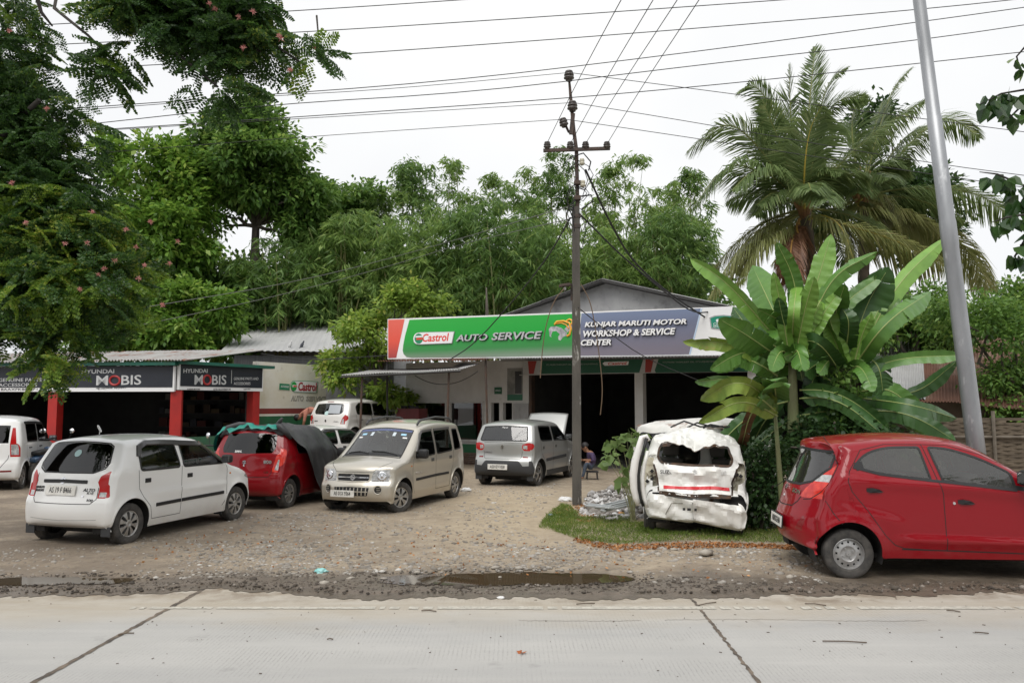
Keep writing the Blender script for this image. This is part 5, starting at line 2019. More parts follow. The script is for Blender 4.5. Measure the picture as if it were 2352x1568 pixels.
m_grey_letter=M('letter_grey',(.5,.5,.51),.4,.2)
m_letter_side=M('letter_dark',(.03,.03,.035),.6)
m_sign_text=M('letter_white',(.82,.82,.82),.45)
def grad_mat(name,stops,z0,z1,rough=.35):
 """printed film whose ink runs from one tone to another up the board (object height z0..z1)"""
 m,nt,out=new_mat(name)
 N,L=nt.nodes.new,nt.links.new
 b=N('ShaderNodeBsdfPrincipled')
 b.inputs['Roughness'].default_value=rough
 tc=N('ShaderNodeTexCoord')
 sp=N('ShaderNodeSeparateXYZ')
 L(tc.outputs['Object'],sp.inputs[0])
 mr=N('ShaderNodeMapRange')
 mr.inputs[1].default_value=z0
 mr.inputs[2].default_value=z1
 L(sp.outputs[2],mr.inputs[0])
 cr=N('ShaderNodeValToRGB')
 while len(cr.color_ramp.elements) < len(stops):
  cr.color_ramp.elements.new(.5)
 for e,(p,c) in zip(cr.color_ramp.elements,stops):
  e.position=p
  e.color=rgba(c)
 L(mr.outputs[0],cr.inputs[0])
 L(cr.outputs[0],b.inputs['Base Color'])
 L(b.outputs[0],out.inputs[0])
 return m
WS=Pl((-3.9,25.0),(5.6,19.9))          # plane of the big signboard
def z6(x,y):
 return 861.3 +x *.354,631.6 +y *.354
def signboard():
 root=thing('shop_signboard','long green and blue signboard reading AUTO SERVICE and KUNJAR MARUTI MOTOR','sign',WS.at(5,3.9))
 n=WS.n
 A_,B_,C_,D_=[WS.px(*z6(*p)) for p in ((82,285),(2400,200),(2400,517),(82,545))]
 mb=MB()
 mb.hexa([A_-n*.16,B_-n*.16,C_-n*.16,D_-n*.16,A_,B_,C_,D_])
 mb.build('panel',m_sign_white,root,world=True)
 def flat(name,pts,mat,off=.004,th=.003,par=None):
  q=[WS.px(*z6(*p),off) for p in pts]
  b=MB().prism(q,n*th)
  return b.build(name,mat,par or root,world=True)
 zo=3.9
 zb,zt=D_.z - zo,A_.z - zo
 gm=grad_mat('print_green',[(0.0,(.20,.27,.20)),(.16,(.04,.24,.06)),(.45,(.006,.35,.035)),(.85,(.02,.38,.045)),(1.0,(.10,.42,.12))],zb,zt+.12)
 bm_=grad_mat('print_slate',[(0.0,(.19,.17,.21)),(.5,(.155,.175,.26)),(1.0,(.20,.27,.42))],zb,zt+.12)
 rm=grad_mat('print_redfade',[(0.0,(.34,.05,.05)),(.4,(.72,.085,.05)),(1.0,(.75,.14,.10))],zb,zt+.12)
 flat('red_field',[(86,290),(192,286),(172,380),(152,470),(138,536),(86,538)],rm)
 flat('green_field',[(224,290),(780,269),(1334,249),(1330,330),(1322,400),(1318,521),(820,530),(240,536),(206,531),(186,512),(180,488),(184,450),(196,390)],gm)
 flat('slate_field',[(1340,249),(1720,233),(2112,217),(2092,300),(2066,400),(2036,514),(1680,520),(1322,523),(1326,400)],bm_)
 flat('pale_edge',[(2114,217),(2124,217),(2048,514),(2038,514)],M('print_pale',(.50,.62,.78),.4))
 # oil maker's plate
 pl_=flat('logo_plate',[(252,414),(255,398),(262,385),(275,377),(300,374),(515,369),(500,441),(290,449),(268,445),(256,434)],m_sign_white,.02,.03)
 flat('logo_rim',[(250,414),(254,396),(261,383),(276,373),(300,370),(519,365),(503,445),(290,453),(266,449),(254,437)],M('rim_grey',(.25,.28,.26),.5),.01,.012,pl_)
 cx,cy=284,412
 ring=[(cx+27*math.cos(a),cy+33*math.sin(a)) for a in np.linspace(0,2*math.pi,28,endpoint=False)]
 flat('logo_disc',ring,M('logo_green',(.012,.23,.10),.4),.051,.002,pl_)
 flat('logo_disc_cut',[(262,395),(314,393),(314,402),(262,405)],m_sign_white,.0535,.001,pl_)
 flat('logo_bar',[(268,408),(308,406),(306,418),(268,420)],m_red_print,.055,.002,pl_)
 n_=Vector(n)
 L_,R_=WS.px(*z6(314,434)),WS.px(*z6(486,428))
 text_fit('logo_lettering','Castrol',m_red_print,pl_,L_,R_,(WS.px(*z6(400,380))-WS.px(*z6(400,432))).length,.05,n_,.003,shear=.18,bold=.02)
 # raised letters
 for txt,a,b,top,bot,mat_ in (('AUTO',(531,430),(735,424),384,427,m_grey_letter),('SERVICE',(762,423),(1088,414),370,419,m_grey_letter)):
  c=(WS.px(*z6(800,top))-WS.px(*z6(800,bot))).length
  o=text_fit('lettering',txt,mat_,root,WS.px(*z6(*a)),WS.px(*z6(*b)),c,.045,n_,.014,shear=.22,bold=.02)
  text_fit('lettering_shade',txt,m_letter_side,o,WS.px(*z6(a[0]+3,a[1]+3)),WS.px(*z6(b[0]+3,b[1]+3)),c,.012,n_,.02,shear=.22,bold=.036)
 for txt,a,b,h_ in (('KUNJAR MARUTI MOTOR',(1366,348),(2026,328),42),('WORKSHOP & SERVICE',(1356,403),(1954,386),42),('CENTER',(1341,459),(1538,454),39)):
  c=(WS.px(*z6(1500,300))-WS.px(*z6(1500,300+h_))).length
  o=text_fit('lettering',txt,m_sign_text,root,WS.px(*z6(*a)),WS.px(*z6(*b)),c,.05,n_,.012,shear=.22,bold=.032)
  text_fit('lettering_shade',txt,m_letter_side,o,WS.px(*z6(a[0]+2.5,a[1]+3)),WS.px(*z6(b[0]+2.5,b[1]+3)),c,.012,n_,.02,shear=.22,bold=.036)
 # spanner with a swirl of oil round it
 met=M('spanner_print',(.62,.62,.63),.3,.4,col2=(.25,.25,.26),vs=6)
 head=[(1128,352),(1140,335),(1175,332),(1210,342),(1245,372),(1245,392),(1220,402),(1205,424),(1192,420),(1188,400),(1200,384),(1176,362),(1152,366),(1143,392),(1146,404),
   (1134,398)]
 sp_=flat('spanner',head,met,.006,.006)
 flat('spanner_shaft',[(1228,350),(1312,276),(1326,288),(1325,300),(1250,372)],met,.006,.005,sp_)
 om=M('oil_print',(.80,.30,.02),.35,col2=(.85,.5,.08),vs=7)
 b=MB()
 for pts,w in (([(1165,322),(1180,302),(1225,298),(1262,312),(1272,350),(1262,388),(1245,396)],7),([(1172,316),(1210,310),(1240,322),(1256,348)],4),
   ([(1240,300),(1262,286),(1282,296),(1276,322)],6)):
  pp=[WS.px(*z6(*p),.016) for p in densify(pts,6,False)]
  b.tube(pp,w*.354/88*1.1,6)
 b.build('oil_swirl',om,root,world=True,smooth=True)
 # workshop shield at the right end
 sh=flat('shield',[(2170,275),(2205,262),(2262,258),(2310,262),(2352,272),(2350,335),(2300,352),(2240,355),(2180,345)],M('rim_steel',(.35,.36,.36),.4),.006,.006)
 flat('shield_face',[(2177,280),(2208,269),(2262,265),(2310,268),(2345,277),(2343,330),(2300,345),(2240,348),(2187,339)],M('shield_green',(.01,.24,.15),.4),.013,.003,sh)
 flat('shield_plate',[(2212,290),(2222,285),(2310,282),(2304,302),(2216,305)],m_sign_white,.017,.003,sh)
 text_fit('shield_lettering','Castrol',m_red_print,sh,WS.px(*z6(2232,302)),WS.px(*z6(2298,299)),.05,.021,n_,.002,shear=.18,bold=.01)
 text_fit('shield_lettering','CERTIFIED',m_sign_text,sh,WS.px(*z6(2196,325)),WS.px(*z6(2335,320)),.06,.017,n_,.002,shear=.1)
 text_fit('shield_lettering','WORKSHOP',m_sign_text,sh,WS.px(*z6(2196,342)),WS.px(*z6(2335,337)),.06,.017,n_,.002,shear=.1)
def z9(x,y):                                # pixels of the enlarged office front
 return 746.5 +x *.2197,775 +y *.2197
def workshop():
 D=-2.5                                 # front wall stands behind the signboard
 root=thing('workshop_building','white and grey workshop with dark open bays and a gabled roof behind the signboard','building',WS.at(6,0))
 K=lambda u,v=1000,o=D: WS.sz(u,v,o)[0]
 Z=lambda u,v,o=D: WS.sz(u,v,o)[1]
 k0=K(931)
 kend=14.5
 # front wall pieces round the openings
 mb=MB()
 T=.2
 zt=3.35
 zl=Z(1000,925)
 wb=Z(1050,1012)
 kw0,kw1,kw2,kw3=K(944),K(1023),K(1033),K(1109)
 kd=[K(z9(x,0)[0]) for x in (1735,1820,1860,1955,1972,2130)]
 kop=K(1216)
 mi_w,mi_g=0,1
 def bx(a,b,z0,z1,mi=0,o0=D,o1=D-T):
  WS.box(mb,a,b,z0,z1,o1,o0,mi)
 bx(k0,kop,zl,zt)
 bx(k0,kw0,0,zl)
 bx(kw1,kw2,0,zl)
 bx(kw3,kd[0],0,zl)
 bx(kd[1],kd[2],0,zl)
 bx(kd[3],kop,0,zl)
 bx(kw0,kw1,0,wb)
 bx(kw2,kw3,0,wb)
 # sides, back, loft wall above the bays
 bx(kop,kend,2.95,zt)
 for (a,b) in ((k0,k0+.2),(kend-.2,kend)):
  WS.box(mb,a,b,0,zt,D-8.8,D-T)
 WS.box(mb,k0,kend,0,zt,D-9,D-8.8)
 mb.build('wall',m_plaster,root,world=True)
 mb=MB()
 WS.box(mb,k0+.2,kend-.2,0.004,0.03,D-8.8,D)
 mb.build('floor_slab',m_conc,root,world=True)
 # near-black lining, the shade of the bays put into its colour
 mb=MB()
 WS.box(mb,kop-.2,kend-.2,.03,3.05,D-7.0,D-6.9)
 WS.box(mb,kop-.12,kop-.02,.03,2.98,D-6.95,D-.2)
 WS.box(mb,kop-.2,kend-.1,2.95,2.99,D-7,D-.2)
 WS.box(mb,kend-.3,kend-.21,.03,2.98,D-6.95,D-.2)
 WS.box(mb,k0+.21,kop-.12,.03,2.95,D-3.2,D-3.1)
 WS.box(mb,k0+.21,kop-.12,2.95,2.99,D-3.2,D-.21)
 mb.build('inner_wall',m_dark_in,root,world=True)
 # dado, column, frames
 mb=MB()
 WS.box(mb,kw2-.02,kw3+.06,Z(1070,1045),Z(1070,1019),D-.01,D+.012)
 mb.build('dado',m_green,root,world=True)
 mb=MB()
 WS.box(mb,kw2-.02,kw3+.06,wb-.02,wb+.05,D-.02,D+.09)
 mb.build('sill',m_frame_w,root,world=True)
 mb=MB()
 a,b=K(1459),K(1478)
 WS.box(mb,a,b,0,2.96,D-.3,D+.002)
 mb.build('column',m_plaster,root,world=True)
 mb=MB()
 a=K(1720)
 WS.box(mb,a,a+.24,0,2.96,D-.3,D+.002)
 mb.build('column',m_plaster,root,world=True)
 mb=MB()
 for (a,b) in ((kw0,kw1),(kw2,kw3)):
  WS.box(mb,a-.05,b+.05,zl-.005,zl+.05,D,D+.03)
  WS.box(mb,a-.05,a+.01,wb,zl,D,D+.03)
  WS.box(mb,b-.01,b+.05,wb,zl,D,D+.03)
 mb.build('window_frame',m_frame_w,root,world=True)
 mb=MB()
 for (a,b) in ((kw0,kw1),(kw2,kw3)):
  WS.box(mb,a,b,wb,zl,D-.12,D-.11)
 mb.build('window_pane',glass_mat('glass_shop',(.5,.52,.5),.8),root,world=True)
 # toned sheet standing in for the reflection in the left pane
 mb=MB()
 WS.box(mb,K(z9(1080,0)[0]),K(z9(1265,0)[0]),wb+.2,zl-.06,D-.17,D-.16)
 mb.build('pane_reflection',grad_mat('reflection_dusk',[(0,(.02,.015,.015)),(.45,(.05,.04,.045)),(.55,(.30,.22,.21)),(1,(.13,.14,.2))],wb+.2,zl),root,world=True)
 mb=MB()
 WS.box(mb,K(z9(905,0)[0]),K(z9(1020,0)[0]),Z(960,z9(0,745)[1]),zl-.05,D-.17,D-.16)
 mb.build('window_blind',M('blind',(.5,.49,.46),.8),root,world=True)
 # double door: one leaf open, one panelled leaf shut
 mb=MB()
 zd=Z(1195,926)
 WS.box(mb,kd[4],kd[5],.03,zd,D+.001,D+.04)
 for (p,q) in ((.25,.62),(.70,1.10),(1.18,1.62),(1.70,zd-.1)):
  w=(kd[5]-kd[4])
  for j in (0,1):
   WS.box(mb,kd[4]+w*(.10+.42*j),kd[4]+w*(.46+.42*j),p,q,D+.04,D+.055)
 mb.build('door',M('door_grey',(.42,.42,.42),.6,col2=(.33,.33,.33),vs=3),root,world=True)
 mb=MB()
 WS.box(mb,K(1216),K(1222),0,2.95,D-.2,D+.03)
 mb.build('door_post',m_steel_post,root,world=True)
 # beam carrying the banner
 mb=MB()
 WS.box(mb,kop-.3,kend,Z(1300,860),Z(1300,862)+.05,D+.02,D+.12)
 mb.build('beam',m_frame_w,root,world=True)
 # gable
 G_=-2.3
 pk,el,er=WS.px(1393,651,G_),WS.px(1150,734,G_),WS.px(1700,711,G_)
 mb=MB()
 base_l,base_r=WS.at(WS.sz(1150,734,G_)[0],3.3,G_),WS.at(WS.sz(1700,711,G_)[0],3.3,G_)
 mb.prism([el,base_l,base_r,er,pk],-WS.n*.2)
 mb.build('gable_wall',m_plaster_grey,root,world=True)
 dpt=-WS.n *9.0
 ov=WS.n *.38
 mb=MB()
 pk2,el2,er2=pk +Vector((0,0,.09)),el +Vector((0,0,.02)),er +Vector((0,0,.02))
 el3=pk2 +(el2-pk2) *1.12
 er3=pk2 +(er2-pk2) *1.0
 corr_sheet(mb,pk2+ov,pk2+dpt,el3+dpt,el3+ov,40,.02,5,0,seed=4)
 corr_sheet(mb,pk2+ov,pk2+dpt,er3+dpt,er3+ov,40,.02,5,0,seed=5)
 rf=mb.build('roof',m_zinc,root,world=True)
 mb=MB()
 for q in (el3,er3):
  a_,b_=pk2 +ov *.9 - Vector((0,0,.07)),q +ov *.9 - Vector((0,0,.07))
  mb.tube([a_,b_],.05,4)
  mb.tube([a_+Vector((0,0,.085)),a_+(b_-a_)*.5+Vector((0,0,.085))],.022,5)
 mb.build('barge_board',m_dark_steel,root,world=True)
 # veranda sheet under the signboard: rusty on the left, whitened on the right
 mb=MB()
 f0,f1=WS.px(866,829,.25),WS.px(1122,823,.25)
 b0,b1=WS.at(K(866),3.48,D),WS.at(K(1122),3.48,D)
 corr_sheet(mb,f0-Vector((0,0,.02)),f1-Vector((0,0,.02)),b1,b0,40,.018,4,sag=.035,seed=3)
 mb.build('veranda_sheet',m_rust_sheet,root,world=True)
 mb=MB()
 f0,f1=WS.px(1118,823,.12),WS.px(1720,816,.12)
 corr_sheet(mb,f0,f1,WS.at(K(1720),3.42,D),WS.at(K(1118),3.42,D),84,.016,4,seed=6)
 mb.build('veranda_sheet',m_zinc,root,world=True)
 # posts that carry the veranda
 for u0,v0,u1,o in ((1115,823,1123,.1),(889,830,892,.1)):
  a_=WS.px(u0,v0,o)
  k_=WS.sz(u1,940,o)[0]
  b_=WS.at(k_,0,o)
  MB().tube([b_,a_],.035,6).build('post',m_steel_post if u0 > 1000 else m_dark_steel,root,world=True)
 # things fixed to or standing by the workshop
 n=WS.n
 s1=thing('wall_sign','small square dark green sign on the white office wall','sign',WS.px(1145,897,D))
 mb=MB()
 ka,za=WS.sz(*z9(1775,590),D)
 kb,zb_=WS.sz(*z9(1850,520),D)
 WS.box(mb,ka,kb,za,zb_,D+.005,D+.03)
 mb.build('panel',M('sign_green_dark',(.01,.10,.045),.5),s1,world=True)
 text_fit('lettering','OFFICE',m_sign_text,s1,WS.px(*z9(1785,562),D),WS.px(*z9(1840,562),D),.05,.031,n,.002)
 s2=thing('wall_poster','tall dim poster with a green foot beside the panelled door','poster',WS.px(1183,880,D))
 mb=MB()
 ka,za=WS.sz(*z9(1908,657),D)
 kb,zb_=WS.sz(*z9(2066,318),D)
 km,zm=WS.sz(*z9(1990,595),D)
 WS.box(mb,ka,kb,zm,zb_,D+.005,D+.02,0)
 WS.box(mb,km,kb-.03,zm+.03,zb_-.1,D+.02,D+.023,1)
 WS.box(mb,ka,kb,za,zm,D+.005,D+.02,2)
 mb.build('sheet',[M('poster_grey',(.30,.30,.28),.5,col2=(.16,.16,.15),vs=3),M('poster_dark',(.04,.04,.04),.4),M('poster_green',(.01,.12,.06),.4)],s2,world=True)
 # green banner under the veranda, its inks darkened to stand in for shade
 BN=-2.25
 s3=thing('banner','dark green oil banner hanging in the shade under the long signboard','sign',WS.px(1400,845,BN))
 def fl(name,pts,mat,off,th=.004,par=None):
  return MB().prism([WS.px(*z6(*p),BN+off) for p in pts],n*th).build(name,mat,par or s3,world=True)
 pn=fl('panel',[(962,556),(2420,536),(2420,628),(962,645)],M('banner_white_shaded',(.45,.45,.44),.5),0,.02)
 fl('green_field',[(1085,556),(1740,546),(1715,632),(1076,641),(1070,625)],M('banner_green_shaded',(.008,.09,.042),.5),.024)
 fl('green_field',[(1840,544),(2420,536),(2420,626),(1822,633),(1815,618)],M('banner_green_shaded',(.008,.09,.042),.5),.024)
 rb_=M('banner_red_shaded',(.33,.03,.02),.5)
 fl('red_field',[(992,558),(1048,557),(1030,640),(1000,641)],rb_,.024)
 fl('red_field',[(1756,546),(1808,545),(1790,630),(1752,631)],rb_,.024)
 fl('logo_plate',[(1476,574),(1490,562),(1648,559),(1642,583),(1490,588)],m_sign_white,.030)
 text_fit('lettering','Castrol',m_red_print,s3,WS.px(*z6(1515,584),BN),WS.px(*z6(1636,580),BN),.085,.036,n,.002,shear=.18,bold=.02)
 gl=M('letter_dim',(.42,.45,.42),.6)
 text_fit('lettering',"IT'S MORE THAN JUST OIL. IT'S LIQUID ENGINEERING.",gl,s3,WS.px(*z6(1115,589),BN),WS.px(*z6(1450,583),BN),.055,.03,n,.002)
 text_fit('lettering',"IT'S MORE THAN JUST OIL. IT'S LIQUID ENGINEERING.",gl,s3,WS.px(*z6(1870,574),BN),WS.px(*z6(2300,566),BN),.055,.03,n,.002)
 # red tool cabinet
 c0=thing('tool_cabinet','dark red metal cabinet on legs with loose parts on top, left of the office window','cabinet',WS.at(K(942),0,D+.9))
 p0,p1=WS.px(918,965,D+.9),WS.px(970,938,D+.9)
 ka,kb=WS.sz(918,965,D+.9)[0],WS.sz(970,938,D+.9)[0]
 mb=MB()
 WS.box(mb,ka,kb,p0.z,p1.z,D+.6,D+1.1)
 mb.build('body',M('cabinet_red',(.16,.022,.025),.5,col2=(.09,.02,.02),vs=3),c0,world=True)
 for kk in (ka+.03,kb-.03):
  for oo in (D+.64,D+1.06):
   MB().tube([WS.at(kk,0,oo),WS.at(kk,p0.z,oo)],.02,6).build('leg',m_dark_steel,c0,world=True)
 g=rng(12)
 mb=MB()
 for i in range(9):
  q=WS.at(ka+.1+(kb-ka-.2)*g.random(),p1.z+.04,D+.7+.3*g.random())
  mb.box(q,(.05+.12*g.random(),.06+.08*g.random(),.07+.06*g.random()),Matrix.Rotation(g.random()*3,3,'Z'),0,.01)
 mb.build('loose_parts',m_dark_steel,c0,world=True)
 q=WS.at(ka+.55,p0.z-.16,D+1.0)
 tag(MB().box(q,(.5,.03,.3),Matrix.Rotation(math.atan2(WS.e.y,WS.e.x),3,'Z'),0,.02).build('white_board',m_sign_white),'small white board leaning under the red cabinet','board')
 # planks piled under the green dado
 pm=M('plank_wood',(.16,.10,.07),.85,col2=(.08,.055,.045),vs=3,stretch=(1,8,8),col3=(.25,.21,.18),vs3=3)
 g=rng(5)
 nm=['lowest','second lowest','third lowest','third highest','second highest','topmost']
 ka,kb=K(1036,1060,D+.5),K(1106,1060,D+.5)
 for i in range(6):
  z=.03 +i *.062
  mb=MB()
  a_=WS.at(ka+g.normal(0,.04),z,D+.5+g.normal(0,.03))
  b_=WS.at(kb+g.normal(0,.05),z,D+.5+g.normal(0,.03))
  mid=(a_+b_) /2
  rot=Matrix.Rotation(math.atan2((b_-a_).y,(b_-a_).x),3,'Z')
  mb.box(mid,((b_-a_).length,.24+.08*g.random(),.042),rot,0,.004)
  tag(mb.build('plank',pm),'brown timber plank, %s in the pile under the green office wall' % nm[i],'plank','planks piled by the office')
def awning():
 root=thing('awning','low grey corrugated awning on thin posts in front of the office','awning',P(930,850,24))
 a,b,b2,c,d=P(783,862,23.6),P(1058,848,22.7),P(1101,835,23.4),P(1040,842.5,25.2),P(848,851,26.0)
 mb=MB()
 corr_sheet(mb,a,b,c,d,46,.014,4,sag=.03,seed=11)
 mb.build('roof_sheet',m_zinc,root,world=True)
 mb=MB()
 corr_sheet(mb,b+Vector((.02,0,.01)),b2,b2+Vector((-.6,1.4,.1)),c+Vector((0,0,.012)),8,.012,3,seed=12)
 mb.build('roof_sheet',m_zinc,root,world=True)
 for u,v,Y in ((832,862,23.6),(1031,851,23.0)):
  t=P(u,v,Y)
  MB().tube([Vector((t.x-.05,t.y,float(yard_z(t.x,t.y)))),t],.035,6).build('post',m_steel_post,root,world=True)
 mb=MB()
 mb.tube([a-Vector((0,0,.05)),b-Vector((0,0,.05))],.03,4)
 mb.tube([d-Vector((0,0,.06)),c-Vector((0,0,.06))],.03,4)
 mb.build('rafter',m_dark_steel,root,world=True)
 # cable sagging under the awning
 p0,p1=P(953,862,23.4),P(1098,852,23.0)
 pts=[]
 for i in range(21):
  t=i /20
  q=p0.lerp(p1,t)
  q.z -= .32 *4 *t *(1-t)
  pts.append(q)
 tag(MB().tube(pts,.012,5).build('cable',m_black),'black cable sagging below the low awning','cable')
def z7(x,y):
 return x *.3174,775 +y *.3174
def parts_shop():
 C_=Vector((-9.06,21.5,0))
 LW=Pl((-16.5,22.06),(C_.x,C_.y))
 RW=Pl((C_.x,C_.y),(-7.6,24.1))
 root=thing('parts_shop','low spare parts shop with red pillars, green beams and dark open bays','building',(-12,23.5,0))
 rs=MB()
 zt=3.0
 # back and far walls, ceiling, floor
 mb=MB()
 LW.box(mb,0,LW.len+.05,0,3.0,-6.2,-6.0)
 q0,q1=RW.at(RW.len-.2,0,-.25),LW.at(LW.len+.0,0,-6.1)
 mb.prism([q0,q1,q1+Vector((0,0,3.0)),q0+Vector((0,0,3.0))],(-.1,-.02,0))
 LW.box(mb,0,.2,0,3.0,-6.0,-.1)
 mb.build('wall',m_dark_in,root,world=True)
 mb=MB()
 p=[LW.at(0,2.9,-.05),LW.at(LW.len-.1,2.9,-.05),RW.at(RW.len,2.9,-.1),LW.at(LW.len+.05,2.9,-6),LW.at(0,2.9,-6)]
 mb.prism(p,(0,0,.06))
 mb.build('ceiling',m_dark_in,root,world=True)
 mb=MB()
 p=[Vector((q.x,q.y,.03)) for q in p]
 mb.prism(p,(0,0,.04))
 mb.build('floor_slab',m_conc,root,world=True)
 # far right inner wall and green low wall of the right bay
 mb=MB()
 RW.box(mb,.12,RW.len-.2,.05,1.02,-.2,-.06)
 mb.build('low_wall',M('low_wall_green',(.03,.15,.075),.6,col2=(.05,.12,.07),vs=2),root,world=True)
 # pillars
 for pl_,u,w in ((LW,118,.26),(LW,None,.28),(RW,None,.26)):
  if u is not None:
   k=pl_.sz(u,960)[0]
   mb=MB()
   pl_.box(mb,k-w/2,k+w/2,0,2.9,-.3,-.02)
  elif pl_ is LW:
   mb=MB()
   q=C_
   mb.box((q.x-.05,q.y+.2,1.15),(w,w,2.3),Matrix.Rotation(R(14),3,'Z'))
  else:
   mb=MB()
   pl_.box(mb,pl_.len-w,pl_.len,0,2.9,-.28,-.02)
  mb.build('pillar',m_redp,root,world=True)
 k=LW.sz(-180,960)[0]
 mb=MB()
 LW.box(mb,k-.13,k+.13,0,2.9,-.3,-.02)
 mb.build('pillar',m_redp,root,world=True)
 # green beams over the fascia
 mb=MB()
 for pl_,k0,k1,u in ((LW,0,LW.len+.06,300),(RW,-.06,RW.len+.35,500)):
  z1=pl_.sz(u,832 if pl_ is LW else 834)[1]
  z0=pl_.sz(u,839.5 if pl_ is LW else 841)[1]
  pl_.box(mb,k0,k1,z0,z1,-.1,.22)
 mb.build('beam',m_green_dk,root,world=True)
 # roof
 mb=MB()
 fl,fc,br,bl=LW.px(-150,834,.35),P(424,826,21.2),P(606,803,25.3),P(-60,812.5,26.2)
 corr_sheet(mb,fl,fc,br,bl,80,.02,6,sag=.03,seed=21)
 mb.build('roof',m_zinc_old,root,world=True)
 # shelves with stock, the shop's dimness partly put into the carton colours
 g=rng(33)
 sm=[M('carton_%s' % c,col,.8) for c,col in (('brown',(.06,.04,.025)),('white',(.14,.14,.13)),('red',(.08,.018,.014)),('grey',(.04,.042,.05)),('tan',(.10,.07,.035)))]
 for j,z in enumerate((.7,1.15,1.6,2.05)):
  mb=MB()
  LW.box(mb,LW.len-3.4,LW.len-.1,z,z+.03,-5.9,-5.4)
  mb.build('shelf',m_dark_steel,root,world=True)
  k=LW.len - 3.35
  while k < LW.len - .3:
   w=.12 +.22 *g.random()
   if g.random() < .8:
    mb=MB()
    LW.box(mb,k,k+w,z+.03,z+.13+.2*g.random(),-5.8,-5.45)
    tag(mb.build('carton',sm[g.integers(0,5)]),'small carton of spare parts standing on the dim shelves of the parts shop','carton','cartons on the shop shelves')
   k += w +.03
 # ---------------- fascia signs
 navy=M('fascia_navy',(.014,.017,.026),.45,col2=(.022,.026,.036),vs=1.5)
 lw=M('fascia_letter',(.55,.56,.56),.5)
 rr_=M('fascia_ring',(.42,.03,.03),.45)
 for pl_,nm,lab,ext in ((LW,'fascia_sign','long dark fascia sign over the red pillars, GENUINE PARTS AND ACCESSORIES at its left',None),
    (RW,'fascia_sign','short dark fascia sign on the angled right side of the parts shop',None)):
  k0,k1=(0,LW.len-.03) if pl_ is LW else (.05,RW.len+.05)
  uu=250 if pl_ is LW else 500
  zb_=pl_.sz(uu,899 if pl_ is LW else 896.5,.05)[1]
  zm=pl_.sz(uu,889.5 if pl_ is LW else 888.5,.05)[1]
  z1=pl_.sz(uu,841,.05)[1]
  s_=thing(nm,lab,'sign',pl_.at((k0+k1)/2,zb_,.05))
  mb=MB()
  pl_.box(mb,k0,k1,zb_,z1,-.04,.05,0)
  o=mb.build('panel',m_sign_white,s_,world=True)
  mb=MB()
  pl_.box(mb,k0+.04,k1-.04,zm,z1,.052,.058)
  mb.build('dark_field',navy,s_,world=True)
  n=pl_.n
  if pl_ is LW:
   items=[('HYUNDAI',(592,262),(828,258),30,lw,.02),('M',(697,345),(782,344),70,lw,.012),('BIS',(878,343),(1022,340),70,lw,.012),
   ('GENUINE PARTS AND',(-8,320),(408,317),25,lw,.006),('ACCESSORIES',(-8,356),(270,353),24,lw,.006)]
   strip=[('GSTIN: 18AAXFK8850F1ZM',(-150,385),(335,382),17),('কুঞ্জৰ মটৰছ',(695,377),(915,373),17)]
   ring,r1=(831,311),(43,37)
  else:
   items=[('HYUNDAI',(1325,256),(1500,255),30,lw,.02),('M',(1405,340),(1465,340),70,lw,.012),('BIS',(1532,341),(1635,341),70,lw,.012),
   ('GENUINE PARTS AND',(1690,307),(1868,307),20,lw,.006),('ACCESSORIES',(1690,342),(1810,342),20,lw,.006)]
   strip=[('KUNJAR MOTORS',(1355,381),(1447,381),13),('GSTIN-18AAXFK8850F1ZM',(1543,381),(1667,381),13),('কুঞ্জৰ মটৰছ',(1762,381),(1812,381),14)]
   ring,r1=(1498,306),(31,38)
   mb=MB()
   kq=pl_.sz(*z7(1665,280))[0]
   pl_.box(mb,kq-.008,kq+.008,pl_.sz(*z7(1665,332),.05)[1],pl_.sz(*z7(1665,235),.05)[1],.058,.062)
   mb.build('divider',lw,s_,world=True)
  for txt,a,b,h_,m_,bd_ in items:
   c=(pl_.px(*z7(a[0],300))-pl_.px(*z7(a[0],300+h_))).length
   text_fit('lettering',txt,m_,s_,pl_.px(*z7(*a),.05),pl_.px(*z7(*b),.05),c,.009,n,.004,bold=bd_)
  for txt,a,b,h_ in strip:
   c=(pl_.px(*z7(a[0],300))-pl_.px(*z7(a[0],300+h_))).length
   text_fit('strip_lettering',txt,m_black,s_,pl_.px(*z7(*a),.05),pl_.px(*z7(*b),.05),c,.002,n,.003,bold=.004)
  mb=MB()
  pts=[pl_.px(*z7(ring[0]+r1[0]*.86*math.cos(a),ring[1]+r1[1]*.86*math.sin(a)),.066) for a in np.linspace(0,2*math.pi,33)]
  mb.tube(pts,.030,6,caps=False)
  mb.build('ring_letter',rr_,s_,world=True)
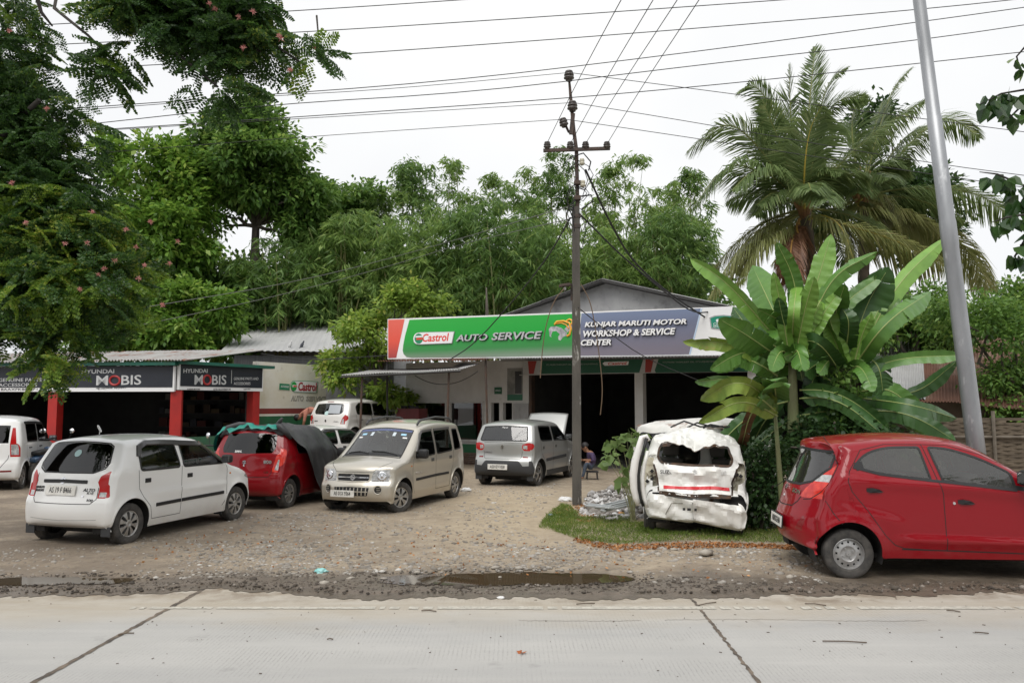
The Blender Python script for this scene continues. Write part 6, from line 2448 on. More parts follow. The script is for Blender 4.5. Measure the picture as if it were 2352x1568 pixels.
def wall_and_store():
 # painted side wall with the oil logo
 W_=Pl(P(588,940,25.6)[:2],P(748,940,28.4)[:2])
 root=thing('painted_wall','cream side wall with a maroon band and green foot behind the raised corner','wall',W_.at(1.5,0))
 g0=.0
 m_cream=M('wall_cream',(.78,.765,.70),.9,col2=(.66,.61,.47),vs=.9,col3=(.36,.31,.22),vs3=2.2,lo3=.6,hi3=.8)
 m_band=M('wall_maroon',(.26,.035,.03),.8,col2=(.2,.04,.035),vs=2)
 m_gr=M('wall_green',(.02,.16,.06),.8,col2=(.03,.10,.05),vs=1.6)
 mb=MB()
 zs=[0,W_.sz(640,955)[1],W_.sz(640,950)[1],W_.sz(640,937.5)[1],3.3]
 for i,mi in enumerate((2,0,1,0)):
  W_.box(mb,0,W_.len,zs[i],zs[i+1],-.2,0,mi)
 mb.build('wall_face',[m_cream,m_band,m_gr],root,world=True)
 # painted words on the wall
 n=W_.n
 lt=M('painted_letter',(.16,.15,.13),.8)
 def zz(x,y):
  return (1100+x*.2338) /1.7415,(1500+y*.2338) /1.7415
 for txt,a,b in (('AUTO',(268,445),(490,447)),('SERVICE',(528,449),(905,455))):
  c=(W_.px(*zz(400,355))-W_.px(*zz(400,447))).length
  text_fit('painted_lettering',txt,lt,root,W_.px(*zz(*a)),W_.px(*zz(*b)),c,.003,n,.003,shear=.15,bold=.04)
  text_fit('painted_lettering',txt,M('painted_letter_light',(.52,.5,.44),.8),root,W_.px(*zz(a[0]+3,a[1]-4)),W_.px(*zz(b[0]-3,b[1]-4)),c*.86,.008,n,.002,shear=.15,bold=-.005)
 # oil maker's sign on that wall
 s_=thing('wall_sign','white oval-ended oil sign with red lettering on the cream wall','sign',W_.px(*zz(500,195)))
 def fl(name,pts,mat,off,th=.012,par=None):
  return MB().prism([W_.px(*zz(*p),off) for p in pts],n*th).build(name,mat,par or s_,world=True)
 fl('rim',[(262,190),(272,130),(310,92),(560,98),(735,110),(715,302),(560,300),(330,292),(285,262)],M('logo_green',(.012,.23,.10),.4),.004)
 fl('panel',[(272,192),(281,136),(315,101),(560,107),(727,118),(708,293),(560,291),(335,284),(294,256)],m_sign_white,.018,.004)
 fl('logo_disc',[(325+48*math.cos(a),190+80*math.sin(a)) for a in np.linspace(0,6.283,26,endpoint=False)],M('logo_bright',(.03,.33,.07),.4),.023,.003)
 fl('logo_bar',[(300,165),(385,172),(380,205),(300,205)],m_sign_white,.027,.002)
 fl('logo_bar',[(315,176),(378,180),(374,200),(315,200)],m_red_print,.030,.002)
 c=(W_.px(*zz(500,120))-W_.px(*zz(500,268))).length
 text_fit('lettering','Castrol',M('letter_darkred',(.36,.02,.03),.5),s_,W_.px(*zz(388,266)),W_.px(*zz(706,274)),c,.024,n,.004,shear=.12,bold=.03)
 s2=thing('wall_sign','small green painted sign left of the oval-ended oil sign','sign',W_.px(*zz(160,195)))
 MB().prism([W_.px(*zz(*p),.004) for p in ((78,140),(248,152),(246,258),(70,246))],n*.012).build('panel',M('sign_green',(.03,.22,.11),.5),s2,world=True)
 text_fit('lettering','AUTHORISED',m_sign_text,s2,W_.px(*zz(95,210)),W_.px(*zz(230,218)),.07,.018,n,.002)
 # grey wall further back
 W2=Pl(P(748,940,28.4)[:2],P(945,940,30.0)[:2])
 r2=thing('back_wall','dim grey wall behind the bushy tree','wall',W2.at(1,0))
 mb=MB()
 W2.box(mb,0,W2.len,0,3.6,-.2,0)
 mb.build('wall_face',m_plaster_grey,r2,world=True)
 # long store roof
 r3=thing('store_building','long store with a pale grey ribbed roof behind the parts shop','building',(-6,31,0))
 e0,e1,t1,t0=P(508,804,28.6),P(900,809,28.0),P(905,725,35),P(566,746,36)
 mb=MB()
 m_roof=M('roof_pale',(.50,.50,.495),.65,.1,col2=(.40,.40,.40),vs=.8,col3=(.30,.30,.30),vs3=3.5,lo3=.6,hi3=.75,stretch=(1,.35,1))
 corr_sheet(mb,e0,e1,t1,t0,26,.014,6,seed=31)
 mb.build('roof',m_roof,r3,world=True)
 mb=MB()
 e0d,e1d=e0 +Vector((.3,.5,-.14)),e1 +Vector((0,.5,-.14))
 mb.prism([e0d,e1d,Vector((e1d.x,e1d.y,2.6)),Vector((e0d.x,e0d.y,2.6))],(0,.1,0))
 mb.build('upper_wall',M('store_sheet',(.20,.20,.205),.7,col2=(.12,.12,.12),vs=2,stretch=(6,1,.4)),r3,world=True)
 mb=MB()
 mb.prism([Vector((e0d.x,e0d.y+6,0)),Vector((e1d.x,e1d.y+6,0)),t1-Vector((0,0,.1)),t0-Vector((0,0,.1))],(0,.1,0))
 mb.build('wall',m_plaster_grey,r3,world=True)
 # two pigeons on the ridge of the roof
 for u,v,c in ((1154,1385,'white'),(1202,1382,'dark')):
  q=P(u/1.7415*1.0+0,799,29.0)
  o=thing('pigeon','%s pigeon standing on the pale store roof' % c,'bird',q)
  mb=MB()
  prof=[(0,0),(.035,.02),(.06,.09),(.055,.16),(.03,.21),(.034,.25),(.02,.29),(0,.3)]
  mt_=Matrix.Translation(q) @ Matrix.Rotation(R(25),4,'Y')
  mb.lathe(prof,mat=mt_,n=10)
  mb.tube([mt_ @ Vector((.03,0,.08)),mt_ @ Vector((-.06,0,-.06))],[.045,.015],6)
  mb.tube([q,q+Vector((0,0,-.03))],.008,4)
  mb.build('body',M('pigeon_'+c,(.5,.5,.5) if c == 'white' else (.05,.055,.07),.7),o,world=True,smooth=True)
def hut():
 root=thing('hut','low hut with a rusty corrugated roof behind the banana plants','building',(12,19,0))
 e0,e1,t1,t0=P(2030,912,17.2),P(2430,948,15.2),P(2430,775,19.2),P(2020,772,21)
 mb=MB()
 e0b,t0b=e0.lerp(e1,.22),t0.lerp(t1,.22)
 corr_sheet(mb,e0b,e1,t1,t0b,40,.016,6,sag=.05,seed=41)
 mb.build('roof',M('sheet_rust_orange',(.17,.08,.05),.85,col2=(.10,.05,.035),vs=1.5,col3=(.25,.2,.16),vs3=1.0,lo3=.55,hi3=.8),root,world=True)
 mb=MB()
 corr_sheet(mb,e0+Vector((0,0,.03)),e0b+Vector((.15,0,.03)),t0b+Vector((.15,0,.03)),t0+Vector((0,0,.03)),12,.016,6,sag=.03,seed=42)
 mb.build('roof_patch',m_zinc,root,world=True)
 mb=MB()
 a,b=e0 +Vector((.2,.7,0)),e1 +Vector((.2,.7,0))
 mb.prism([Vector((a.x,a.y,0)),Vector((b.x,b.y,0)),b+Vector((0,0,.15)),a+Vector((0,0,.15))],(.05,.12,0))
 mb.build('wall',M('mud_wall',(.13,.10,.075),.95,col2=(.08,.065,.05),vs=2),root,world=True)
 # woven bamboo fence
 f=thing('bamboo_fence','woven bamboo fence behind the bright red hatchback','fence',P(2230,1000,13.2)*Vector((1,1,0)) if False else (8.2,13.3,0))
 A_,B_=Vector((5.9,14.0,0)),Vector((13.5,12.7,0))
 ht=1.68
 mw=M('woven_bamboo',(.17,.135,.095),.85,col2=(.09,.07,.05),vs=2.2,stretch=(.7,.7,9),col3=(.09,.07,.05),vs3=14,lo3=.52,hi3=.62)
 mb=MB()
 g=rng(51)
 e=(B_-A_)
 nrm=Vector((e.y,-e.x,0)).normalized()
 rows=42
 for r_ in range(rows):
  z0=.05 +(ht-.05) *r_ /rows
  z1=z0 +(ht/rows) *1.02
  n=46
  v,fs=[],[]
  hole=g.random() < .18
  hs=g.integers(4,36)
  for i in range(n+1):
   p=A_ +e *(i/n)
   w=.012 *math.sin(i*math.pi+r_*math.pi)
   w=.012 *(1 if (i+r_) % 2 else -1) +g.normal(0,.002)
   v += [p+nrm*w+Vector((0,0,z0+g.normal(0,.004))),p+nrm*w+Vector((0,0,z1+g.normal(0,.004)))]
   if i and not (hole and hs < i < hs+3):
    fs.append((2*i-2,2*i,2*i+1,2*i-1))
  mb.add(v,fs)
 mb.build('woven_panel',mw,f,world=True)
 mpst=M('fence_post',(.2,.175,.14),.9,col2=(.12,.1,.08),vs=5)
 for t in (.02,.13,.30,.46,.62,.8,.97):
  p=A_ +e *t
  MB().tube([p+nrm*.05,p+nrm*.05+Vector((g.normal(0,.03),0,1.80))],.03,7).build('post',mpst,f,world=True)
 for z in (1.35,.6):
  MB().tube([A_+nrm*.04+Vector((0,0,z)),B_+nrm*.04+Vector((0,0,z+.04))],.022,6).build('rail',mpst,f,world=True)
signboard()
workshop()
awning()
parts_shop()
wall_and_store()
hut()
# ------------------------------------------------------------------ trees and plants
def leaf_quads(c,d,L_,W_,g,droop=0.0,flat=0.0):
 """diamond leaves: base points c, directions d, lengths and widths"""
 n=len(c)
 d=unit(d)
 r=unit(g.normal(size=(n,3))) +np.array([0,0,flat])
 s=unit(np.cross(d,r))
 L_=np.broadcast_to(np.asarray(L_,dtype=float),(n,))[:,None]
 W_=np.broadcast_to(np.asarray(W_,dtype=float),(n,))[:,None]
 dn=np.array([0,0,-1.0])
 m=c +d *L_ *.45
 t=c +d *L_ +dn *L_ *droop
 return np.stack([c,m+s*W_*.5,t,m-s*W_*.5],1)
def px_poly_pts(poly,n,Y0,Y1,g,edge=0.0):
 """n world points inside a pixel outline, spread over a depth range (rounder at the rim)"""
 p=np.array(poly,dtype=float)
 lo,hi=p.min(0),p.max(0)
 out=[]
 while len(out) < n:
  q=lo +(hi-lo) *g.random((n*2,2))
  ok=in_poly(q[:,0],q[:,1],p)
  q=q[ok]
  d,_=seg_nearest(q,p,np.roll(p,-1,axis=0))
  R_=max((hi-lo).min()*.4,1)
  k=np.sqrt(np.clip(d/R_,.05,1))
  Y=(Y0+Y1) /2 +(Y1-Y0) /2 *k *g.uniform(-1,1,len(q))
  for (u,v),y in zip(q,Y):
   out.append(P(u,v,y))
 return np.array([tuple(a) for a in out[:n]])
def clumped(cl,per,spread,g,outc=None,flat=.75):
 """leaf bases gathered in clumps round the points cl; returns bases and outward directions"""
 n=len(cl)
 o=g.normal(size=(n,per,3)) *spread *np.array([1,1,flat])
 c=cl[:,None,:] +o
 d=unit(o+1e-6) *.8 +g.normal(size=o.shape) *.55
 if outc is not None:
  d=d +unit(cl-outc)[:,None,:] *.5
 d[...,2] -= .25
 return c.reshape(-1,3),d.reshape(-1,3)
m_bark=M('bark',(.13,.11,.09),.95,col2=(.07,.06,.05),vs=6,bump=.4,bs=18,stretch=(1,1,.3))
m_bark_dk=M('bark_dark',(.055,.048,.042),.95,col2=(.03,.027,.025),vs=6,bump=.4,bs=18)
def limb(mb,a,b,r0,r1,g,n=6,wob=.06):
 a,b=Vector(a),Vector(b)
 L_=(b-a).length
 pts=[]
 for i in range(n+1):
  t=i /n
  q=a.lerp(b,t) +Vector(g.normal(0,wob*L_/3,3)) *math.sin(math.pi*t)
  q.z += .12 *L_ *math.sin(math.pi*t) *.4
  pts.append(q)
 mb.tube(pts,[r0+(r1-r0)*i/n for i in range(n+1)],7)
 return pts
def broad_tree(label,base,polys,Y,mat,n,per,spread,leaf,seed,r0=.25,top=None,group=None,cat='tree',name='broadleaf_tree',nl=9,lw=.55,trunk_mat=None,droop=.15):
 g=rng(seed)
 base=Vector(base)
 root=thing(name,label,cat,base,0,group)
 if cat == 'tree':
  n,per,spread,leaf=int(n*.9),int(per*1.1),spread *.9,leaf *1.1
 V=[]
 tips=[]
 area=[abs(sum(p[i][0]*p[i-1][1]-p[i-1][0]*p[i][1] for i in range(len(p)))) for p in polys]
 for p,a in zip(polys,area):
  k=max(6,int(n*a/sum(area)))
  if cat == 'tree':                     # boughs: clumps sit on the upper shells of a few dozen cushions
   bo=px_poly_pts(p,max(6,k // 7),Y[0],Y[1],g)
   bo=bo[g.integers(0,len(bo),k)]
   o=unit(g.normal(size=(k,3))+np.array([0,0,.45])) *(g.uniform(.55,1.0,(k,1))**.5)
   cl=bo +o *spread *1.9 *np.array([1.15,1.15,.62])
  else:
   cl=px_poly_pts(p,k,Y[0],Y[1],g)
  cen=cl.mean(0)
  c,d=clumped(cl,per,spread*.62 if cat == 'tree' else spread,g,cen)
  V.append(leaf_quads(c,d,leaf*g.uniform(.7,1.3,len(c)),leaf*lw*g.uniform(.8,1.2,len(c)),g,droop,1.6))
  tips += [tuple(q) for q in cl[g.choice(len(cl),min(len(cl),max(2,int(nl*a/sum(area))+1)),replace=False)]]
 mk_quads('crown',np.concatenate(V),mat,root,world=True)
 mb=MB()
 tp=np.array(tips)
 fork=Vector(top) if top else Vector((base.x*.5+tp[:,0].mean()*.5,base.y*.5+tp[:,1].mean()*.5,base.z+(tp[:,2].min()*.6+tp[:,2].mean()*.4-base.z)*.8))
 limb(mb,base,fork,r0,r0*.6,g,6,.03)
 for q in tips:
  limb(mb,fork,q,r0*.38,.015,g,6,.12)
 mb.build('trunk',trunk_mat or m_bark,root,world=True,smooth=True)
 return root
def bamboo(label,base,polys,Y,mat,n,seed,leaf=.40,group='bamboo clumps behind the workshop',culms=9,per=9,wide=.062,spread=.18,bough=.85):
 """clump of culms with tufts of narrow hanging leaves"""
 g=rng(seed)
 base=Vector(base)
 root=thing('bamboo_clump',label,'bamboo',base,0,group)
 V,tips=[],[]
 area=[abs(sum(p[i][0]*p[i-1][1]-p[i-1][0]*p[i][1] for i in range(len(p)))) for p in polys]
 for p,a in zip(polys,area):
  k=max(8,int(n*a/sum(area)))
  bo=px_poly_pts(p,max(5,k // 9),Y[0],Y[1],g)[g.integers(0,max(5,k // 9),k)]
  cl=bo +unit(g.normal(size=(k,3))+np.array([0,-.2,.5])) *(g.random((k,1))**.4) *bough *np.array([1,1,.75])
  o=g.normal(size=(k,per,3)) *spread *.35
  d=g.normal(size=(k,per,3)) *np.array([1,1,.35]) *.8
  bias=g.normal(size=(k,1,3)) *np.array([.7,.7,0])
  d=d +bias +np.array([0,-.15,-.75])
  c=(cl[:,None,:]+o).reshape(-1,3)
  d=d.reshape(-1,3)
  V.append(leaf_quads(c,d,leaf*g.uniform(.7,1.35,len(c)),wide*g.uniform(.8,1.3,len(c)),g,.12,.8))
  hi=cl[np.argsort(-cl[:,2])[:max(3,k // 3)]]
  tips += [tuple(q) for q in hi[g.choice(len(hi),min(len(hi),max(2,culms // len(polys))),replace=False)]]
 mk_quads('foliage',np.concatenate(V),mat,root,world=True)
 mb=MB()
 for q in tips:
  q=Vector(q)
  a=base +Vector((g.normal(0,.5),g.normal(0,.4),0))
  pts=[a.lerp(q,t)+Vector((0,0,.16*(q-a).length*math.sin(math.pi*t**.8))) for t in np.linspace(0,1,9)]
  mb.tube(pts,[.045,.045,.043,.04,.035,.03,.022,.014,.006],6)
 mb.build('culms',M('bamboo_culm',(.20,.19,.07),.5,col2=(.12,.14,.05),vs=3),root,world=True,smooth=True)
 return root
lf_mid=leaf_mat('leaf_mid',(.055,.13,.024),(.16,.29,.06),(.25,.37,.09),trans=.45)
lf_dark=leaf_mat('leaf_dark',(.018,.048,.014),(.05,.105,.028),(.08,.15,.04))
lf_bright=leaf_mat('leaf_bright',(.07,.17,.022),(.20,.35,.055),(.30,.42,.09),trans=.45)
lf_yel=leaf_mat('leaf_yellowgreen',(.12,.22,.03),(.31,.44,.085),(.45,.47,.12),trans=.5)
lf_bam=leaf_mat('leaf_bamboo',(.09,.17,.04),(.24,.37,.095),(.34,.45,.14),trans=.5)
lf_bam_dk=leaf_mat('leaf_bamboo_dark',(.065,.135,.033),(.17,.29,.075),(.26,.36,.10),trans=.5)
lf_fern=leaf_mat('leaf_feathery',(.02,.06,.014),(.07,.15,.03),(.20,.27,.05),trans=.4)
lf_ferntop=leaf_mat('leaf_feathery_light',(.08,.17,.02),(.20,.31,.04),(.36,.40,.07),trans=.45)
def gz(u,Y):
 p=P(u,930,Y)
 return (p.x,Y,float(yard_z(p.x,Y)))
def build_trees():
 # tall broadleaf trees on the left, behind the parts shop
 broad_tree('tallest broadleaf tree rising behind the parts shop, its pale sky gaps halfway up',gz(590,35),
  [[(470,300),(540,255),(600,250),(640,290),(690,340),(672,372),(640,400),(700,410),(735,450),(715,490),(640,480),(560,470),(480,470),(450,400),(455,340)],
    [(470,470),(500,470),(495,520),(470,520)],[(670,490),(720,490),(710,540),(670,530)],[(560,640),(690,630),(690,710),(560,710)]],
  (32.5,37.5),lf_mid,640,46,.42,.27,101,.28,P(588,520,35),'tall trees behind the parts shop',nl=16)
 broad_tree('broad bright tree left of the tallest tree behind the parts shop',gz(420,33.5),
  [[(250,340),(300,325),(345,335),(400,345),(440,370),(450,420),(455,520),(490,640),(500,740),(350,790),(240,700),(235,520),(290,450)]],
  (31.3,34.5),lf_bright,620,42,.40,.27,102,.24,None,'tall trees behind the parts shop',nl=12)
 broad_tree('leafy low tree right behind the rusty roof of the parts shop',gz(440,29.5),
  [[(330,690),(400,640),(480,640),(540,680),(550,760),(500,800),(330,800)],[(200,720),(330,700),(340,805),(180,805)]],
  (28.4,30.3),lf_bright,300,40,.32,.22,103,.14,None,None,nl=8)
 broad_tree('dense dark-green tree between the tallest tree and the bamboo',gz(700,38.5),
  [[(640,420),(700,405),(735,440),(790,420),(830,425),(870,420),(880,500),(820,560),(700,580),(630,560)]],
  (36.5,40),lf_mid,330,44,.45,.27,104,.22,None,None,nl=8)
 # bamboo: the dense front mass
 B=[
  ('bamboo clump with dark hanging tufts beside the tallest tree',650,33.5,[[(545,600),(600,560),(690,560),(760,600),(760,740),(560,742)]],560,lf_bam_dk),
  ('bamboo clump hanging over the left end of the store roof ridge',800,34.5,[[(700,560),(760,505),(860,510),(910,560),(905,735),(720,735)]],620,lf_bam),
  ('bamboo clump with pale tufts above the red end of the signboard',950,33.5,[[(850,545),(900,490),(1000,480),(1070,530),(1070,725),(860,725)]],680,lf_bam),
  ('wide dark bamboo clump above the words AUTO SERVICE',1130,32.5,[[(1010,560),(1060,500),(1140,480),(1230,510),(1270,580),(1280,710),(1020,722)]],780,lf_bam_dk),
  ('bamboo clump left of the concrete utility pole',1270,34.5,[[(1190,540),(1240,490),(1300,520),(1340,600),(1340,690),(1200,700)]],420,lf_bam),
  ('bamboo clump right of the concrete utility pole above the gable',1420,34.5,[[(1330,590),(1380,550),(1450,560),(1520,590),(1530,680),(1340,670)]],480,lf_bam),
  ('dark bamboo clump at the right end of the bamboo thicket',1560,34,[[(1490,520),(1540,480),(1600,500),(1632,570),(1628,640),(1600,700),(1500,690)]],480,lf_bam_dk),
  ('tall dim bamboo clump filling the skyline between the tallest tree and the pointed spire',820,38.5,[[(730,450),(780,425),(850,440),(900,440),(910,600),(740,600)]],420,lf_bam),
  ('tall dim bamboo clump on the skyline left of the crossarm',1080,38.5,[[(940,500),(1000,440),(1100,450),(1240,430),(1260,600),(950,600)]],560,lf_bam_dk),
  ('tall dim bamboo clump on the skyline right of the utility pole',1480,38.5,[[(1330,520),(1400,480),(1470,440),(1560,440),(1625,520),(1630,620),(1340,640)]],500,lf_bam),
 ]
 for i,(lab,u,Y,polys,n,mt) in enumerate(B):
  bamboo(lab,gz(u,Y),polys,(Y-1.7,Y+1.5),mt,n,200+i)
 # thin spires and loose crowns against the sky
 S=[
  ('dense pointed spire of foliage, the tallest left of the signboard centre',950,40,[[(905,470),(915,390),(940,368),(985,385),(1000,430),(1000,500),(920,510)]],330,lf_bam_dk,.02),
  ('thin wispy bamboo spire leaning left against the sky',1050,41,[[(1012,375),(1035,358),(1050,390),(1075,420),(1100,460),(1090,500),(1050,480),(1030,420)]],130,lf_bam,.02),
  ('loose bamboo crown with two light tips left of the crossarm',1170,42,[[(1098,402),(1140,408),(1180,395),(1215,400),(1245,430),(1235,520),(1150,520),(1125,450)]],250,lf_bam,.02),
  ('tall bamboo spire rising directly behind the utility pole',1285,41,[[(1240,395),(1275,352),(1300,345),(1318,390),(1315,470),(1300,560),(1245,545),(1238,450)]],280,lf_bam_dk,.02),
  ('wispy bamboo spire leaning right of the utility pole',1400,41,[[(1360,440),(1375,400),(1410,372),(1450,345),(1480,360),(1475,395),(1430,425),(1425,480),(1400,560),(1345,560),(1350,490)]],270,lf_bam,.02),
  ('rounded loose bamboo crown between the pole and the palms',1530,41,[[(1440,500),(1480,470),(1530,440),(1570,440),(1600,470),(1590,540),(1480,560)]],270,lf_bam,.02),
  ('narrow bamboo tip just left of the coconut palms',1590,40.5,[[(1565,440),(1580,390),(1602,385),(1605,430),(1640,500),(1625,540),(1585,520)]],130,lf_bam_dk,.02),
 ]
 for i,(lab,u,Y,polys,n,mt,_) in enumerate(S):
  bamboo(lab,gz(u,Y),polys,(Y-1.2,Y+1.2),mt,n,300+i,leaf=.30,group='bamboo spires behind the workshop',culms=5,per=9,wide=.075,spread=.3,bough=.5)
 g=rng(77)
 for i,(u,v,h_) in enumerate(((1000,500,60),(868,520,90),(1117,690,60))):
  a,b=P(u,v+h_,34),P(u+6,v-h_*.3,34)
  if i == 2:
   q=thing('dead_stump','grey dead stump standing behind the signboard','tree stump',(a.x,a.y+.0,0))
   a=Vector((a.x,27.5,0))
   b=P(1117,660,27.5)
   MB().tube([a,a.lerp(b,.6),a.lerp(b,.85)+Vector((.06,0,0)),b],[.10,.08,.06,.02],7).build('trunk',m_bark,q,world=True,smooth=True)
 # yellow-green bushy tree between store and office
 broad_tree('bushy yellow-green tree growing between the store and the office',gz(868,27.2),
  [[(800,720),(850,680),(890,690),(930,660),(965,655),(1000,690),(1060,685),(1080,712),(1010,735),(900,735),(880,760),(800,770)],
    [(745,760),(800,730),(890,740),(885,830),(790,832),(755,800)],[(755,800),(850,840),(870,880),(800,920),(770,870)],[(840,860),(930,850),(930,930),(850,930)]],
  (26.2,28.3),lf_yel,300,26,.24,.18,120,.09,None,None,nl=12)
 # right-hand side greenery
 broad_tree('feathery green tree drooping over the hut right of the steel pole',gz(2300,17.2),
  [[(2090,720),(2150,690),(2200,690),(2260,700),(2352,690),(2440,720),(2440,900),(2352,930),(2290,880),(2250,810),(2130,770)],[(2270,850),(2440,870),(2440,985),(2350,1000),(2290,950)]],
  (15.4,17.6),lf_mid,270,38,.22,.10,130,.14,None,None,nl=12)
 broad_tree('leafy shrub tree behind the banana leaves left of the steel pole',gz(2130,19.5),
  [[(2050,720),(2100,680),(2170,690),(2200,740),(2190,800),(2080,790)],[(1930,700),(2000,690),(2060,740),(2000,780)]],(18.6,20.3),lf_mid,260,40,.25,.12,131,.10,None,None,nl=6)
 broad_tree('distant dark tree crown at the right edge',gz(2330,30),[[(2255,700),(2270,670),(2310,660),(2370,665),(2440,690),(2440,800),(2270,780)]],(28.5,31.5),lf_mid,240,40,.4,.22,132,.2,
  None,None,nl=6)
 broad_tree('sparse dark tree showing behind the coconut fronds',gz(2100,32),[[(2030,430),(2080,380),(2140,390),(2175,430),(2180,540),(2100,600),(2010,560)],[(1960,250),(2010,260),(2020,330),(1980,330)]],
  (30.5,33.5),lf_dark,260,34,.4,.26,133,.2,None,None,nl=8)
 g=rng(160)
 V=[]
 for p,y0,y1,n in (([(520,620),(800,580),(1300,590),(1660,620),(1660,800),(520,800)],37,40,1300),([(180,640),(560,620),(560,810),(180,810)],33,35.5,420)):
  c,d=clumped(px_poly_pts(p,n,y0,y1,g),26,.5,g)
  V.append(leaf_quads(c,d,.34*g.uniform(.7,1.3,len(c)),.2,g,.1,1.0))
 tag(mk_quads('undergrowth',np.concatenate(V),lf_mid),kind='stuff')
 first=None
 for i,(x,y,sc) in enumerate(((-9,-15,1.0),(1,-19,1.25),(10,-14,1.1),(20,-20,1.3),(-22,-18,1.2))):
  if first is None:
   first=thing('roadside_tree','tall tree on the far side of the road, mirrored in the cars','tree',(x,y,0),0,'trees across the road')
   bl=g.normal(0,1,(46,3)) *np.array([2.2,2.0,1.7]) +np.array([0,0,7.2])
   c,d=clumped(bl,60,.7,g)
   ch=[mk_quads('crown',leaf_quads(c,d,.45,.3,g,.1,1.0),lf_dark,first)]
   mb=MB()
   limb(mb,(0,0,0),(0,0,5),.3,.2,g)
   for q in bl[:8]:
    limb(mb,(0,0,4.8),tuple(q),.12,.02,g)
   ch.append(mb.build('trunk',m_bark,first,smooth=True))
  else:
   o=first.copy()
   COL.objects.link(o)
   o.location=(x,y,0)
   o.scale=(sc,sc,sc)
   o.rotation_euler=(0,0,i*1.3)
   for q in ch:
    k=q.copy()
    COL.objects.link(k)
    k.parent=o
 # shrubs on the ground
 SH=[('leafy shrub between the wrecked car and the bright red hatchback',1740,12.3,[[(1705,1060),(1730,1020),(1770,1020),(1795,1060),(1795,1180),(1725,1190),(1712,1130)]],110,lf_dark,.08),
  ('dark shrub behind the bright red hatchback at the banana stems',1900,12.6,[[(1800,985),(1900,965),(2060,985),(2080,1040),(1790,1060)]],75,lf_dark,.10)]
 for i,(lab,u,Y,polys,n,mt,lf) in enumerate(SH):
  broad_tree(lab,gz(u,Y),polys,(Y-.45,Y+.5),mt,n,26,.11,lf,140+i,.03,None,None,'shrub','shrub',nl=14,lw=.7)
 # big-leaved weed left of the wreck
 g=rng(150)
 b=Vector(gz(1452,12.9))
 root=thing('weed','tall big-leaved pale green weed left of the wrecked car','plant',b)
 mb,V=MB(),[]
 for (u,v) in ((1425,1000),(1450,992),(1405,1012),(1470,1000),(1415,1040),(1440,1030),(1465,1030),(1402,1060),(1430,1075),(1455,1070),(1425,1105),(1448,1110),(1400,1035),(1440,1010),
   (1460,1095),(1410,1020),(1462,1050)):
  q=P(u,v,12.9+g.normal(0,.18))
  mb.tube([b+Vector((g.normal(0,.03),g.normal(0,.03),0)),b.lerp(q,.6)+Vector((.03,0,.05)),q],[.007,.006,.003],5)
  c=np.repeat(np.array([tuple(q)]),5,0) +g.normal(0,.035,(5,3))
  d=np.stack([g.normal(0,.8,5),g.normal(-.4,.5,5),g.normal(-.25,.35,5)],1)
  V.append(leaf_quads(c,d,g.uniform(.13,.22,5),g.uniform(.11,.17,5),g,.1))
 mk_quads('leaves',np.concatenate(V),leaf_mat('leaf_weed',(.10,.17,.045),(.20,.29,.10)),root,world=True)
 mb.build('stem',M('stem_pale',(.25,.25,.13),.7),root,world=True)
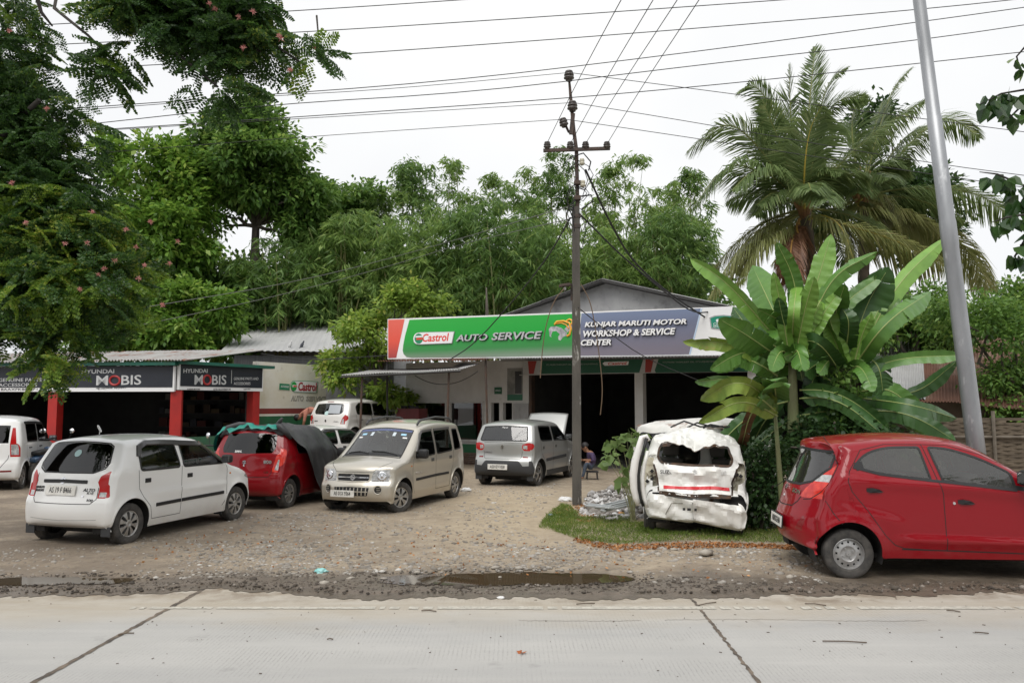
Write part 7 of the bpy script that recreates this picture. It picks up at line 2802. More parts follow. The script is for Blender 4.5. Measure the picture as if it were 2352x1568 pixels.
# ---------- feathery tree hanging in from the left
def feather_proto():
 g=rng(5)
 c,d,L_,W_=[],[],[],[]
 for i in range(7):
  t=.2 +.8 *i /6
  for sg in (-1,1):
   a=np.array([t*.26,0,-.05*t*t])
   pd=unit(np.array([.55,sg*.85,-.12]))
   pl=.115 *(1-.35*abs(t-.5))
   for k in range(5):
    q=a +pd *pl *(k+.6) /5 +np.array([0,0,-.02*(k/5)**2])
    side=np.array([pd[1]*-1,pd[0],0]) *1.0
    for s2 in (-1,1):
     c.append(q)
     d.append(side*s2+pd*.5)
     L_.append(.036)
     W_.append(.024)
 return leaf_quads(np.array(c),np.array(d),np.array(L_),np.array(W_),g)
def feathery_tree():
 g=rng(61)
 base=Vector((-9.4,11.0,0))
 root=thing('feathery_tree','large dark feathery-leaved tree with pink blossoms hanging in from the left','tree',base)
 proto=feather_proto()
 regs=[([(-120,-60),(135,-60),(140,60),(100,60),(110,160),(140,230),(190,370),(365,540),(372,600),(345,670),(300,730),(260,770),(200,740),(-120,820)],9.2,12.2,1550,0),
   ([(-120,450),(230,440),(365,560),(350,620),(280,770),(-120,800)],9.0,11.6,1150,0),
   ([(200,-60),(630,-60),(625,20),(610,70),(690,115),(720,122),(700,140),(650,140),(640,150),(590,150),(545,130),(530,160),(490,165),(470,130),(420,110),
  (430,60),(300,60),(240,40)],8.0,9.8,330,1),([(190,-60),(640,-60),(640,10),(600,50),(420,40),(300,45),(200,20)],8.2,9.6,190,1),
   ([(230,140),(260,110),(290,90),(300,100),(265,160),(235,165)],8.4,9.0,22,1),([(455,190),(520,190),(555,200),(530,225),(480,230)],8.2,8.8,16,1),([(700,120),(740,115),(745,135),(715,145)],8.3,8.7,8,1),
   ([(60,760),(160,745),(165,800),(150,850),(95,850)],9.4,10.2,42,2)]
 pts,cls=[],[]
 for poly,y0,y1,n,k in regs:
  q=px_poly_pts(poly,n,y0,y1,g)
  # gather the fronds in sprays
  s=q[g.integers(0,max(2,n // 7),n)] if n > 100 else q
  q=q *.40 +s *.60 if n > 100 else q
  uvw=q
  pts.append(uvw)
  cls.append(np.full(len(q),k))
 pts=np.concatenate(pts)
 n=len(pts)
 az=g.uniform(0,2*np.pi,n)
 el=g.normal(-.35,.4,n)
 x=np.stack([np.cos(az)*np.cos(el),np.sin(az)*np.cos(el),np.sin(el)],1)
 up=unit(np.array([0,0,1.0])+g.normal(0,.35,(n,3)))
 y=unit(np.cross(up,x))
 z=np.cross(x,y)
 sc=g.uniform(.95,1.6,n)[:,None,None,None]
 pr=proto[None]
 V=pts[:,None,None,:] +sc *(pr[...,0:1]*x[:,None,None,:]+pr[...,1:2]*y[:,None,None,:]+pr[...,2:3]*z[:,None,None,:])
 tip=g.random(n) < np.where(np.concatenate(cls) == 0,.10,.05) +.26 *(pts[:,2] < 4.9)
 mk_quads('crown',V[~tip].reshape(-1,4,3),lf_fern,root,world=True)
 mk_quads('young_leaves',V[tip].reshape(-1,4,3),lf_ferntop,root,world=True)
 mb=MB()
 fork=Vector((-8.2,11.0,4.2))
 limb(mb,base,fork,.34,.26,g,6,.02)
 for tgt,r in ((P(30,330,10.5),.15),(P(90,230,10.2),.12),(P(230,560,10.4),.10),(P(150,700,10.2),.09),(P(-40,120,10.8),.16)):
  limb(mb,fork,tgt,r,.03,g,8,.08)
 hub=Vector((-7.2,10.0,8.2))
 limb(mb,fork,hub,.2,.14,g,6,.05)
 for tgt,r in ((P(330,30,9),.09),(P(480,60,8.9),.07),(P(600,120,8.7),.06),(P(500,200,8.5),.05),(P(700,150,8.6),.04),(P(260,140,8.7),.04),(P(120,60,10),.1)):
  limb(mb,hub,tgt,r,.012,g,8,.08)
 for q in pts[g.choice(n,90,replace=False)]:
  q=Vector(q)
  mb.tube([q,q+Vector((g.normal(-.35,.2),g.normal(.1,.2),g.normal(.25,.15)))],[.005,.011],4)
 mb.build('trunk',m_bark_dk,root,world=True,smooth=True)
 # blossoms: pink brushes
 gb=rng(8)
 c=np.zeros((26,3))
 d=gb.normal(size=(26,3)) +np.array([0,0,.6])
 bq=leaf_quads(c,d,gb.uniform(.03,.05,26),.009,gb)
 me=None
 pk=leaf_mat('blossom_pink',(.42,.13,.13),(.62,.33,.27),trans=.2)
 for (u,v) in ((22,72),(290,528),(312,568),(264,598),(226,632),(240,618),(200,558),(345,510),(388,606),(372,700),(182,665),(318,640),(210,487),(408,556),(108,250),(60,512),(28,420),
   (480,10),(494,22),(548,40),(580,28),(640,84),(646,90),(722,110),(560,110),(666,162),(330,610),(150,560)):
  Y=9.25 if v > 240 else (8.3 if u > 300 else 9.6)
  q=P(u,v,Y)
  if me is None:
   o=mk_quads('blossom',bq,pk,root)
   me=o.data
  else:
   o=bpy.data.objects.new('blossom',me)
   COL.objects.link(o)
   o.parent=root
  o.location=q - base
  o.rotation_euler=(gb.normal(0,.4),gb.normal(0,.4),gb.uniform(0,6))
# ---------- glossy heart-leaved branch hanging in from the right, near the camera
def near_branch():
 g=rng(71)
 base=Vector((8.3,8.9,0))
 root=thing('roadside_tree','glossy heart-leaved branches hanging in at the right edge','tree',base)
 hub=Vector((7.4,7.6,5.4))
 mb,V=MB(),[]
 limb(mb,base,hub,.16,.10,g,6,.02)
 for path,nlf in (([(2440,60),(2370,90),(2335,130),(2345,170)],7),([(2440,190),(2360,205),(2300,215),(2250,240)],26),([(2440,215),(2350,240),(2320,270)],12),
   ([(2450,470),(2360,430),(2290,400),(2250,395)],16),([(2450,430),(2352,455),(2330,490)],12),([(2450,480),(2370,490),(2310,500),(2280,510)],14),([(2450,560),(2360,540),(2330,590)],12)):
  pp=[P(u,v,5.1+g.normal(0,.08)) for u,v in path]
  mb.tube([hub,hub.lerp(pp[0],.6)+Vector((0,0,.25))]+pp,[.05,.022]+[.012,.008,.006,.003][:len(pp)],5)
  for i in range(int(nlf*1.7)):
   k=g.random() *(len(pp)-1)
   a=pp[int(k)].lerp(pp[int(k)+1],k-int(k))
   c=np.array([tuple(a)]) +g.normal(0,.025,(1,3))
   d=np.array([[g.normal(-.25,.5),g.normal(-.1,.5),-.9]])
   d=unit(d)
   L_=g.uniform(.085,.125)
   s=unit(np.cross(d,g.normal(size=(1,3))+np.array([[0,1.2,0]])))
   nrm=np.cross(d,s)
   cup=nrm *L_ *.10
   b0,t0=c +d *.02,c +d *(.02+L_)
   for sg in (-1,1):
    V.append(np.stack([b0,b0+d*L_*.18+s*sg*L_*.36+cup,b0+d*L_*.52+s*sg*L_*.36+cup,t0],1))
 mk_quads('leaves',np.concatenate(V),leaf_mat('leaf_glossy',(.022,.06,.018),(.07,.14,.035),(.16,.24,.06),rough=.28,spec=.6),root,world=True)
 mb.build('trunk',m_bark_dk,root,world=True,smooth=True)
# ---------- coconut palms
def zp(x,y):
 return 1521.7 +x *.4211,57.4 +y *.4211
def palm_frond(name,root,path,Y,mat,g,ln=.75,hang=.55,rib=None,n=128,wide=.044):
 pts=path if isinstance(path[0],Vector) else [P(*zp(*p),Y+dy) for p,dy in path]
 m=len(pts)
 tt=np.linspace(0,1,24)
 # smooth curve through the control points
 cp=np.array([tuple(p) for p in pts])
 for _ in range(4):
  q=np.empty((2*(len(cp)-1),3))
  q[0::2]=cp[:-1] *.75 +cp[1:] *.25
  q[1::2]=cp[:-1] *.25 +cp[1:] *.75
  cp=np.vstack([cp[:1],q,cp[-1:]])
 s=np.concatenate([[0],np.cumsum(np.linalg.norm(np.diff(cp,axis=0),axis=1))])
 t=np.linspace(.16,.995,n) *s[-1]
 C=np.stack([np.interp(t,s,cp[:,k]) for k in range(3)],1)
 T=unit(np.gradient(C,axis=0))
 view=unit(C-np.array([0,0,CAM_H]))
 up=unit(np.array([0,0,1.0])-T*T[:,2:3])
 S=unit(np.cross(T,up+view*.2))
 f=np.linspace(.16,1,n)
 L_=ln *1.6 *(np.sin(np.clip(f*1.02,0,1)*np.pi)**.6*.9+.16)
 V=[]
 for sg in (-1,1):
  jit=g.normal(0,.08,(n,3))
  d=unit(S*sg*.8+T*.65+jit+np.array([0,0,-.25*hang]))
  a=C
  b=a +d *(L_*.5)[:,None]
  d2=unit(d+np.array([0,0,-hang*1.1])+T*.15)
  e=b +d2 *(L_*.5)[:,None]
  w=unit(np.cross(d,np.cross(S,T)+jit)) *(wide*.5)
  V.append(np.stack([a-w*.5,a+w*.5,b+w,b-w],1))
  V.append(np.stack([b-w,b+w,e+w*.12,e-w*.12],1))
 o=mk_quads(name,np.concatenate(V),mat,root,world=True)
 k=np.linspace(0,s[-1],20)
 R_=[Vector((np.interp(q,s,cp[:,0]),np.interp(q,s,cp[:,1]),np.interp(q,s,cp[:,2]))) for q in k]
 MB().tube(R_,[.045-.04*i/19 for i in range(20)],5).build('midrib',rib or M('palm_rib',(.20,.21,.06),.6),o,world=False,smooth=True)
 # the midrib was built in world space: bring it under the frond
 bpy.data.objects[o.children[0].name].data.transform(Matrix.Translation(-Vector(root.location)))
def palms():
 g=rng(81)
 mg=leaf_mat('palm_green',(.095,.15,.05),(.20,.275,.105),(.28,.33,.14),trans=.4,rough=.35)
 mo=leaf_mat('palm_olive',(.19,.22,.065),(.32,.34,.14),(.38,.36,.17),trans=.35,rough=.4)
 mbm=leaf_mat('palm_brown',(.14,.065,.035),(.26,.13,.075),(.33,.19,.12),trans=.1)
 yr=M('palm_rib_yellow',(.42,.32,.05),.55)
 orr=M('palm_rib_orange',(.45,.24,.06),.55)
 A,Bm=(775,1000),(1090,940)
 specs=[(24.0,'coconut palm with a dead orange-brown frond, the left of the two palms',A,
  [('u',[(A,0),((785,600),-.2),((832,118),0)],mg,.62,.1),('u',[(A,0),((700,600),.3),((690,215),.3)],mg,.55,.15),('u',[(A,0),((640,520),.2),((500,300),.2),((410,375),0)],mg,.6,.45),
  ('u',[(A,0),((640,640),-.6),((545,410),-.8)],mg,.6,.3),('u',[(A,0),((480,600),-.2),((330,520),-.2),((135,690),-.3)],mg,.75,.55),
  ('u',[(A,0),((540,800),-.6),((360,740),-.8),((175,980),-1)],mg,.8,.75),('u',[(A,0),((620,830),-1),((500,780),-1.4),((380,900),-1.8)],mg,.8,.75),
  ('u',[((740,1040),0),((560,1100),-.4),((400,1230),-.6),((225,1540),-.7)],mo,.7,.85),('u',[((740,1040),0),((600,1120),-.8),((500,1210),-1),((400,1430),-1.1)],mo,.7,.85),
  ('u',[(A,0),((850,560),-.3),((960,390),-.4),((1120,400),-.5)],mg,.7,.5),('u',[(A,0),((840,560),.2),((900,300),.3),((1010,235),.3)],mg,.6,.25),
  ('y',[(A,-.2),((770,800),-1.0),((800,560),-1.4),((870,440),-1.6)],mg,.85,.7),('u',[(A,0),((940,780),-.5),((1150,590),-.6),((1430,410),-.6)],mg,.85,.6),
  ('u',[(A,.2),((720,780),.4),((600,700),.6),((520,560),.6)],mg,.7,.4),
  ('y',[((800,1060),-.3),((870,1030),-1),((980,1090),-1.4),((1045,1290),-1.6)],mo,.85,.8),('y',[((820,1050),-.3),((1000,1090),-.8),((1250,1160),-1),((1560,1320),-1)],mo,1.0,1.0),
  ('d',[((745,1060),-.3),((715,1120),-.8),((670,1250),-1),((600,1440),-1)],mbm,.5,.9),('d',[((745,1060),-.3),((725,1115),-.9),((790,1240),-1.1),((835,1420),-1.1)],mbm,.5,.9),
  ('d',[((745,1080),-.3),((700,1180),-1.2),((700,1320),-1.3),((690,1500),-1.3)],mbm,.5,.9)]),
  (26.0,'coconut palm leaning behind the steel pole, the right of the two palms',Bm,
  [('u',[(Bm,0),((1170,600),0),((1260,330),0),((1360,235),0)],mg,.6,.35),('u',[(Bm,0),((1250,760),-.4),((1430,560),-.6),((1570,490),-.6),((1730,620),-.6)],mg,.8,.7),
  ('u',[(Bm,0),((1280,890),-.5),((1560,890),-.6),((1760,930),-.6),((1930,1080),-.6)],mg,.85,1.0),('u',[(Bm,-.3),((1150,900),-1),((1260,970),-1.3),((1290,1180),-1.4)],mo,.8,.8),
  ('u',[(Bm,0),((1300,1000),-.8),((1450,1080),-1),((1560,1220),-1)],mo,.75,.9),('u',[(Bm,0),((1400,1060),.2),((1640,1180),.3),((1800,1440),.3)],mo,.9,.95),
  ('y',[(Bm,-.2),((1050,1000),-1),((1200,1000),-1.5),((1290,1080),-1.8)],mo,.7,.8),('u',[(Bm,0),((1030,640),.2),((1040,440),.2),((1110,380),0)],mg,.7,.4),
  ('u',[(Bm,0),((1130,650),.4),((1200,420),.5)],mg,.6,.25),('u',[(Bm,0),((1200,780),.5),((1320,600),.6),((1430,560),.6)],mg,.7,.5),
  ('u',[(Bm,0),((1020,820),.2),((930,760),.2),((860,900),.2)],mg,.7,.7),('u',[(Bm,.3),((1500,1150),.8),((1700,1300),1),((1760,1500),1)],mo,.8,.95)])]
 for Y,lab,c,fr in specs:
  top=P(*zp(*c),Y)
  base=Vector((top.x+(.2 if Y < 25 else -.5),Y+.2,0))
  root=thing('coconut_palm',lab,'palm tree',base,0,'coconut palms behind the banana clump')
  mb=MB()
  tr=[base.lerp(top,t)+Vector((.15*math.sin(t*3),0,0)) for t in np.linspace(0,1,40)]
  mb.tube(tr,[(.21-.05*i/39)*(1.06 if i % 2 else .97) for i in range(40)],10)
  mb.build('trunk',M('palm_trunk',(.16,.13,.10),.95,col2=(.09,.075,.06),vs=4,bump=.4,bs=14),root,world=True,smooth=True)
  mb=MB()
  for k in range(16):
   a=k *2.4
   d=Vector((math.cos(a),math.sin(a),.9+.7*g.random())).normalized()
   mb.tube([top-Vector((0,0,.5)),top+d*.3-Vector((0,0,.2)),top+d*(.6+.5*g.random())],[.07,.06,.03],6)
  mb.build('leaf_bases',M('palm_fibre',(.30,.17,.06),.8,col2=(.18,.09,.04),vs=5),root,world=True,smooth=True)
  for k,path,mt,ln,hg in fr:
   palm_frond('frond',root,path,Y,mt,g,ln,hg,{'y':yr,'d':orr}.get(k))
  for i in range(15):                  # the rest of the crown, all round the growing point
   az=i *2.4 +g.normal(0,.2)
   el=(1.0,.75,.45,.15,-.2)[i % 5] +g.normal(0,.08)
   h_=Vector((math.cos(az),math.sin(az),0))
   l_=3.0 +.5 *g.random()
   dr=1.9 if el > .3 else 1.5
   path=[top+h_*(l_*t*math.cos(el)*(1-.12*t))+Vector((0,0,l_*t*math.sin(el)-dr*t*t)) for t in (0,.33,.66,1)]
   palm_frond('frond',root,path,Y,mg if el > 0 else mo,g,.62,.75,None,84)
# ---------- banana clump
def zb(x,y):
 return 1550.4 +x *.3408,545.5 +y *.3408
def banana_leaf(root,path,w,Y,mat,g,roll=0.0,fold=.25,torn=.3):
 pts=np.array([tuple(p) for p in path]) if isinstance(path[0],Vector) else np.array([tuple(P(*zb(*p),Y+dy)) for p,dy in path])
 for _ in range(4):
  q=np.empty((2*(len(pts)-1),3))
  q[0::2]=pts[:-1] *.75 +pts[1:] *.25
  q[1::2]=pts[:-1] *.25 +pts[1:] *.75
  pts=np.vstack([pts[:1],q,pts[-1:]])
 s=np.concatenate([[0],np.cumsum(np.linalg.norm(np.diff(pts,axis=0),axis=1))])
 n=40
 t=np.linspace(0,s[-1],n+1)
 C=np.stack([np.interp(t,s,pts[:,k]) for k in range(3)],1)
 T=unit(np.gradient(C,axis=0))
 view=unit(C-np.array([0,0,CAM_H]))
 S0=unit(np.cross(T,view))
 N0=np.cross(S0,T)
 W=w *.3408 /(FPX/Y) *.42
 torn=min(.85,torn*1.4+.08)
 f=np.linspace(0,1,n+1)
 prof=np.clip(f/.10,0,1) ** .5 *np.clip((1-f)/.22,0,1) ** .55
 prof=np.where(f < .02,.03,prof)
 V,F=[],[]
 for sg in (-1,1):
  i=0
  while i < n:
   k=int(g.integers(2,7)) if g.random() < torn else int(g.integers(8,20))
   j=min(n,i+k)
   dr=g.normal(0,.22) *(1 if torn > .25 else .35)
   a_=roll +sg *(fold+dr*.5)
   b=len(V)
   for q in range(i,j+1):
    sv=S0[q] *math.cos(a_*1.0) +N0[q] *math.sin(a_) *sg
    for r_ in range(4):
     x=r_ /3
     edge=(1+g.normal(0,.03)) if r_ == 3 else 1
     p=C[q] +sv *sg *W *prof[q] *x *edge +T[q] *(W*.35*x*x) +np.array([0,0,-1.0]) *W *prof[q] *x *x *(.18+.25*abs(dr))
     p=p +N0[q] *.012 *math.sin(q*1.9+r_) *x
     V.append(p)
   m=j - i +1
   for q in range(m-1):
    for r_ in range(3):
     F.append((b+q*4+r_,b+q*4+r_+1,b+(q+1)*4+r_+1,b+(q+1)*4+r_))
   i=j
 o=mk('leaf',np.array(V),F,mat,root,smooth=True,world=True)
 rb=MB().tube([Vector(c)-Vector(N0[i])*.0+Vector((0,0,-.004)) for i,c in enumerate(C) if i % 2 == 0],[.015*(1-.85*i/20) for i in range(21)],5)
 r2=rb.build('midrib',M('banana_rib',(.30,.36,.12),.5),o,smooth=True)
 r2.data.transform(Matrix.Translation(-Vector(root.location)))
def bananas():
 g=rng(91)
 mg=M('banana_green',(.10,.22,.035),.38,col2=(.065,.155,.03),vs=2.2,spec=.5,stretch=(1,1,1))
 ml=M('banana_light',(.18,.34,.055),.38,col2=(.13,.26,.045),vs=2.5,spec=.5)
 md=M('banana_dark',(.045,.115,.025),.4,col2=(.03,.08,.02),vs=2,spec=.5)
 my=M('banana_yellowing',(.27,.36,.06),.45,col2=(.15,.25,.04),vs=4,col3=(.30,.22,.06),vs3=3,lo3=.6,hi3=.75)
 mbn=M('banana_dead',(.22,.10,.04),.85,col2=(.10,.05,.025),vs=4)
 plants=[
  ('banana plant left in the clump, broad leaves reaching over the signboard end',(790,1330),12.9,(790,780),
  [([(700,700),(350,290),(115,150)],130,ml,-.3,.25,.5),([(760,700),(620,400),(530,205)],240,mg,.1,.15,.1),([(790,700),(800,480),(825,285)],95,ml,0,.3,.05),
  ([(830,650),(960,300),(1045,0)],175,ml,.1,.15,.15),([(830,560),(810,280),(695,50)],140,mg,.2,.2,.4),([(860,620),(990,420),(1040,230)],100,ml,.5,.3,.1),
  ([(880,700),(1040,260),(1345,105)],130,mg,.5,.2,.2),([(940,700),(760,580),(565,485)],125,mg,-.2,.3,.4),([(720,820),(480,650),(320,560)],215,mg,.2,.15,.2),
  ([(690,880),(400,700),(70,700)],125,my,-.5,.3,.8),([(690,930),(560,840),(400,790)],150,mg,0,.3,.5),([(700,760),(740,690),(770,850)],250,ml,0,.55,.1),
  ([(770,780),(640,720),(590,560)],180,mg,.3,.2,.2),([(850,800),(740,620),(700,420)],130,md,.2,.2,.2),([(700,760),(560,700),(400,480)],200,md,.2,.2,.2),
  ([(820,1260),(830,1160),(740,1230)],80,md,0,.4,.3)]),
  ('banana plant with a vine-clad stem, the right one of the clump',(1150,1380),13.2,(1165,860),
  [([(1180,860),(1270,480),(1420,235)],290,md,.15,.12,.25),([(1210,860),(1420,560),(1715,370)],160,mg,.3,.2,.35),([(1240,800),(1480,320),(1815,10)],150,ml,.3,.2,.12),
  ([(1080,820),(1080,480),(1390,255)],140,mg,-.3,.3,.2),([(1210,960),(1450,810),(1950,790)],120,mg,-.5,.3,.4),([(1220,1040),(1480,1000),(1700,1300)],190,mg,-.1,.2,.2),
  ([(1230,1020),(1600,1080),(1890,840)],120,md,.3,.3,.2),([(1290,800),(1380,860),(1400,1040)],180,md,.2,.3,.2),([(1130,930),(980,700),(850,690)],170,md,.2,.2,.4),
  ([(1130,840),(1060,560),(1140,330)],150,mg,.2,.2,.1),([(1250,1080),(1600,1120),(1890,1215)],110,md,.1,.3,.3),([(1080,980),(940,900),(900,1080)],150,md,0,.3,.3),
  ([(1150,760),(1180,560),(1130,480)],150,md,.3,.2,.2),([(1140,900),(1000,820),(880,900)],160,md,.3,.2,.2)]),
  ('young slender banana plant in front of the clump',(725,1560),11.7,(668,1090),
  [([(660,1120),(400,940),(145,970)],100,mg,-.4,.3,.6),([(680,1130),(440,930),(185,1090)],140,my,-.2,.3,.35),([(690,1200),(450,1070),(175,1235)],125,my,-.1,.25,.25),
  ([(680,1090),(670,920),(690,1090)],210,mg,.1,.35,.1),([(650,1160),(520,1120),(440,1440)],90,mbn,0,.5,.6),([(690,1180),(560,1060),(480,1040)],120,mg,.2,.3,.3)]),
 ]
 for lab,b,Y,top,leaves in plants:
  base=P(*zb(*b),Y)
  base.z=0
  tp=P(*zb(*top),Y)
  root=thing('banana_plant',lab,'banana plant',base,0,'banana plants beside the wrecked car')
  r0=.05 if Y < 12 else .13
  MB().tube([base.lerp(tp,t) for t in np.linspace(0,1,8)],[r0*(1-.55*t) for t in np.linspace(0,1,8)],9).build(
   'stem',M('banana_stem',(.17,.20,.08),.6,col2=(.11,.10,.05),vs=3,stretch=(1,1,.3)),root,world=True,smooth=True)
  for i,(path,w,mt,roll,fold,torn) in enumerate(leaves):
   dys=[0,g.normal(-.25,.35),g.normal(-.1,.5)]
   banana_leaf(root,[(p,d) for p,d in zip(path,dys)],w,Y,mt,g,roll,fold,torn)
  for i in range(0 if Y < 12 else 23):     # leaves all round the crown
   az=i *2.4 +g.normal(0,.3)
   el=(1.25,.95,.6,.3,-.1)[i % 5] +g.normal(0,.1)
   h_=Vector((math.cos(az),math.sin(az)*.7,0))
   l_=g.uniform(1.3,1.9)
   a_=tp - Vector((0,0,.1+g.uniform(.4,1.2)*(el < .4)))
   path=[a_+h_*(l_*t*math.cos(el)+.1)+Vector((0,0,l_*t*math.sin(el)-(.9-.5*(el > 1))*t*t)) for t in (0,.33,.66,1)]
   banana_leaf(root,path,g.uniform(110,160),Y,(ml,mg,mg,md,md)[i % 5],g,g.normal(0,.4),.25,g.uniform(.2,.6))
  if 'vine' in lab:
   cl=px_poly_pts([zb(*q) for q in ((1060,920),(1230,880),(1250,1330),(1030,1340))],120,Y-.5,Y-.2,g)
   c,d=clumped(cl,9,.07,g)
   d[:,1] -= .5
   v=thing('vine','heart-leaved vine covering the right banana stem','vine',base)
   mk_quads('leaves',leaf_quads(c,d,g.uniform(.07,.12,len(c)),g.uniform(.06,.10,len(c)),g,.1),lf_mid,v,world=True)
build_trees()
feathery_tree()
near_branch()
palms()
bananas()
# ------------------------------------------------------------------ wrecks, tarpaulin, people, poles, ground clutter
def np_noise(v,sc,seed):
 g=rng(seed)
 o=np.zeros(len(v))
 for k in range(5):
  w=g.normal(size=3) *sc *(1+.6*k)
  o += np.sin(v @ w+g.uniform(0,6.28)) /(1+.5*k)
 return o /2.2
def wrecked_hatchback():
 sp,w1,w2,d1,d2=small_hatch_spec()
 sp['side']=[('window',w1,None),('window#b',w2,None),('taillight',rounded([(-.1,.70),(.12,.70),(.25,.84),(.33,1.06),(.2,1.1),(-.1,1.08)],.03),None),
   ('rear_bumper',[(-.1,.2),(.18,.2),(.17,.52),(.14,.64),(-.1,.64)],None),('door',d1,None),('door#f',d2,None)]
 sp['cap']=[c for c in sp['cap'] if c[1] not in ('tail_lens','rear_window')]
 hole=rounded(symm([(0,1.02),(.50,1.03),(.55,1.12),(.50,1.31),(0,1.33)]),.04)
 sp['cap'].insert(0,('rear','rear_window',hole))
 sp['cap'].append(('rear','rear_bumper',symm([(0,.2),(.9,.2),(.9,.62),(0,.585)])))
 def dent(v):
  v=v.copy()
  x,y,z=v[:,0].copy(),v[:,1].copy(),v[:,2].copy()
  # roof pushed in over the rear window, folded up in front of it
  k=np.clip(1-x/1.1,0,1) *np.clip((z-1.16)/.2,0,1)
  v[:,2] -= k *.20 *np.exp(-np.abs(y+.02)/.20)
  v[:,2] += .12 *np.exp(-((x-.85)/.22)**2) *np.exp(-((y+.02)/.35)**2) *np.clip((z-1.3)/.1,0,1)
  v[:,0] += k *.12 *np.exp(-((y+.02)/.3)**2)
  # buckled left rear corner
  k2=np.clip((y-.3)/.4,0,1) *np.clip(1-x/.9,0,1)
  v[:,0] += k2 *.16 *np.clip((z-.5)/.4,0,1)
  v[:,1] -= k2 *.06
  v[:,2] -= k2 *.06 *np.clip((z-1.1)/.2,0,1)
  n1=np_noise(v,5.0,3) *np.clip(1.3-x*.6,0,1)
  n2=np.abs(np_noise(v,6.0,4)) *np.clip(1.3-x*.6,0,1)
  n3=np.abs(np_noise(v,15.0,8)) *np.clip(1.1-x*.6,0,1)
  v[:,0] += .028 *n1 +.06 *n2 +.014 *n3
  v[:,1] += .015 *np_noise(v,7.0,6) *np.clip(1.4-x*.5,.2,1)
  v[:,2] += .012 *np_noise(v,6.0,7) *(z > .6) +.05 *np.abs(np_noise(v,7.0,9)) *(z > 1.3) *np.clip(1.4-x,0,1)
  return v
 pw=M('paint_wreck',(.80,.80,.77),.38,col2=(.70,.69,.64),vs=3,col3=(.24,.12,.05),vs3=5.5,lo3=.68,hi3=.76,coat=.3)
 h=R(90-12.5)
 base=G(1592,1238)
 mats=car_mats(pw,None,None,g_dark)
 for k in ('window','window#b','rear_window','taillight','window#q'):
  mats[k]=None
 mats['headlight']=mats['headlight']
 mats['door#f']=pw
 lc=(base.x+math.cos(h)*.5,base.y+math.sin(h)*.5,.0)
 cb=CarBuilder('wrecked_car','white hatchback wreck with a crushed rear, missing lights and a red tailgate stripe','wrecked car',sp,mats,lc,h,None,tilt=(R(1.5),R(1.5),h),deform=dent)
 cb.shell()
 cb.under()
 cb.cabin(mat=m_seat_lt)
 cb.wheels('steel',only=[(0,1),(0,-1),(1,1),(1,-1)])
 for lst in cb.parts.values():
  for q in lst:
   smooth_by_angle(q[1] if isinstance(q,tuple) else q,11)
 # torn bumper: both halves sag, the right half turned away
 k=0
 for key,lst in cb.parts.items():
  if key == 'rear_bumper':
   for sg,o in lst:
    me=o.data
    for v in me.vertices:
     c=v.co
     t=max(0,-c.y) if sg < 0 else 0
     c.x -= .05 +(.05 if sg < 0 else .0)
     c.z -= .03 +.14 *t +(.02 if sg > 0 else 0) - .05 *max(0,c.y)
     c.x -= .10 *t *max(0,.6-c.z)
    tag(o,'sagging torn rear bumper half')
 rust=M('torn_edge',(.10,.055,.03),.9,col2=(.03,.03,.03),vs=14)
 cb.strip('window_seal',[hole[:len(hole)]],.035,rust,.006,view='rear')
 cb.strip('stripe',[[(-.50,.705),(0,.70),(.44,.68)]],.046,M('stripe_red',(.55,.02,.03),.4),.006,view='rear',closed=False)
 cb.strip('tailgate_gap',[[(-.52,.60),(0,.59),(.52,.60)],],.055,rust,.004,view='rear',closed=False)
 for sg in (1,-1):
  cb.strip('torn_seam',[[(sg*.535,.62),(sg*.545,.80),(sg*.60,1.0)]],.03,rust,.004,view='rear',closed=False)
 cb.badge('maker_badge','SUZUKI',.075,M('badge_dark',(.10,.10,.10),.6),.36,.90,'rear',bold=.002)
 cb.badge('model_badge','800',.085,M('badge_pale',(.55,.55,.54),.5),-.40,.93,'rear')
 cb.emblem(.0,.93,'rear',.075,M('badge_pale',(.55,.55,.54),.5),'S')
 # bare metal pockets where the lamps were
 cm=M('primer_cream',(.60,.58,.47),.8,col2=(.30,.26,.18),vs=8,col3=(.05,.045,.04),vs3=6,lo3=.6,hi3=.7)
 g=rng(17)
 for sg in (1,-1):
  mb=MB()
  v=[(.34,sg*.50,.66),(.34,sg*.73,.66),(.42,sg*.73,1.1),(.42,sg*.52,1.1)]
  mb.add([Vector(q)-Vector((sp['xr'],0,0)) for q in v],[(0,1,2,3)])
  for i in range(7):
   c=Vector((.33+.03*g.random()-sp['xr'],sg*g.uniform(.53,.70),g.uniform(.70,1.05)))
   mb.box(c,(.06,g.uniform(.03,.09),g.uniform(.03,.10)),Matrix.Rotation(g.normal(0,.3),3,'X'),0,.006)
  mb.build('lamp_pocket',cm,cb.root)
  mb=MB()
  for i in range(3):
   mb.box((.29-sp['xr'],sg*g.uniform(.56,.68),g.uniform(.75,1.0)),(.02,.045,.045),Matrix.Rotation(.7,3,'X'))
  mb.build('lamp_holes',m_black,cb.root)
 # number plate recess with clip holes
 mb=MB()
 for y,w in ((.06,.05),(-.03,.035),(.13,.035)):
  mb.box(cb.pt(-.085,y,.41),(.02,w,.035))
 mb.build('clip_holes',m_black,cb.root)
 cb.strip('plate_recess',[[(.40,.33),(.30,.47),(.0,.49),(-.30,.47),(-.42,.34)]],.014,M('crack_line',(.2,.19,.16),.9),.062,view='rear',closed=False)
 # door mirror hanging on the right, door edge folded out on the left
 mb=MB().box(cb.pt(2.3,-.86,.98),(.12,.2,.16),None,0,.04)
 mb.build('door_mirror',m_black,cb.root,smooth=True)
 # twisted trim strips on the roof
 mb=MB()
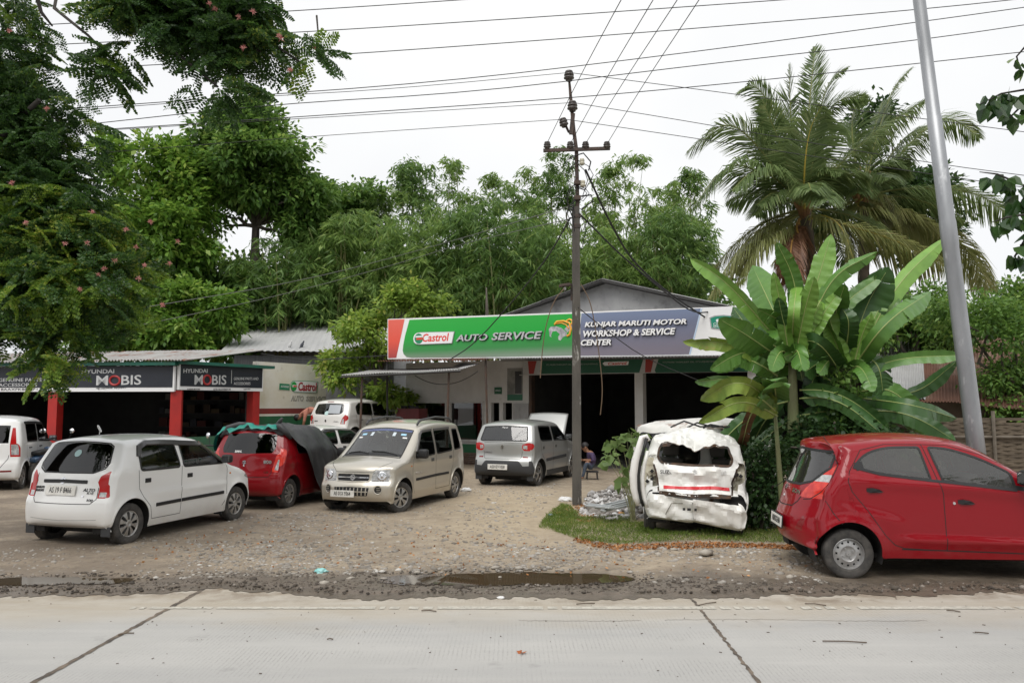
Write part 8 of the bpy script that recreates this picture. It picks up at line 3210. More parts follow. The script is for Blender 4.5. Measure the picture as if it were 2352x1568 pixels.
 for k in range(3):
  p=[cb.pt(.9+.1*k,.35-.25*k,1.56),cb.pt(1.0,.15-.2*k,1.66-.02*k),cb.pt(1.05+.1*k,-.1-.2*k,1.58),cb.pt(1.2,-.35-.1*k,1.60)]
  mb.tube([Vector(q) for q in p],.014,5)
 tag(mb.build('rubber_strip',m_black,cb.root),'twisted rubber strips on the roof')
def wrecked_van():
 wr=symm([(0,.95),(.52,.95),(.56,1.05),(.54,1.42),(0,1.44)])
 sp=dict(hw=.70,xr=.75,xf=2.6,tr=.27,ar=.32,zb=.95,z0=.25,tumble=.10,bow_r=.06,bow_f=.1,crown=.05,kr=.02,kf=.06,round=.07,
  sil=[(.08,.3),(0,.4),(0,.85),(.04,1.1),(.10,1.50),(.16,1.60),(.5,1.655),(1.5,1.67),(2.5,1.63),(2.7,1.55),(3.05,1.0),(3.2,.8),(3.25,.5),(3.2,.3)],
  side=[('window',[(.3,.98),(1.1,.98),(1.1,1.45),(.34,1.45)],None),('window#b',[(1.2,.98),(2.0,.98),(2.0,1.45),(1.2,1.45)],None)],
  cap=[('rear','rear_window',rounded(wr,.05)),('front','windscreen',symm([(0,1.0),(.58,1.0),(.55,1.5),(0,1.5)]))])
 def dent(v):
  v=v.copy()
  v[:,2] += .035 *np_noise(v,3.0,21) *(v[:,2] > 1.2)
  v[:,1] += .03 *np_noise(v,3.5,22)
  v[:,0] += .03 *np_noise(v,4.0,23)
  return v
 pv=M('paint_van_rusty',(.72,.72,.69),.5,col2=(.6,.58,.54),vs=2,col3=(.20,.085,.04),vs3=2.6,lo3=.60,hi3=.68)
 h=R(90-40)
 a=P(1528,960,12.9)
 mats=car_mats(pv,None,g_dark,None)
 mats['window']=mats['window#b']=mats['windscreen']=None
 cb=CarBuilder('wrecked_van','rusty white van wreck without side glass behind the crushed hatchback','wrecked van',sp,mats,(a.x+math.cos(h)*.75,a.y+math.sin(h)*.75,.0),h,None,deform=dent)
 cb.shell()
 cb.under()
 cb.wheels('steel',only=[(0,1),(0,-1),(1,1),(1,-1)])
 cb.strip('window_seal',[rounded(wr,.05)],.03,m_black,.005,view='rear')
 cb.strip('drip_rail',[[(.2,1.53),(1.2,1.55),(2.5,1.52)]],.04,M('rust_rail',(.2,.09,.05),.9,col2=(.5,.48,.44),vs=5),.01,closed=False,thick=.03)
 # loose door frame leaning at the left of the wreck
 Y=11.55
 p=[P(u,v,Y) for u,v in ((1490,1012),(1484,1001),(1474,1004),(1467,1030),(1459,1060),(1455,1090),(1456,1120),(1460,1142),(1466,1160))]
 t=thing('door_frame','loose white car door frame with black rubber leaning at the left of the wreck','car part',(p[-1].x,Y,0))
 MB().tube(p,[.03,.035,.04,.05,.06,.06,.055,.045,.03],8).build('frame',paint_mat('paint_white_old',(1,1,1)),t,world=True,smooth=True)
 q=[a_+Vector((.07,-.02,-.01)) for a_ in p[2:]]
 MB().tube(q,.022,6).build('rubber_seal',m_black,t,world=True,smooth=True)
 q=[a_+Vector((.13,.0,-.03)) for a_ in p[3:]]
 MB().tube(q,.03,6).build('inner_frame',M('paint_wreck',(1,1,1)),t,world=True,smooth=True)
def tarpaulin():
 cb=RED_CAR['cb']
 sh=cb.sh
 ex,ez=sh.e[:,0],sh.e[:,1]
 ok=np.where((np.arange(sh.n) > sh.ipk-45))[0]
 xs,zs=[],[]
 for i in ok:
  if not xs or ex[i] > xs[-1]:
   xs.append(ex[i])
   zs.append(sh.c[i,1])
 nu,nv=70,90
 U=np.linspace(0,1,nu+1)
 S=np.linspace(-1,1,nv+1)
 g=rng(31)
 V=np.zeros((nu+1,nv+1,3))
 for i,u in enumerate(U):
  for j,s in enumerate(S):
   a=abs(s)
   sd=np.sign(s)
   hang=max(0,(a-.42)/.58)
   x0=.36 +(1.0*hang**.9 if s < 0 else .55*hang) - .10 *(1-min(1,a/.42)) *0
   x=x0 +(3.52-x0) *u
   zt=float(np.interp(x,xs,zs)) +.035
   if x > 3.35:
    zt=float(np.interp(3.35,xs,zs)) +.03
   we=.60
   if hang == 0:
    y=sd *we *a /.42
    z=zt - .05 *(a/.42) ** 2
   else:
    zl=.42 if s > 0 else .06
    z=(zt-.05) +(zl-zt+.05) *hang
    y=sd *(we+.24*min(1,hang*3.4)**.8+.11*hang)
   V[i,j]=(x,y,z)
 P_=V.reshape(-1,3)
 Ur,Sr=np.repeat(U,nv+1),np.tile(S,nu+1)
 hg=np.clip((np.abs(Sr)-.40)/.6,0,1)
 fold=(.030*np.sin(P_[:,0]*13+P_[:,2]*4)+.035*np.sin(P_[:,0]*6.3-P_[:,2]*5+1)+.02*np.sin(P_[:,0]*27+P_[:,2]*9)) *hg
 P_[:,1] += np.sign(Sr) *fold
 P_[:,2] += .03 *np_noise(P_,5,41) *(1-hg*.6) +np.abs(np_noise(P_,9,42)) *.025
 rear=np.clip(1-Ur/.10,0,1)
 P_[:,2] += rear *(1-hg) *(.05+.03*np.sin(Sr*17))
 P_[:,1] += np.sign(Sr) *rear *hg *.05
 ids=np.arange(len(P_)).reshape(nu+1,nv+1)
 F=np.stack([ids[:-1,:-1],ids[1:,:-1],ids[1:,1:],ids[:-1,1:]],-1).reshape(-1,4)
 root=thing('tarpaulin','black tarpaulin with a teal underside draped over the dark red hatchback','tarpaulin',cb.root.location,0)
 root.rotation_euler=cb.root.rotation_euler
 mt=M('tarp_black',(.028,.028,.03),.5,col2=(.05,.05,.052),vs=3,bump=.35,bs=9,bd=.03)
 o=mk('sheet',P_-cb.o,F,mt,root,smooth=True)
 md=o.modifiers.new('thick','SOLIDIFY')
 md.thickness=.004
 # turned-over edge shows the teal side along the roof and the left flank
 teal=M('tarp_teal',(.02,.30,.23),.45,col2=(.015,.22,.17),vs=6,bump=.3,bs=9,bd=.03)
 V,F=[],[]
 js=[j for j in range(nv+1) if -.36 < S[j] < .96]
 for k,j in enumerate(js):
  e=P_.reshape(nu+1,nv+1,3)[1,j] - cb.o
  f_=P_.reshape(nu+1,nv+1,3)[6,j] - cb.o
  d=unit((f_-e)[None])[0]
  hgj=max(0,(abs(S[j])-.42)/.58)
  w=.08 +.05 *math.sin(k*.5) +.10 *hgj
  out=np.array([0,.035*hgj+0,.03])
  V += [tuple(e-d*.01+out*.2),tuple(e-d*w*.5+out+np.array([0,0,.012*math.sin(k*1.3)])),tuple(e-d*w-np.array([0,0,.03+.02*math.sin(k*.9)]))]
  if k:
   b=3 *k
   F += [(b-3,b,b+1,b-2),(b-2,b+1,b+2,b-1)]
 mk('turned_edge',V,F,teal,root,smooth=True)
 mb=MB()
 for (pts,r) in (([(.42,-.46,1.52),(.36,-.56,1.50),(.40,-.66,1.40),(.5,-.70,1.28)],[.05,.07,.06,.03]),([(.55,.1,1.53),(.48,.35,1.53),(.42,.55,1.47),(.40,.68,1.3)],[.04,.06,.06,.03]),
   ([(.50,-.40,1.50),(.46,-.5,1.60),(.44,-.55,1.66)],[.05,.04,.02]),([(.62,.74,1.06),(.46,.78,.96),(.38,.80,.80)],[.07,.10,.05])):
  MB().tube([Vector(p)-Vector((cb.o[0],0,0)) for p in pts],r,7).build('bunched_edge',mt,root,smooth=True)
# ---------- people
def skin_body(name,pts,edges,mat_fn,root,sub=2):
 """one continuous skinned body: pts = (position, radius)"""
 me=bpy.data.meshes.new(name)
 me.from_pydata([tuple(p) for p,r in pts],edges,[])
 o=bpy.data.objects.new(name,me)
 COL.objects.link(o)
 md=o.modifiers.new('skin','SKIN')
 md.use_smooth_shade=True
 sv=me.skin_vertices[0].data
 for i,(p,r) in enumerate(pts):
  sv[i].radius=(r,r) if not isinstance(r,tuple) else r
 sv[0].use_root=True
 ms=o.modifiers.new('sub','SUBSURF')
 ms.levels=ms.render_levels=sub
 bpy.context.view_layer.update()
 dg=bpy.context.evaluated_depsgraph_get()
 m2=bpy.data.meshes.new_from_object(o.evaluated_get(dg))
 bpy.data.objects.remove(o)
 n=len(m2.polygons)
 mats,idx=mat_fn(np.array([tuple(p.center) for p in m2.polygons]))
 m2.materials.clear()
 for m in mats:
  m2.materials.append(m)
 m2.polygons.foreach_set('material_index',np.asarray(idx,dtype=np.int32))
 m2.polygons.foreach_set('use_smooth',np.ones(n,dtype=bool))
 b=bpy.data.objects.new(name,m2)
 COL.objects.link(b)
 b.parent=root
 m2.transform(Matrix.Translation(-Vector(root.location)))
 return b
def people():
 skin=M('skin_brown',(.26,.13,.075),.55)
 shirt=M('shirt_purple',(.075,.05,.115),.85,col2=(.05,.033,.08),vs=9)
 jeans=M('jeans',(.075,.10,.14),.9,col2=(.04,.05,.07),vs=6)
 hair=M('hair_black',(.012,.01,.01),.6)
 Y=20.4
 q=lambda u,v,dy=0: P(u,v,Y+dy)
 gz0=q(1340,1099)
 root=thing('person','man in a purple shirt and jeans sitting on a low stool beside the silver hatchback','person',(q(1357,1090).x,Y,0))
 hip,wst,chs,nk=q(1360,1071),q(1361,1058),q(1357,1045),q(1350,1037)
 hd=q(1343,1028)
 pts=[(hip,.135),(wst,.125),(chs,.14),(nk,.06),(hd+Vector((0,0,-.03)),.075),(hd+Vector((-.01,0,.045)),.085)]
 ed=[(0,1),(1,2),(2,3),(3,4),(4,5)]
 def chain(a,lst):
  k=a
  for p,r in lst:
   pts.append((p,r))
   ed.append((k,len(pts)-1))
   k=len(pts) - 1
  return k
 for dy in (-.17,.17):
  sh_=q(1358,1041,dy)
  hnd=chain(2,[(sh_,.065),(q(1364,1058,dy*1.3),.047),(q(1352,1057,dy*.8),.036),(q(1342,1056,dy*.5),.028),(q(1338.5,1056.5,dy*.45),.026)])
  chain(0,[(q(1357,1071,dy*.6),.095),(q(1348,1061,dy*1.0),.066),(q(1343,1077,dy*.9),.05),(q(1339,1093,dy*.9),.036),(q(1337.5,1096,dy*.9),.038),(q(1331.5,1098,dy*.9),.026)])
 g=rng(3)
 for dy in (-.17,.17):                   # five fingers on each hand, bent round the part they work on
  for k in range(5):
   a=q(1337.6,1056.6+(k-2)*.55,dy*.45)
   pth=[a,a+Vector((-.035-.006*(2-abs(k-2)),.01*(1 if dy < 0 else -1),-.004)),a+Vector((-.045,.028*(1 if dy < 0 else -1),-.02))]
   if k == 0:
    pth=[a,a+Vector((-.012,.03*(1 if dy < 0 else -1),.02)),a+Vector((-.03,.045*(1 if dy < 0 else -1),.02))]
   MB().tube(pth,[.010,.009,.006],5).build('finger',skin,root,world=True,smooth=True)
 def mf(c):
  w=c
  zz=w[:,2]
  idx=np.zeros(len(w),dtype=int)
  arm=(w[:,0] < q(1355,1050).x) & (zz > q(0,1060.5).z) & (zz < q(0,1053).z)
  idx[zz < q(0,1066).z]=1
  kn=(w[:,0] < q(1354,1060).x) & (zz < q(0,1058.5).z) & ~arm
  idx[kn]=1
  idx[arm]=2
  idx[(zz > q(0,1037.5).z)]=2
  idx[(zz < q(0,1093.5).z)]=2
  return [shirt,jeans,skin],idx
 skin_body('body',pts,ed,mf,root)
 mb=MB()
 hm=Matrix.Translation(hd+Vector((.015,0,.045))) @ Matrix.Rotation(R(-25),4,'Y')
 mb.lathe([(.098*math.sin(t),.108*math.cos(t)) for t in np.linspace(0,1.75,9)],mat=hm,n=16)
 mb.build('hair',hair,root,world=True,smooth=True)
 mb=MB()
 mb.box(hd+Vector((-.09,0,.0)),(.035,.03,.045),None,0,.012)
 mb.build('nose',skin,root,world=True,smooth=True)
 for dy in (-.09,.09):
  MB().box(hd+Vector((.01,dy,.01)),(.04,.02,.06),None,0,.009).build('ear',skin,root,world=True,smooth=True)
  MB().box(hd+Vector((-.078,dy*.4,.028)),(.012,.026,.010),None,0,.003).build('eye',m_black,root,world=True)
 MB().box(hd+Vector((-.082,0,-.042)),(.014,.05,.010),None,0,.003).build('mouth',M('lips',(.2,.07,.06),.6),root,world=True)
 # stool
 s0=q(1360,1083)
 st=thing('stool','small dark low stool under the sitting man','stool',(s0.x,Y,0))
 zs=q(0,1080.5).z - .02
 MB().box((s0.x,Y,zs),(.30,.28,.035),None,0,.01).build('seat',m_dark_steel,st,world=True)
 for dx in (-.12,.12):
  for dy in (-.11,.11):
   MB().tube([(s0.x+dx,Y+dy,zs),(s0.x+dx*1.15,Y+dy*1.15,0.0)],.012,6).build('leg',m_dark_steel,st,world=True)
 # bending man behind the back hatchback
 Y2=26.4
 q=lambda u,v,dy=0: P(u,v,Y2+dy)
 root=thing('person','person in a salmon shirt bending over behind the white hatchback on the raised corner','person',(q(722,940).x,Y2,.57))
 salmon=M('shirt_salmon',(.52,.22,.16),.85,col2=(.42,.17,.12),vs=8)
 hip,nk,hd=q(722,941),q(694,950),q(685,961)
 pts=[(hip,.15),(q(712,940),.15),(q(702,944),.16),(nk,.07),(hd+Vector((.03,0,.06)),.085),(hd+Vector((-.01,0,-.05)),.08)]
 ed=[(0,1),(1,2),(2,3),(3,4),(4,5)]
 for dy in (-.2,.2):
  k=0
  for p,r in ((q(723,944,dy*.5),.11),(q(720,962,dy*.6),.075)):
   pts.append((p,r))
   ed.append((k,len(pts)-1))
   k=len(pts) - 1
  pts.append((Vector((q(722,962).x,Y2+dy*.6,.66)),.045))
  ed.append((k,len(pts)-1))
  pts.append((Vector((q(722,962).x-.16,Y2+dy*.6,.60)),.035))
  ed.append((len(pts)-2,len(pts)-1))
  k=2
  for p,r in ((q(702,948,dy),.07),(q(699,966,dy),.05),(q(695,984,dy*.8),.035),(q(693,991,dy*.8),.03)):
   pts.append((p,r))
   ed.append((k,len(pts)-1))
   k=len(pts) - 1
 def mf2(c):
  idx=np.zeros(len(c),dtype=int)
  idx[(c[:,2] < q(0,966).z)]=1
  idx[(c[:,0] > q(716,960).x) & (c[:,2] < q(0,947).z)]=2
  idx[(c[:,0] < q(690.5,960).x) & (c[:,2] > q(0,975).z)]=1
  return [salmon,skin,jeans],idx
 skin_body('body',pts,ed,mf2,root)
 mb=MB()
 mb.lathe([(.115*math.sin(t),.125*math.cos(t)) for t in np.linspace(0,1.9,9)],mat=Matrix.Translation(hd+Vector((-.03,0,.03))) @ Matrix.Rotation(R(-60),4,'Y'),n=16)
 mb.build('hair',hair,root,world=True,smooth=True)
# ---------- motorcycle parked between the white and the red hatchback
def motorcycles():
 base=P(478,1085,16.3)
 root=thing('motorcycle','motorcycle behind the red hatchback, only a round mirror and handlebar showing','motorcycle',(base.x-.1,16.3,0),R(60))
 for x in (-.62,.62):
  mb=MB()
  mb.lathe([(.22,-.03),(.27,-.045),(.30,-.03),(.305,0),(.30,.03),(.27,.045),(.22,.03)],origin=(x,0,.305),axis='Y',n=24)
  w=mb.build('wheel',m_rubber,root,smooth=True)
  mb=MB()
  for k in range(6):
   a=k *math.pi /3
   mb.tube([(x,0,.305),(x+.23*math.cos(a),0,.305+.23*math.sin(a))],.014,5)
  mb.lathe([(.225,-.02),(.215,0),(.225,.02)],origin=(x,0,.305),axis='Y',n=24)
  mb.build('rim',m_alloy,w)
 blue=M('bike_blue',(.03,.07,.14),.3,coat=.7)
 MB().box((.12,0,.78),(.5,.24,.22),Matrix.Rotation(R(8),3,'Y'),0,.07).build('tank',blue,root,smooth=True)
 MB().box((-.38,0,.80),(.62,.22,.10),Matrix.Rotation(R(-4),3,'Y'),0,.035).build('seat',m_black,root,smooth=True)
 MB().box((.02,0,.45),(.42,.26,.36),None,0,.05).build('engine',m_dark_steel,root)
 MB().box((-.55,0,.68),(.5,.18,.12),Matrix.Rotation(R(-12),3,'Y'),0,.04).build('tail_fairing',blue,root,smooth=True)
 mb=MB()
 for y in (-.08,.08):
  mb.tube([(.62,y,.305),(.42,y,.98)],.022,7)
 mb.build('fork',m_chrome,root)
 mb=MB().box((.56,0,.90),(.18,.20,.22),None,0,.06)
 mb.build('headlamp',m_white_lens,root,smooth=True)
 MB().tube([(.30,-.36,1.06),(.40,-.2,1.06),(.42,0,1.02),(.40,.2,1.06),(.30,.36,1.06)],.016,7).build('handlebar',m_black,root)
 for sg in (-1,1):
  m=MB().tube([(.36,sg*.26,1.06),(.38,sg*.32,1.22)],.007,5).build('mirror',m_black,root)
  MB().lathe([(0,.015),(.05,.012),(.062,0),(0,-.01)],mat=Matrix.Translation((.36,sg*.33,1.27)) @ Matrix.Rotation(R(-80),4,'Y'),n=16).build('mirror_glass',m_chrome,m,smooth=True)
 r2=root.copy()
 COL.objects.link(r2)
 c=P(112,1085,19.3)
 r2.location=(c.x,19.3,0)
 r2.rotation_euler=(0,0,R(95))
 r2['label']='motorcycle hidden behind the white hatchback, a mirror arm showing at the left red pillar'
 root['group']=r2['group']='motorcycles parked in the yard'
 for ch in list(root.children):
  k=ch.copy()
  COL.objects.link(k)
  k.parent=r2
  for g_ in ch.children:
   j=g_.copy()
   COL.objects.link(j)
   j.parent=k
# ---------- poles and wires
def poles():
 Y=15.3
 b=G(1322,1156)
 root=thing('utility_pole','concrete utility pole with a rusty steel top, crossarm and insulators','utility pole',(b.x,Y,0))
 mc=M('pole_concrete',(.115,.105,.09),.95,col2=(.07,.064,.056),vs=3,col3=(.42,.41,.38),vs3=5,lo3=.60,hi3=.68,stretch=(1.5,1.5,.35),bump=.3)
 tp=P(1322.5,476,Y)
 mb=MB()
 w0,w1=.165,.135
 mb.hexa([(b.x-w0/2,Y-.1,-.05),(b.x+w0/2,Y-.1,-.05),(b.x+w0/2,Y+.1,-.05),(b.x-w0/2,Y+.1,-.05),
  (tp.x-w1/2,Y-.08,tp.z),(tp.x+w1/2,Y-.08,tp.z),(tp.x+w1/2,Y+.08,tp.z),(tp.x-w1/2,Y+.08,tp.z)])
 mb.build('post',mc,root,world=True)
 mst=M('pole_steel',(.045,.038,.034),.75,col2=(.09,.055,.04),vs=8)
 mb=MB()
 e=[P(1328,540,Y),P(1324,345,Y),P(1318,300,Y),P(1312,237,Y),P(1307,180,Y)]
 mb.tube(e,[.04,.038,.036,.034,.022],8)
 mb.build('steel_top',mst,root,world=True)
 # crossarm
 mb=MB()
 a,c=P(1248,346,Y-.06),P(1401,341,Y-.06)
 mb.box((a+c)/2,((c-a).length,.06,.06),Matrix.Rotation(-math.atan2((c-a).z,(c-a).x),3,'Y'))
 mb.build('crossarm',mst,root,world=True)
 ins=M('insulator_brown',(.035,.025,.022),.25,col2=(.12,.11,.10),vs=20)
 def insul(u,v,h,r,tilt=0.0):
  p=P(u,v,Y-.06)
  prof=[(.02,0),(r*.6,.0),(r*.65,h*.15),(r,h*.25),(r*.95,h*.38),(r*.55,h*.42),(r*.55,h*.5),(r*.95,h*.56),(r*.9,h*.68),(r*.5,h*.74),(r*.8,h*.82),(r*.7,h*.98),(0,h)]
  MB().lathe(prof,mat=Matrix.Translation(p) @ Matrix.Rotation(tilt,4,'Y'),n=12).build('insulator',ins,root,world=True,smooth=True)
 for u in (1257,1310,1345,1394):
  insul(u,342,.14,.075)
 insul(1307,186,.20,.105)
 insul(1315,256,.20,.105)
 insul(1297,292,.18,.09,R(-14))
 MB().tube([P(1300,290,Y),P(1306,303,Y),P(1313,308,Y),P(1316,290,Y)],.025,6).build('bracket',mst,root,world=True)
 MB().box(P(1314,285,Y-.05),(.08,.05,.42),Matrix.Rotation(R(6),3,'Y')).build('bracket',mst,root,world=True)
 # tangled service drops on the steel top
 g=rng(19)
 mb=MB()
 for k in range(16):
  v0=g.uniform(350,500)
  v1=v0 +g.uniform(25,90)
  s=g.choice((-1,1))
  w=g.uniform(8,40)
  mb.tube([P(1325,v0,Y-.05),P(1325+s*w*.7,v0+(v1-v0)*.2,Y-.08+g.normal(0,.1)),P(1325+s*w,(v0+v1)/2,Y-.1),P(1325+s*w*.5,v1,Y-.08),P(1326,v1-8,Y-.05)],.008,4)
 mb.tube([P(1326,452,Y-.06),P(1358,448,Y-.08),P(1362,462,Y-.1),P(1336,480,Y-.08)],.016,5)
 mb.tube([P(1308,362,Y-.06),P(1340,352,Y-.08),P(1357,372,Y-.1),P(1352,392,Y-.08)],.014,5)
 mb.build('cable_tangle',m_black,root,world=True)
 mb=MB()
 for v,w in ((420,.18),(455,.2),(497,.16),(520,.2)):
  mb.box(P(1326,v,Y-.03),(.13,.12,w*.45),None,0,.01)
 mb.build('cable_clamp',mst,root,world=True)
 for u,v in ((1337,380),(1339,430)):
  p=P(u,v,Y-.1)
  MB().lathe([(.02,0),(.055,.02),(.05,.06),(.035,.07),(.05,.09),(.04,.13),(0,.14)],mat=Matrix.Translation(p),n=10).build('insulator',M('insulator_cream',(.45,.42,.32),.35),root,world=True,smooth=True)
 # small lamp bracket with a bulb
 p=P(1297,655,Y-.05)
 lm=MB().box(p,(.22,.14,.05),Matrix.Rotation(R(-8),3,'Y'),0,.01)
 lm.tube([p,P(1312,652,Y),P(1313,690,Y)],.02,5)
 o=lm.build('lamp_bracket',mst,root,world=True)
 q=P(1297,662,Y-.05)
 MB().lathe([(.02,.03),(.032,0),(.03,-.03),(0,-.05)],mat=Matrix.Translation(q-Vector(root.location)),n=10).build('bulb',m_white_lens,o,smooth=True)
 # galvanised pole on the right
 Y2=10.95
 st=M('galvanised',(.36,.37,.385),.42,.55,col2=(.27,.28,.29),vs=2.5,stretch=(1,1,.35),col3=(.5,.51,.52),vs3=7,lo3=.6,hi3=.72)
 gx=P(2249,1060,Y2)
 r2=thing('street_pole','leaning galvanised steel pole behind the bright red hatchback','pole',(gx.x+.06,Y2,0))
 c0,c1=Vector((gx.x+.075,Y2,0)),P(2106,-40,Y2)
 pts=[c0.lerp(c1,t) for t in (0,.22,.45,.515,.52,.56,.565,.75,.751,1)]
 rr=[.118,.112,.106,.105,.110,.109,.102,.096,.088,.082]
 MB().tube(pts,rr,20).build('shaft',st,r2,world=True,smooth=True)
 MB().box(P(2222,870,Y2-.02)+Vector((.1,0,0)),(.015,.015,.22)).build('blue_tie',M('tie_blue',(.03,.25,.5),.5),r2,world=True)
 # ------------- wires
 mw=M('wire',(.022,.022,.024),.6)
 grp='overhead wires crossing the sky'
 def wire(label,px,r=.008,dep=13.5,group=grp,name='overhead_wire',mat=None):
  pts=[]
  pv=[(p[0],p[1],p[2] if len(p) > 2 else dep) for p in px]
  if pv[-1][0] > 2400:                  # carry on well past the frame
   a,b=pv[-2],pv[-1]
   pv.append((b[0]+1500,b[1]+(b[1]-a[1])*1500/(b[0]-a[0]),b[2]))
  if pv[0][0] < -50:
   a,b=pv[1],pv[0]
   pv.insert(0,(b[0]-1200,b[1]+(b[1]-a[1])*1200/(a[0]-b[0]),b[2]))
  cp=np.array([tuple(P(u,v,d)) for u,v,d in pv])
  for _ in range(2):
   if len(cp) > 2:
    q_=np.empty((2*(len(cp)-1),3))
    q_[0::2]=cp[:-1] *.75 +cp[1:] *.25
    q_[1::2]=cp[:-1] *.25 +cp[1:] *.75
    cp=np.vstack([cp[:1],q_,cp[-1:]])
  o=MB().tube([Vector(p) for p in cp],r,5).build(name,mat or mw)
  tag(o,label,'wire' if name == 'overhead_wire' else 'cable',group)
 wire('topmost overhead wire at the top edge right of the feathery tree',[(-60,66),(650,28),(1240,-12)])
 wire('second overhead wire from the top, leaving the frame above the pole',[(-60,112),(640,78),(1240,40),(2000,-14)])
 wire('third overhead wire from the top, running out at the upper right corner',[(-60,172),(380,148),(760,128),(1450,78),(2100,24),(2420,-10)])
 wire('fourth overhead wire from the top, passing above the palm crown',[(160,250),(470,228),(1000,190),(1500,132),(2120,50),(2420,8)])
 wire('fifth overhead wire from the top, just above the palm tip',[(190,287),(620,240),(1100,212),(1600,150),(2120,92),(2420,48)])
 wire('sixth overhead wire from the top, passing through the palm crown',[(200,300),(700,268),(1310,226),(1700,190),(2120,145),(2420,112)])
 wire('wire from the top insulator down to the right across both palms',[(1307,167,15.2),(1560,200,14.8),(1850,238,14.3),(2420,312,13.5)],.007)
 wire('wire from the top insulator leftwards to the feathery tree',[(1307,167,15.2),(900,205,14.5),(600,222,14),(200,252,13)],.006)
 wire('wire from the second insulator rightwards through the palm fronds',[(1316,236,15.2),(1600,282,14.8),(2100,370,14),(2420,412,13.5)],.007)
 wire('wire from the second insulator leftwards',[(1316,236,15.2),(700,272,14.3),(230,300,13.5)],.006)
 wire('wire from the tilted insulator rightwards, lowest over the palms',[(1297,274,15.2),(1585,316,14.8),(2100,395,14),(2420,440,13.5)],.007)
 wire('wire from the tilted insulator leftwards, lowest over the tall trees',[(1297,274,15.2),(690,315,14.5),(240,350,13.6)],.006)
 sg_='wires climbing from the crossarm towards the road'
 for i,(u,v,u2,nm) in enumerate(((1257,328,1426,'leftmost'),(1310,330,1500,'second from left'),(1345,330,1556,'third from left'),(1396,328,1606,'rightmost'))):
  wire('%s of the four wires climbing from the crossarm to the top edge' % nm,[(u,v,15.2),(u+(u2-u)*.4,v*.58,13.0),(u2,0,9.5),(u2+25,-40,9.0)],.006,group=sg_)
 cg='service cables on the utility pole'
 wire('thick cable bundle from the pole top down to the signboard right end',[(1345,390,15.2),(1400,510,16.2),(1452,600,17.5),(1530,670,19),(1640,742,20.6)],.022,group=cg,name='service_cable')
 wire('cable bundle leaving the concrete top and dipping to the slate field of the signboard',[(1330,490,15.2),(1375,535,16),(1430,590,17),(1520,665,18.6),(1590,720,19.8),(1640,715,20.4)],.018,group=cg,name='service_cable')
 wire('cable from the pole down left across the green field of the signboard',[(1310,500,15.2),(1260,590,17),(1180,690,20),(1090,790,22.3),(1030,828,23)],.016,group=cg,name='service_cable')
 wire('cable from the pole down right across the lettering to the banana leaves',[(1328,706,15.2),(1400,765,16.5),(1480,822,18.2),(1620,880,19.2)],.010,group=cg,name='service_cable')
 brn=M('wire_brown',(.13,.085,.05),.8)
 wire('brown wire looping left from the lamp bracket down in front of the banner',[(1296,662,15.1),(1272,690,15.0),(1254,745,15.0),(1246,800,15.0),(1241,868,15.0)],.010,group=cg,name='service_cable',mat=brn)
 wire('brown wire looping right from the pole and hanging in front of the dark bay',[(1334,652,15.1),(1356,690,15.0),(1369,760,15.0),(1382,860,15),(1384,905,15),(1379,952,15)],.010,group=cg,name='service_cable',mat=brn)
 pale=M('wire_pale',(.12,.12,.11),.6)
 wire('pale wire sagging in front of the bamboo, the upper of two',[(330,706,24),(700,645,26),(1000,565,28),(1320,470,15.3)],.010,group='pale wires before the bamboo',mat=pale)
 wire('pale wire sagging in front of the bamboo, the lower of two',[(330,745,24),(640,680,26),(900,610,28),(1060,560,29),(1320,500,15.3)],.009,group='pale wires before the bamboo',mat=pale)
 wire('black cable slung under the store eave to the office',[(600,812,25),(700,828,26),(800,822,26.5),(900,815,25)],.016,group=cg,name='service_cable')
# ---------- ground clutter
ICO=None
def pebbles(name,c,sc,mat,g,flat=.5,kind='stuff',parent=None):
 """many lumpy stones in one mesh"""
 bm=bmesh.new()
 bmesh.ops.create_icosphere(bm,subdivisions=1,radius=1)
 v0=np.array([tuple(v.co) for v in bm.verts])
 f0=np.array([[v.index for v in f.verts] for f in bm.faces])
 bm.free()
 n=len(c)
 a=g.uniform(0,6.28,n)
 s=sc[:,None] *np.stack([g.uniform(.8,1.4,n),g.uniform(.6,1.0,n),flat*g.uniform(.6,1.2,n)],1)
 v=v0[None] *(1+g.normal(0,.12,(n,len(v0),1))) *s[:,None,:]
 ca,sa=np.cos(a)[:,None],np.sin(a)[:,None]
 v=np.stack([v[...,0]*ca-v[...,1]*sa,v[...,0]*sa+v[...,1]*ca,v[...,2]],-1) +c[:,None,:]
 f=f0[None] +(np.arange(n)*len(v0))[:,None,None]
 o=mk(name,v.reshape(-1,3),f.reshape(-1,3),mat,parent,smooth=True)
 if kind:
  tag(o,kind=kind)
 return o
def stone_mat(name,a,b,c):
 if name in MATS:
  return MATS[name]
 m=leaf_mat(name,a,b,c,trans=0.0,rough=.85,spec=.3)
 return m
def ground_pts(poly,n,g,zf=True):
 """points on the ground inside a pixel outline, even on the ground"""
 w=np.array([tuple(G(u,v)[:2]) for u,v in poly])
 lo,hi=w.min(0),w.max(0)
 out=np.zeros((0,2))
 while len(out) < n:
  q=lo +(hi-lo) *g.random((n*2,2))
  out=np.vstack([out,q[in_poly(q[:,0],q[:,1],w)]])
 out=out[:n]
 z=np.maximum(yard_z(out[:,0],out[:,1])+bumps(out[:,0],out[:,1])+.02,.006)
 return np.column_stack([out,z])
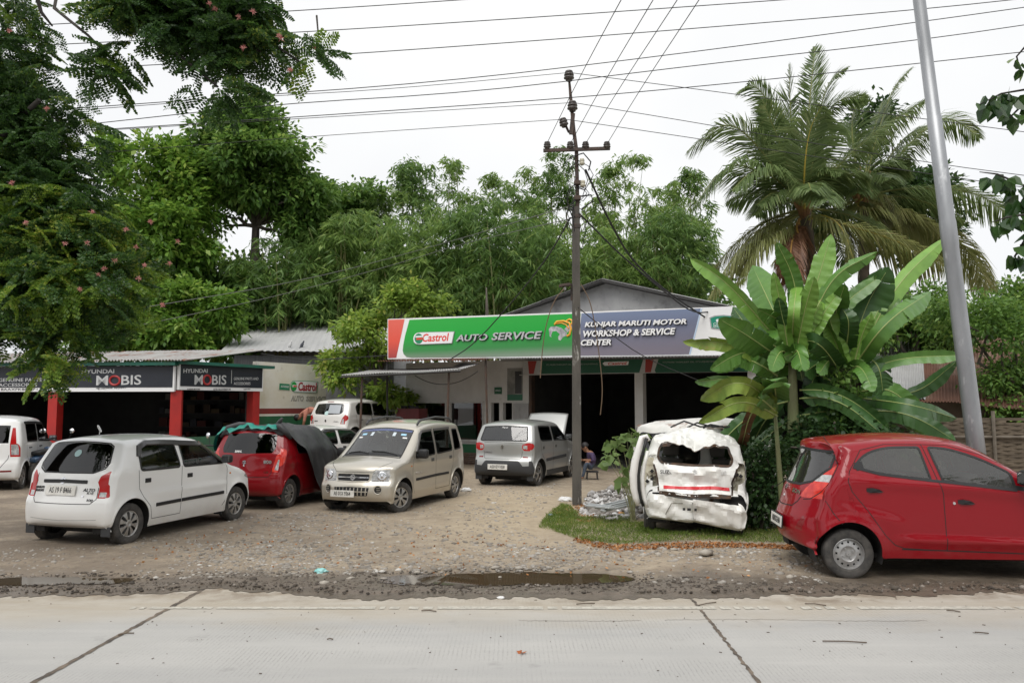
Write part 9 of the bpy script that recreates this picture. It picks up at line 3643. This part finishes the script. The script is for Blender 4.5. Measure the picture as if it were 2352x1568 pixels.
def clutter():
 g=rng(201)
 ms=stone_mat('stone_pale',(.17,.15,.125),(.36,.335,.30),(.52,.50,.46))
 # gravel, thickest between the left puddle and the grass
 cs=[ground_pts([(-100,1330),(380,1335),(900,1320),(1500,1310),(1700,1310),(1750,1270),(1240,1240),(1150,1170),(600,1180),(200,1262),(-100,1262)],4600,g),
  ground_pts([(300,1335),(900,1320),(1500,1310),(1400,1262),(900,1240),(500,1250)],2600,g),
  ground_pts([(600,1190),(1230,1190),(1300,1110),(1050,1110),(700,1180)],1500,g),
  ground_pts([(1500,1345),(1900,1345),(1880,1262),(1300,1262)],1100,g)]
 c=np.vstack(cs)
 dens=np.sin(c[:,0]*1.9+1) +np.sin(c[:,1]*2.3+c[:,0]) +g.normal(0,.9,len(c))
 c=c[dens >-.5]
 keep=np.ones(len(c),dtype=bool)
 for p in PUD:
  keep &= ~in_poly(c[:,0],c[:,1],p)
 keep &= c[:,1] > edge_y(c[:,0]) +.25
 c=c[keep]
 sz=np.exp(g.normal(math.log(.017),.45,len(c)))
 pebbles('gravel',c,np.clip(sz,.006,.06),ms,g,.5)
 # fine dark crumbs on the wet mud
 c=np.vstack([ground_pts([(-100,1350),(300,1345),(850,1345),(1600,1352),(1700,1330),(900,1315),(300,1318),(-100,1318)],1500,g),
   ground_pts([(-100,1372),(2400,1362),(2400,1340),(-100,1340)],2600,g)])
 keep=c[:,1] > edge_y(c[:,0]) +.05
 for p in PUD:
  keep &= ~in_poly(c[:,0],c[:,1],p)
 pebbles('mud_crumbs',c[keep],np.exp(g.normal(math.log(.010),.5,keep.sum())),stone_mat('crumb',(.05,.042,.035),(.12,.10,.08),(.25,.22,.19)),g,.6)
 # stones one can single out
 big=[('largest pale flat stone in front of the wreck',1620,1274,.27),('pale stone left of the largest flat stone',1512,1273,.12),('pale stone at the right rim of the large puddle',1478,1274,.12),
  ('brown rounded stone at the far rim of the large puddle',1192,1306,.14),('grey stone left of the brown rounded stone at the puddle rim',1137,1303,.10),
  ('small stone standing in the large puddle',1148,1324,.06),('pale stone on the mud in front of the bright red hatchback',1815,1326,.12),('pale stone near the left mud edge',805,1329,.10),
  ('stone on the concrete edge beside the left joint',745,1339,.12),('flat stone by the green grass edge in front of the wreck',1548,1262,.12),('pale stone beyond the cyan plastic bag',820,1300,.09),
  ('pale stone at the left rim of the large puddle',958,1314,.10),('flat stone between the puddles',880,1328,.09)]
 st=M('stone_single',(.40,.365,.31),.85,col2=(.30,.27,.23),vs=9,bump=.2)
 for i,(lab,u,v,s) in enumerate(big):
  q=G(u,v+4)
  o=pebbles('stone',np.array([[0,0,s*.18]]),np.array([s*.5]),st,rng(300+i),.42,None)
  o.location=(q.x,q.y,0.005)
  tag(o,lab,'stone','single stones on the verge')
 # grass verge
 mg=leaf_mat('grass_blade',(.08,.15,.022),(.21,.28,.06),(.40,.38,.15),trans=.4)
 polys=[([(1240,1208),(1260,1180),(1300,1160),(1335,1190),(1450,1190),(1475,1212),(1560,1228),(1720,1215),(1800,1225),(1830,1252),(1640,1246),(1420,1254),(1330,1245)],15000),
  ([(1236,1215),(1290,1158),(1330,1180),(1300,1230)],2200),([(1690,1170),(1760,1180),(1800,1225),(1720,1215)],1600),([(1470,1205),(1500,1218),(1540,1226),(1500,1235),(1460,1222)],1500)]
 V=[]
 for poly,n in polys:
  c=ground_pts(poly,n,g)
  tuft=.5 +.5 *np.sin(c[:,0]*7) *np.sin(c[:,1]*9+1)
  d=np.stack([g.normal(0,.45,n),g.normal(-.1,.45,n),np.ones(n)],1)
  V.append(leaf_quads(c,d,(.05+.10*tuft*g.random(n))*g.uniform(.7,1.3,n),.008,g,.35))
 tag(mk_quads('grass',np.concatenate(V),mg),kind='stuff')
 # fallen leaves along the grass
 ml=stone_mat('fallen_leaf',(.20,.085,.03),(.42,.19,.07),(.55,.33,.16))
 c=np.vstack([ground_pts([(1330,1238),(1420,1256),(1640,1250),(1850,1256),(1850,1266),(1640,1262),(1420,1270),(1310,1246)],1500,g),ground_pts([(1275,1180),(1330,1160),(1400,1180),(1350,1205)],420,g),
   ground_pts([(600,1190),(1900,1300),(1700,1340),(200,1300)],350,g)])
 c[:,2] += .01
 d=np.stack([g.normal(0,1,len(c)),g.normal(0,1,len(c)),g.normal(.15,.3,len(c))],1)
 tag(mk_quads('leaf_litter',leaf_quads(c,d,g.uniform(.025,.06,len(c)),g.uniform(.015,.035,len(c)),g,.1),ml),kind='stuff')
 # rubble heap behind the grass
 c=ground_pts([(1330,1180),(1360,1150),(1420,1125),(1475,1130),(1480,1195),(1400,1195)],1900,g)
 hgt=np.clip(1-np.hypot((c[:,0]-G(1425,1160).x)/1.3,(c[:,1]-G(1425,1160).y)/1.6),0,1)
 c[:,2] += hgt *.32 *g.uniform(.5,1,len(c))
 pebbles('rubble',c,np.exp(g.normal(math.log(.032),.5,len(c))),stone_mat('rubble_mix',(.17,.15,.13),(.55,.54,.53),(.72,.72,.71)),g,.7)
 c2=ground_pts([(1720,1180),(1790,1170),(1810,1215),(1740,1215)],240,g)
 c2[:,2] += .04 *g.random(len(c2))
 pebbles('rubble',c2,np.exp(g.normal(math.log(.03),.5,len(c2))),MATS['rubble_mix'],g,.7)
 sm=M('scrap_sheet',(.50,.52,.53),.6,col2=(.36,.38,.38),vs=4)
 for i,(u0,v0,u1,v1,lab) in enumerate(((1372,1166,1468,1143,'long white strip of scrap on top of the rubble heap'),(1385,1172,1470,1153,'grey ribbed strip of scrap across the rubble heap'),
      (1350,1160,1405,1166,'short white strip of scrap at the left of the rubble heap'))):
  a,b=G(u0,v0,.22),G(u1,v1,.28)
  mid=(a+b) /2
  d=b - a
  rot=Matrix.Rotation(math.atan2(d.y,d.x),3,'Z') @ Matrix.Rotation(-math.atan2(d.z,Vector((d.x,d.y)).length),3,'Y')
  mb=MB().box(mid,(d.length,.12,.03),rot,0,.006)
  mb.box(mid+Vector((0,0,.025)),(d.length*.96,.03,.03),rot,0,.006)
  tag(mb.build('scrap_strip',sm),lab,'scrap','scrap strips on the rubble')
 # litter
 def bag(lab,u,v,s,mat,seed,cat='litter',name='plastic_bag',fl=.5):
  q=G(u,v)
  gg=rng(seed)
  bm=bmesh.new()
  bmesh.ops.create_icosphere(bm,subdivisions=3,radius=1)
  vv=np.array([tuple(w.co) for w in bm.verts])
  nn=np_noise(vv,3.1,seed) *.28 +np.abs(np_noise(vv,6,seed+1)) *.25
  for w,k in zip(bm.verts,nn):
   w.co *= (1+k)
   w.co=(w.co.x*s,w.co.y*s*.7,w.co.z*s*fl)
  me=bpy.data.meshes.new(name)
  bm.to_mesh(me)
  bm.free()
  me.materials.append(mat)
  o=bpy.data.objects.new(name,me)
  COL.objects.link(o)
  o.location=(q.x,q.y,s*fl*.8)
  tag(o,lab,cat)
 cy=M('bag_cyan',(.16,.48,.46),.4,col2=(.35,.62,.60),vs=12)
 bag('crumpled cyan plastic bag on the mud left of the large puddle',735,1317,.065,cy,1)
 bag('tiny cyan plastic scrap beyond the crumpled cyan bag',699,1307,.022,cy,2)
 wh=M('paper_white',(.70,.70,.69),.7)
 bag('white crumpled paper behind the champagne hatchback',1071,1129,.10,wh,3,name='paper_scrap')
 bag('small white paper left of the utility pole',1135,1157,.09,wh,4,name='paper_scrap',fl=.2)
 bag('white paper lying at the foot of the utility pole',1300,1152,.13,wh,5,name='paper_scrap',fl=.4)
 bag('blue and white wrapper in the grass by the utility pole',1266,1164+22,.05,M('wrapper_blue',(.15,.35,.6),.5,col2=(.6,.6,.62),vs=12),6,name='wrapper')
 bag('small white scrap on the mud in front of the large puddle',1150,1374,.03,wh,7,name='paper_scrap',fl=.4)
 bag('yellow and red wrapper at the edge of the rubble heap',1428,1184,.07,M('wrapper_red',(.5,.08,.05),.5,col2=(.6,.5,.1),vs=10),8,name='wrapper')
 bag('crumpled white cloth on the rubble beside the wreck',1455,1175,.12,wh,9,name='cloth_scrap',fl=.5)
 # red-brown leaf on the road
 q=G(1198,1501)
 c=np.array([[q.x,q.y,.008]]*4)
 d=np.array([[1,.3,.15],[-.9,.5,.1],[.2,-1,.3],[-.2,.9,.1]])
 tag(mk_quads('fallen_leaf',leaf_quads(c,d,.045,.03,g,-.1),M('leaf_redbrown',(.33,.09,.02),.7)),'single red-brown leaf lying on the concrete road','leaf')
 # twigs and crumbs on the road
 mb=MB()
 for (u,v,l) in ((1345,1388,.18),(1625,1388,.20),(1560,1500,.0),(1940,1476,.34),(1873,1390,.18),(2190,1405,.1),(2300,1345,.3),(2210,1330,.2),(2080,1326,.2),(985,1405,.14),(758,1470,.05),
   (290,1458,.1),(2255,1455,.1),(1815,1585,.1)):
  p=G(u,v)
  a=g.normal(0,.25)
  if l:
   mb.tube([(p.x-l/2,p.y-l*a,.012),(p.x,p.y+g.normal(0,.01),.014),(p.x+l/2,p.y+l*a,.01)],.005,4)
 c=ground_pts([(-100,1380),(2450,1370),(2450,1560),(-100,1560)],130,g)
 for p in c:
  s=g.uniform(.003,.007)
  mb.box((p[0],p[1],.004+s*.3),(s*g.uniform(1,5),s,s*.6),Matrix.Rotation(g.uniform(0,3),3,'Z'))
 tag(mb.build('road_debris',M('twig',(.09,.065,.045),.9)),kind='stuff')
wrecked_hatchback()
wrecked_van()
tarpaulin()
people()
motorcycles()
poles()
clutter()
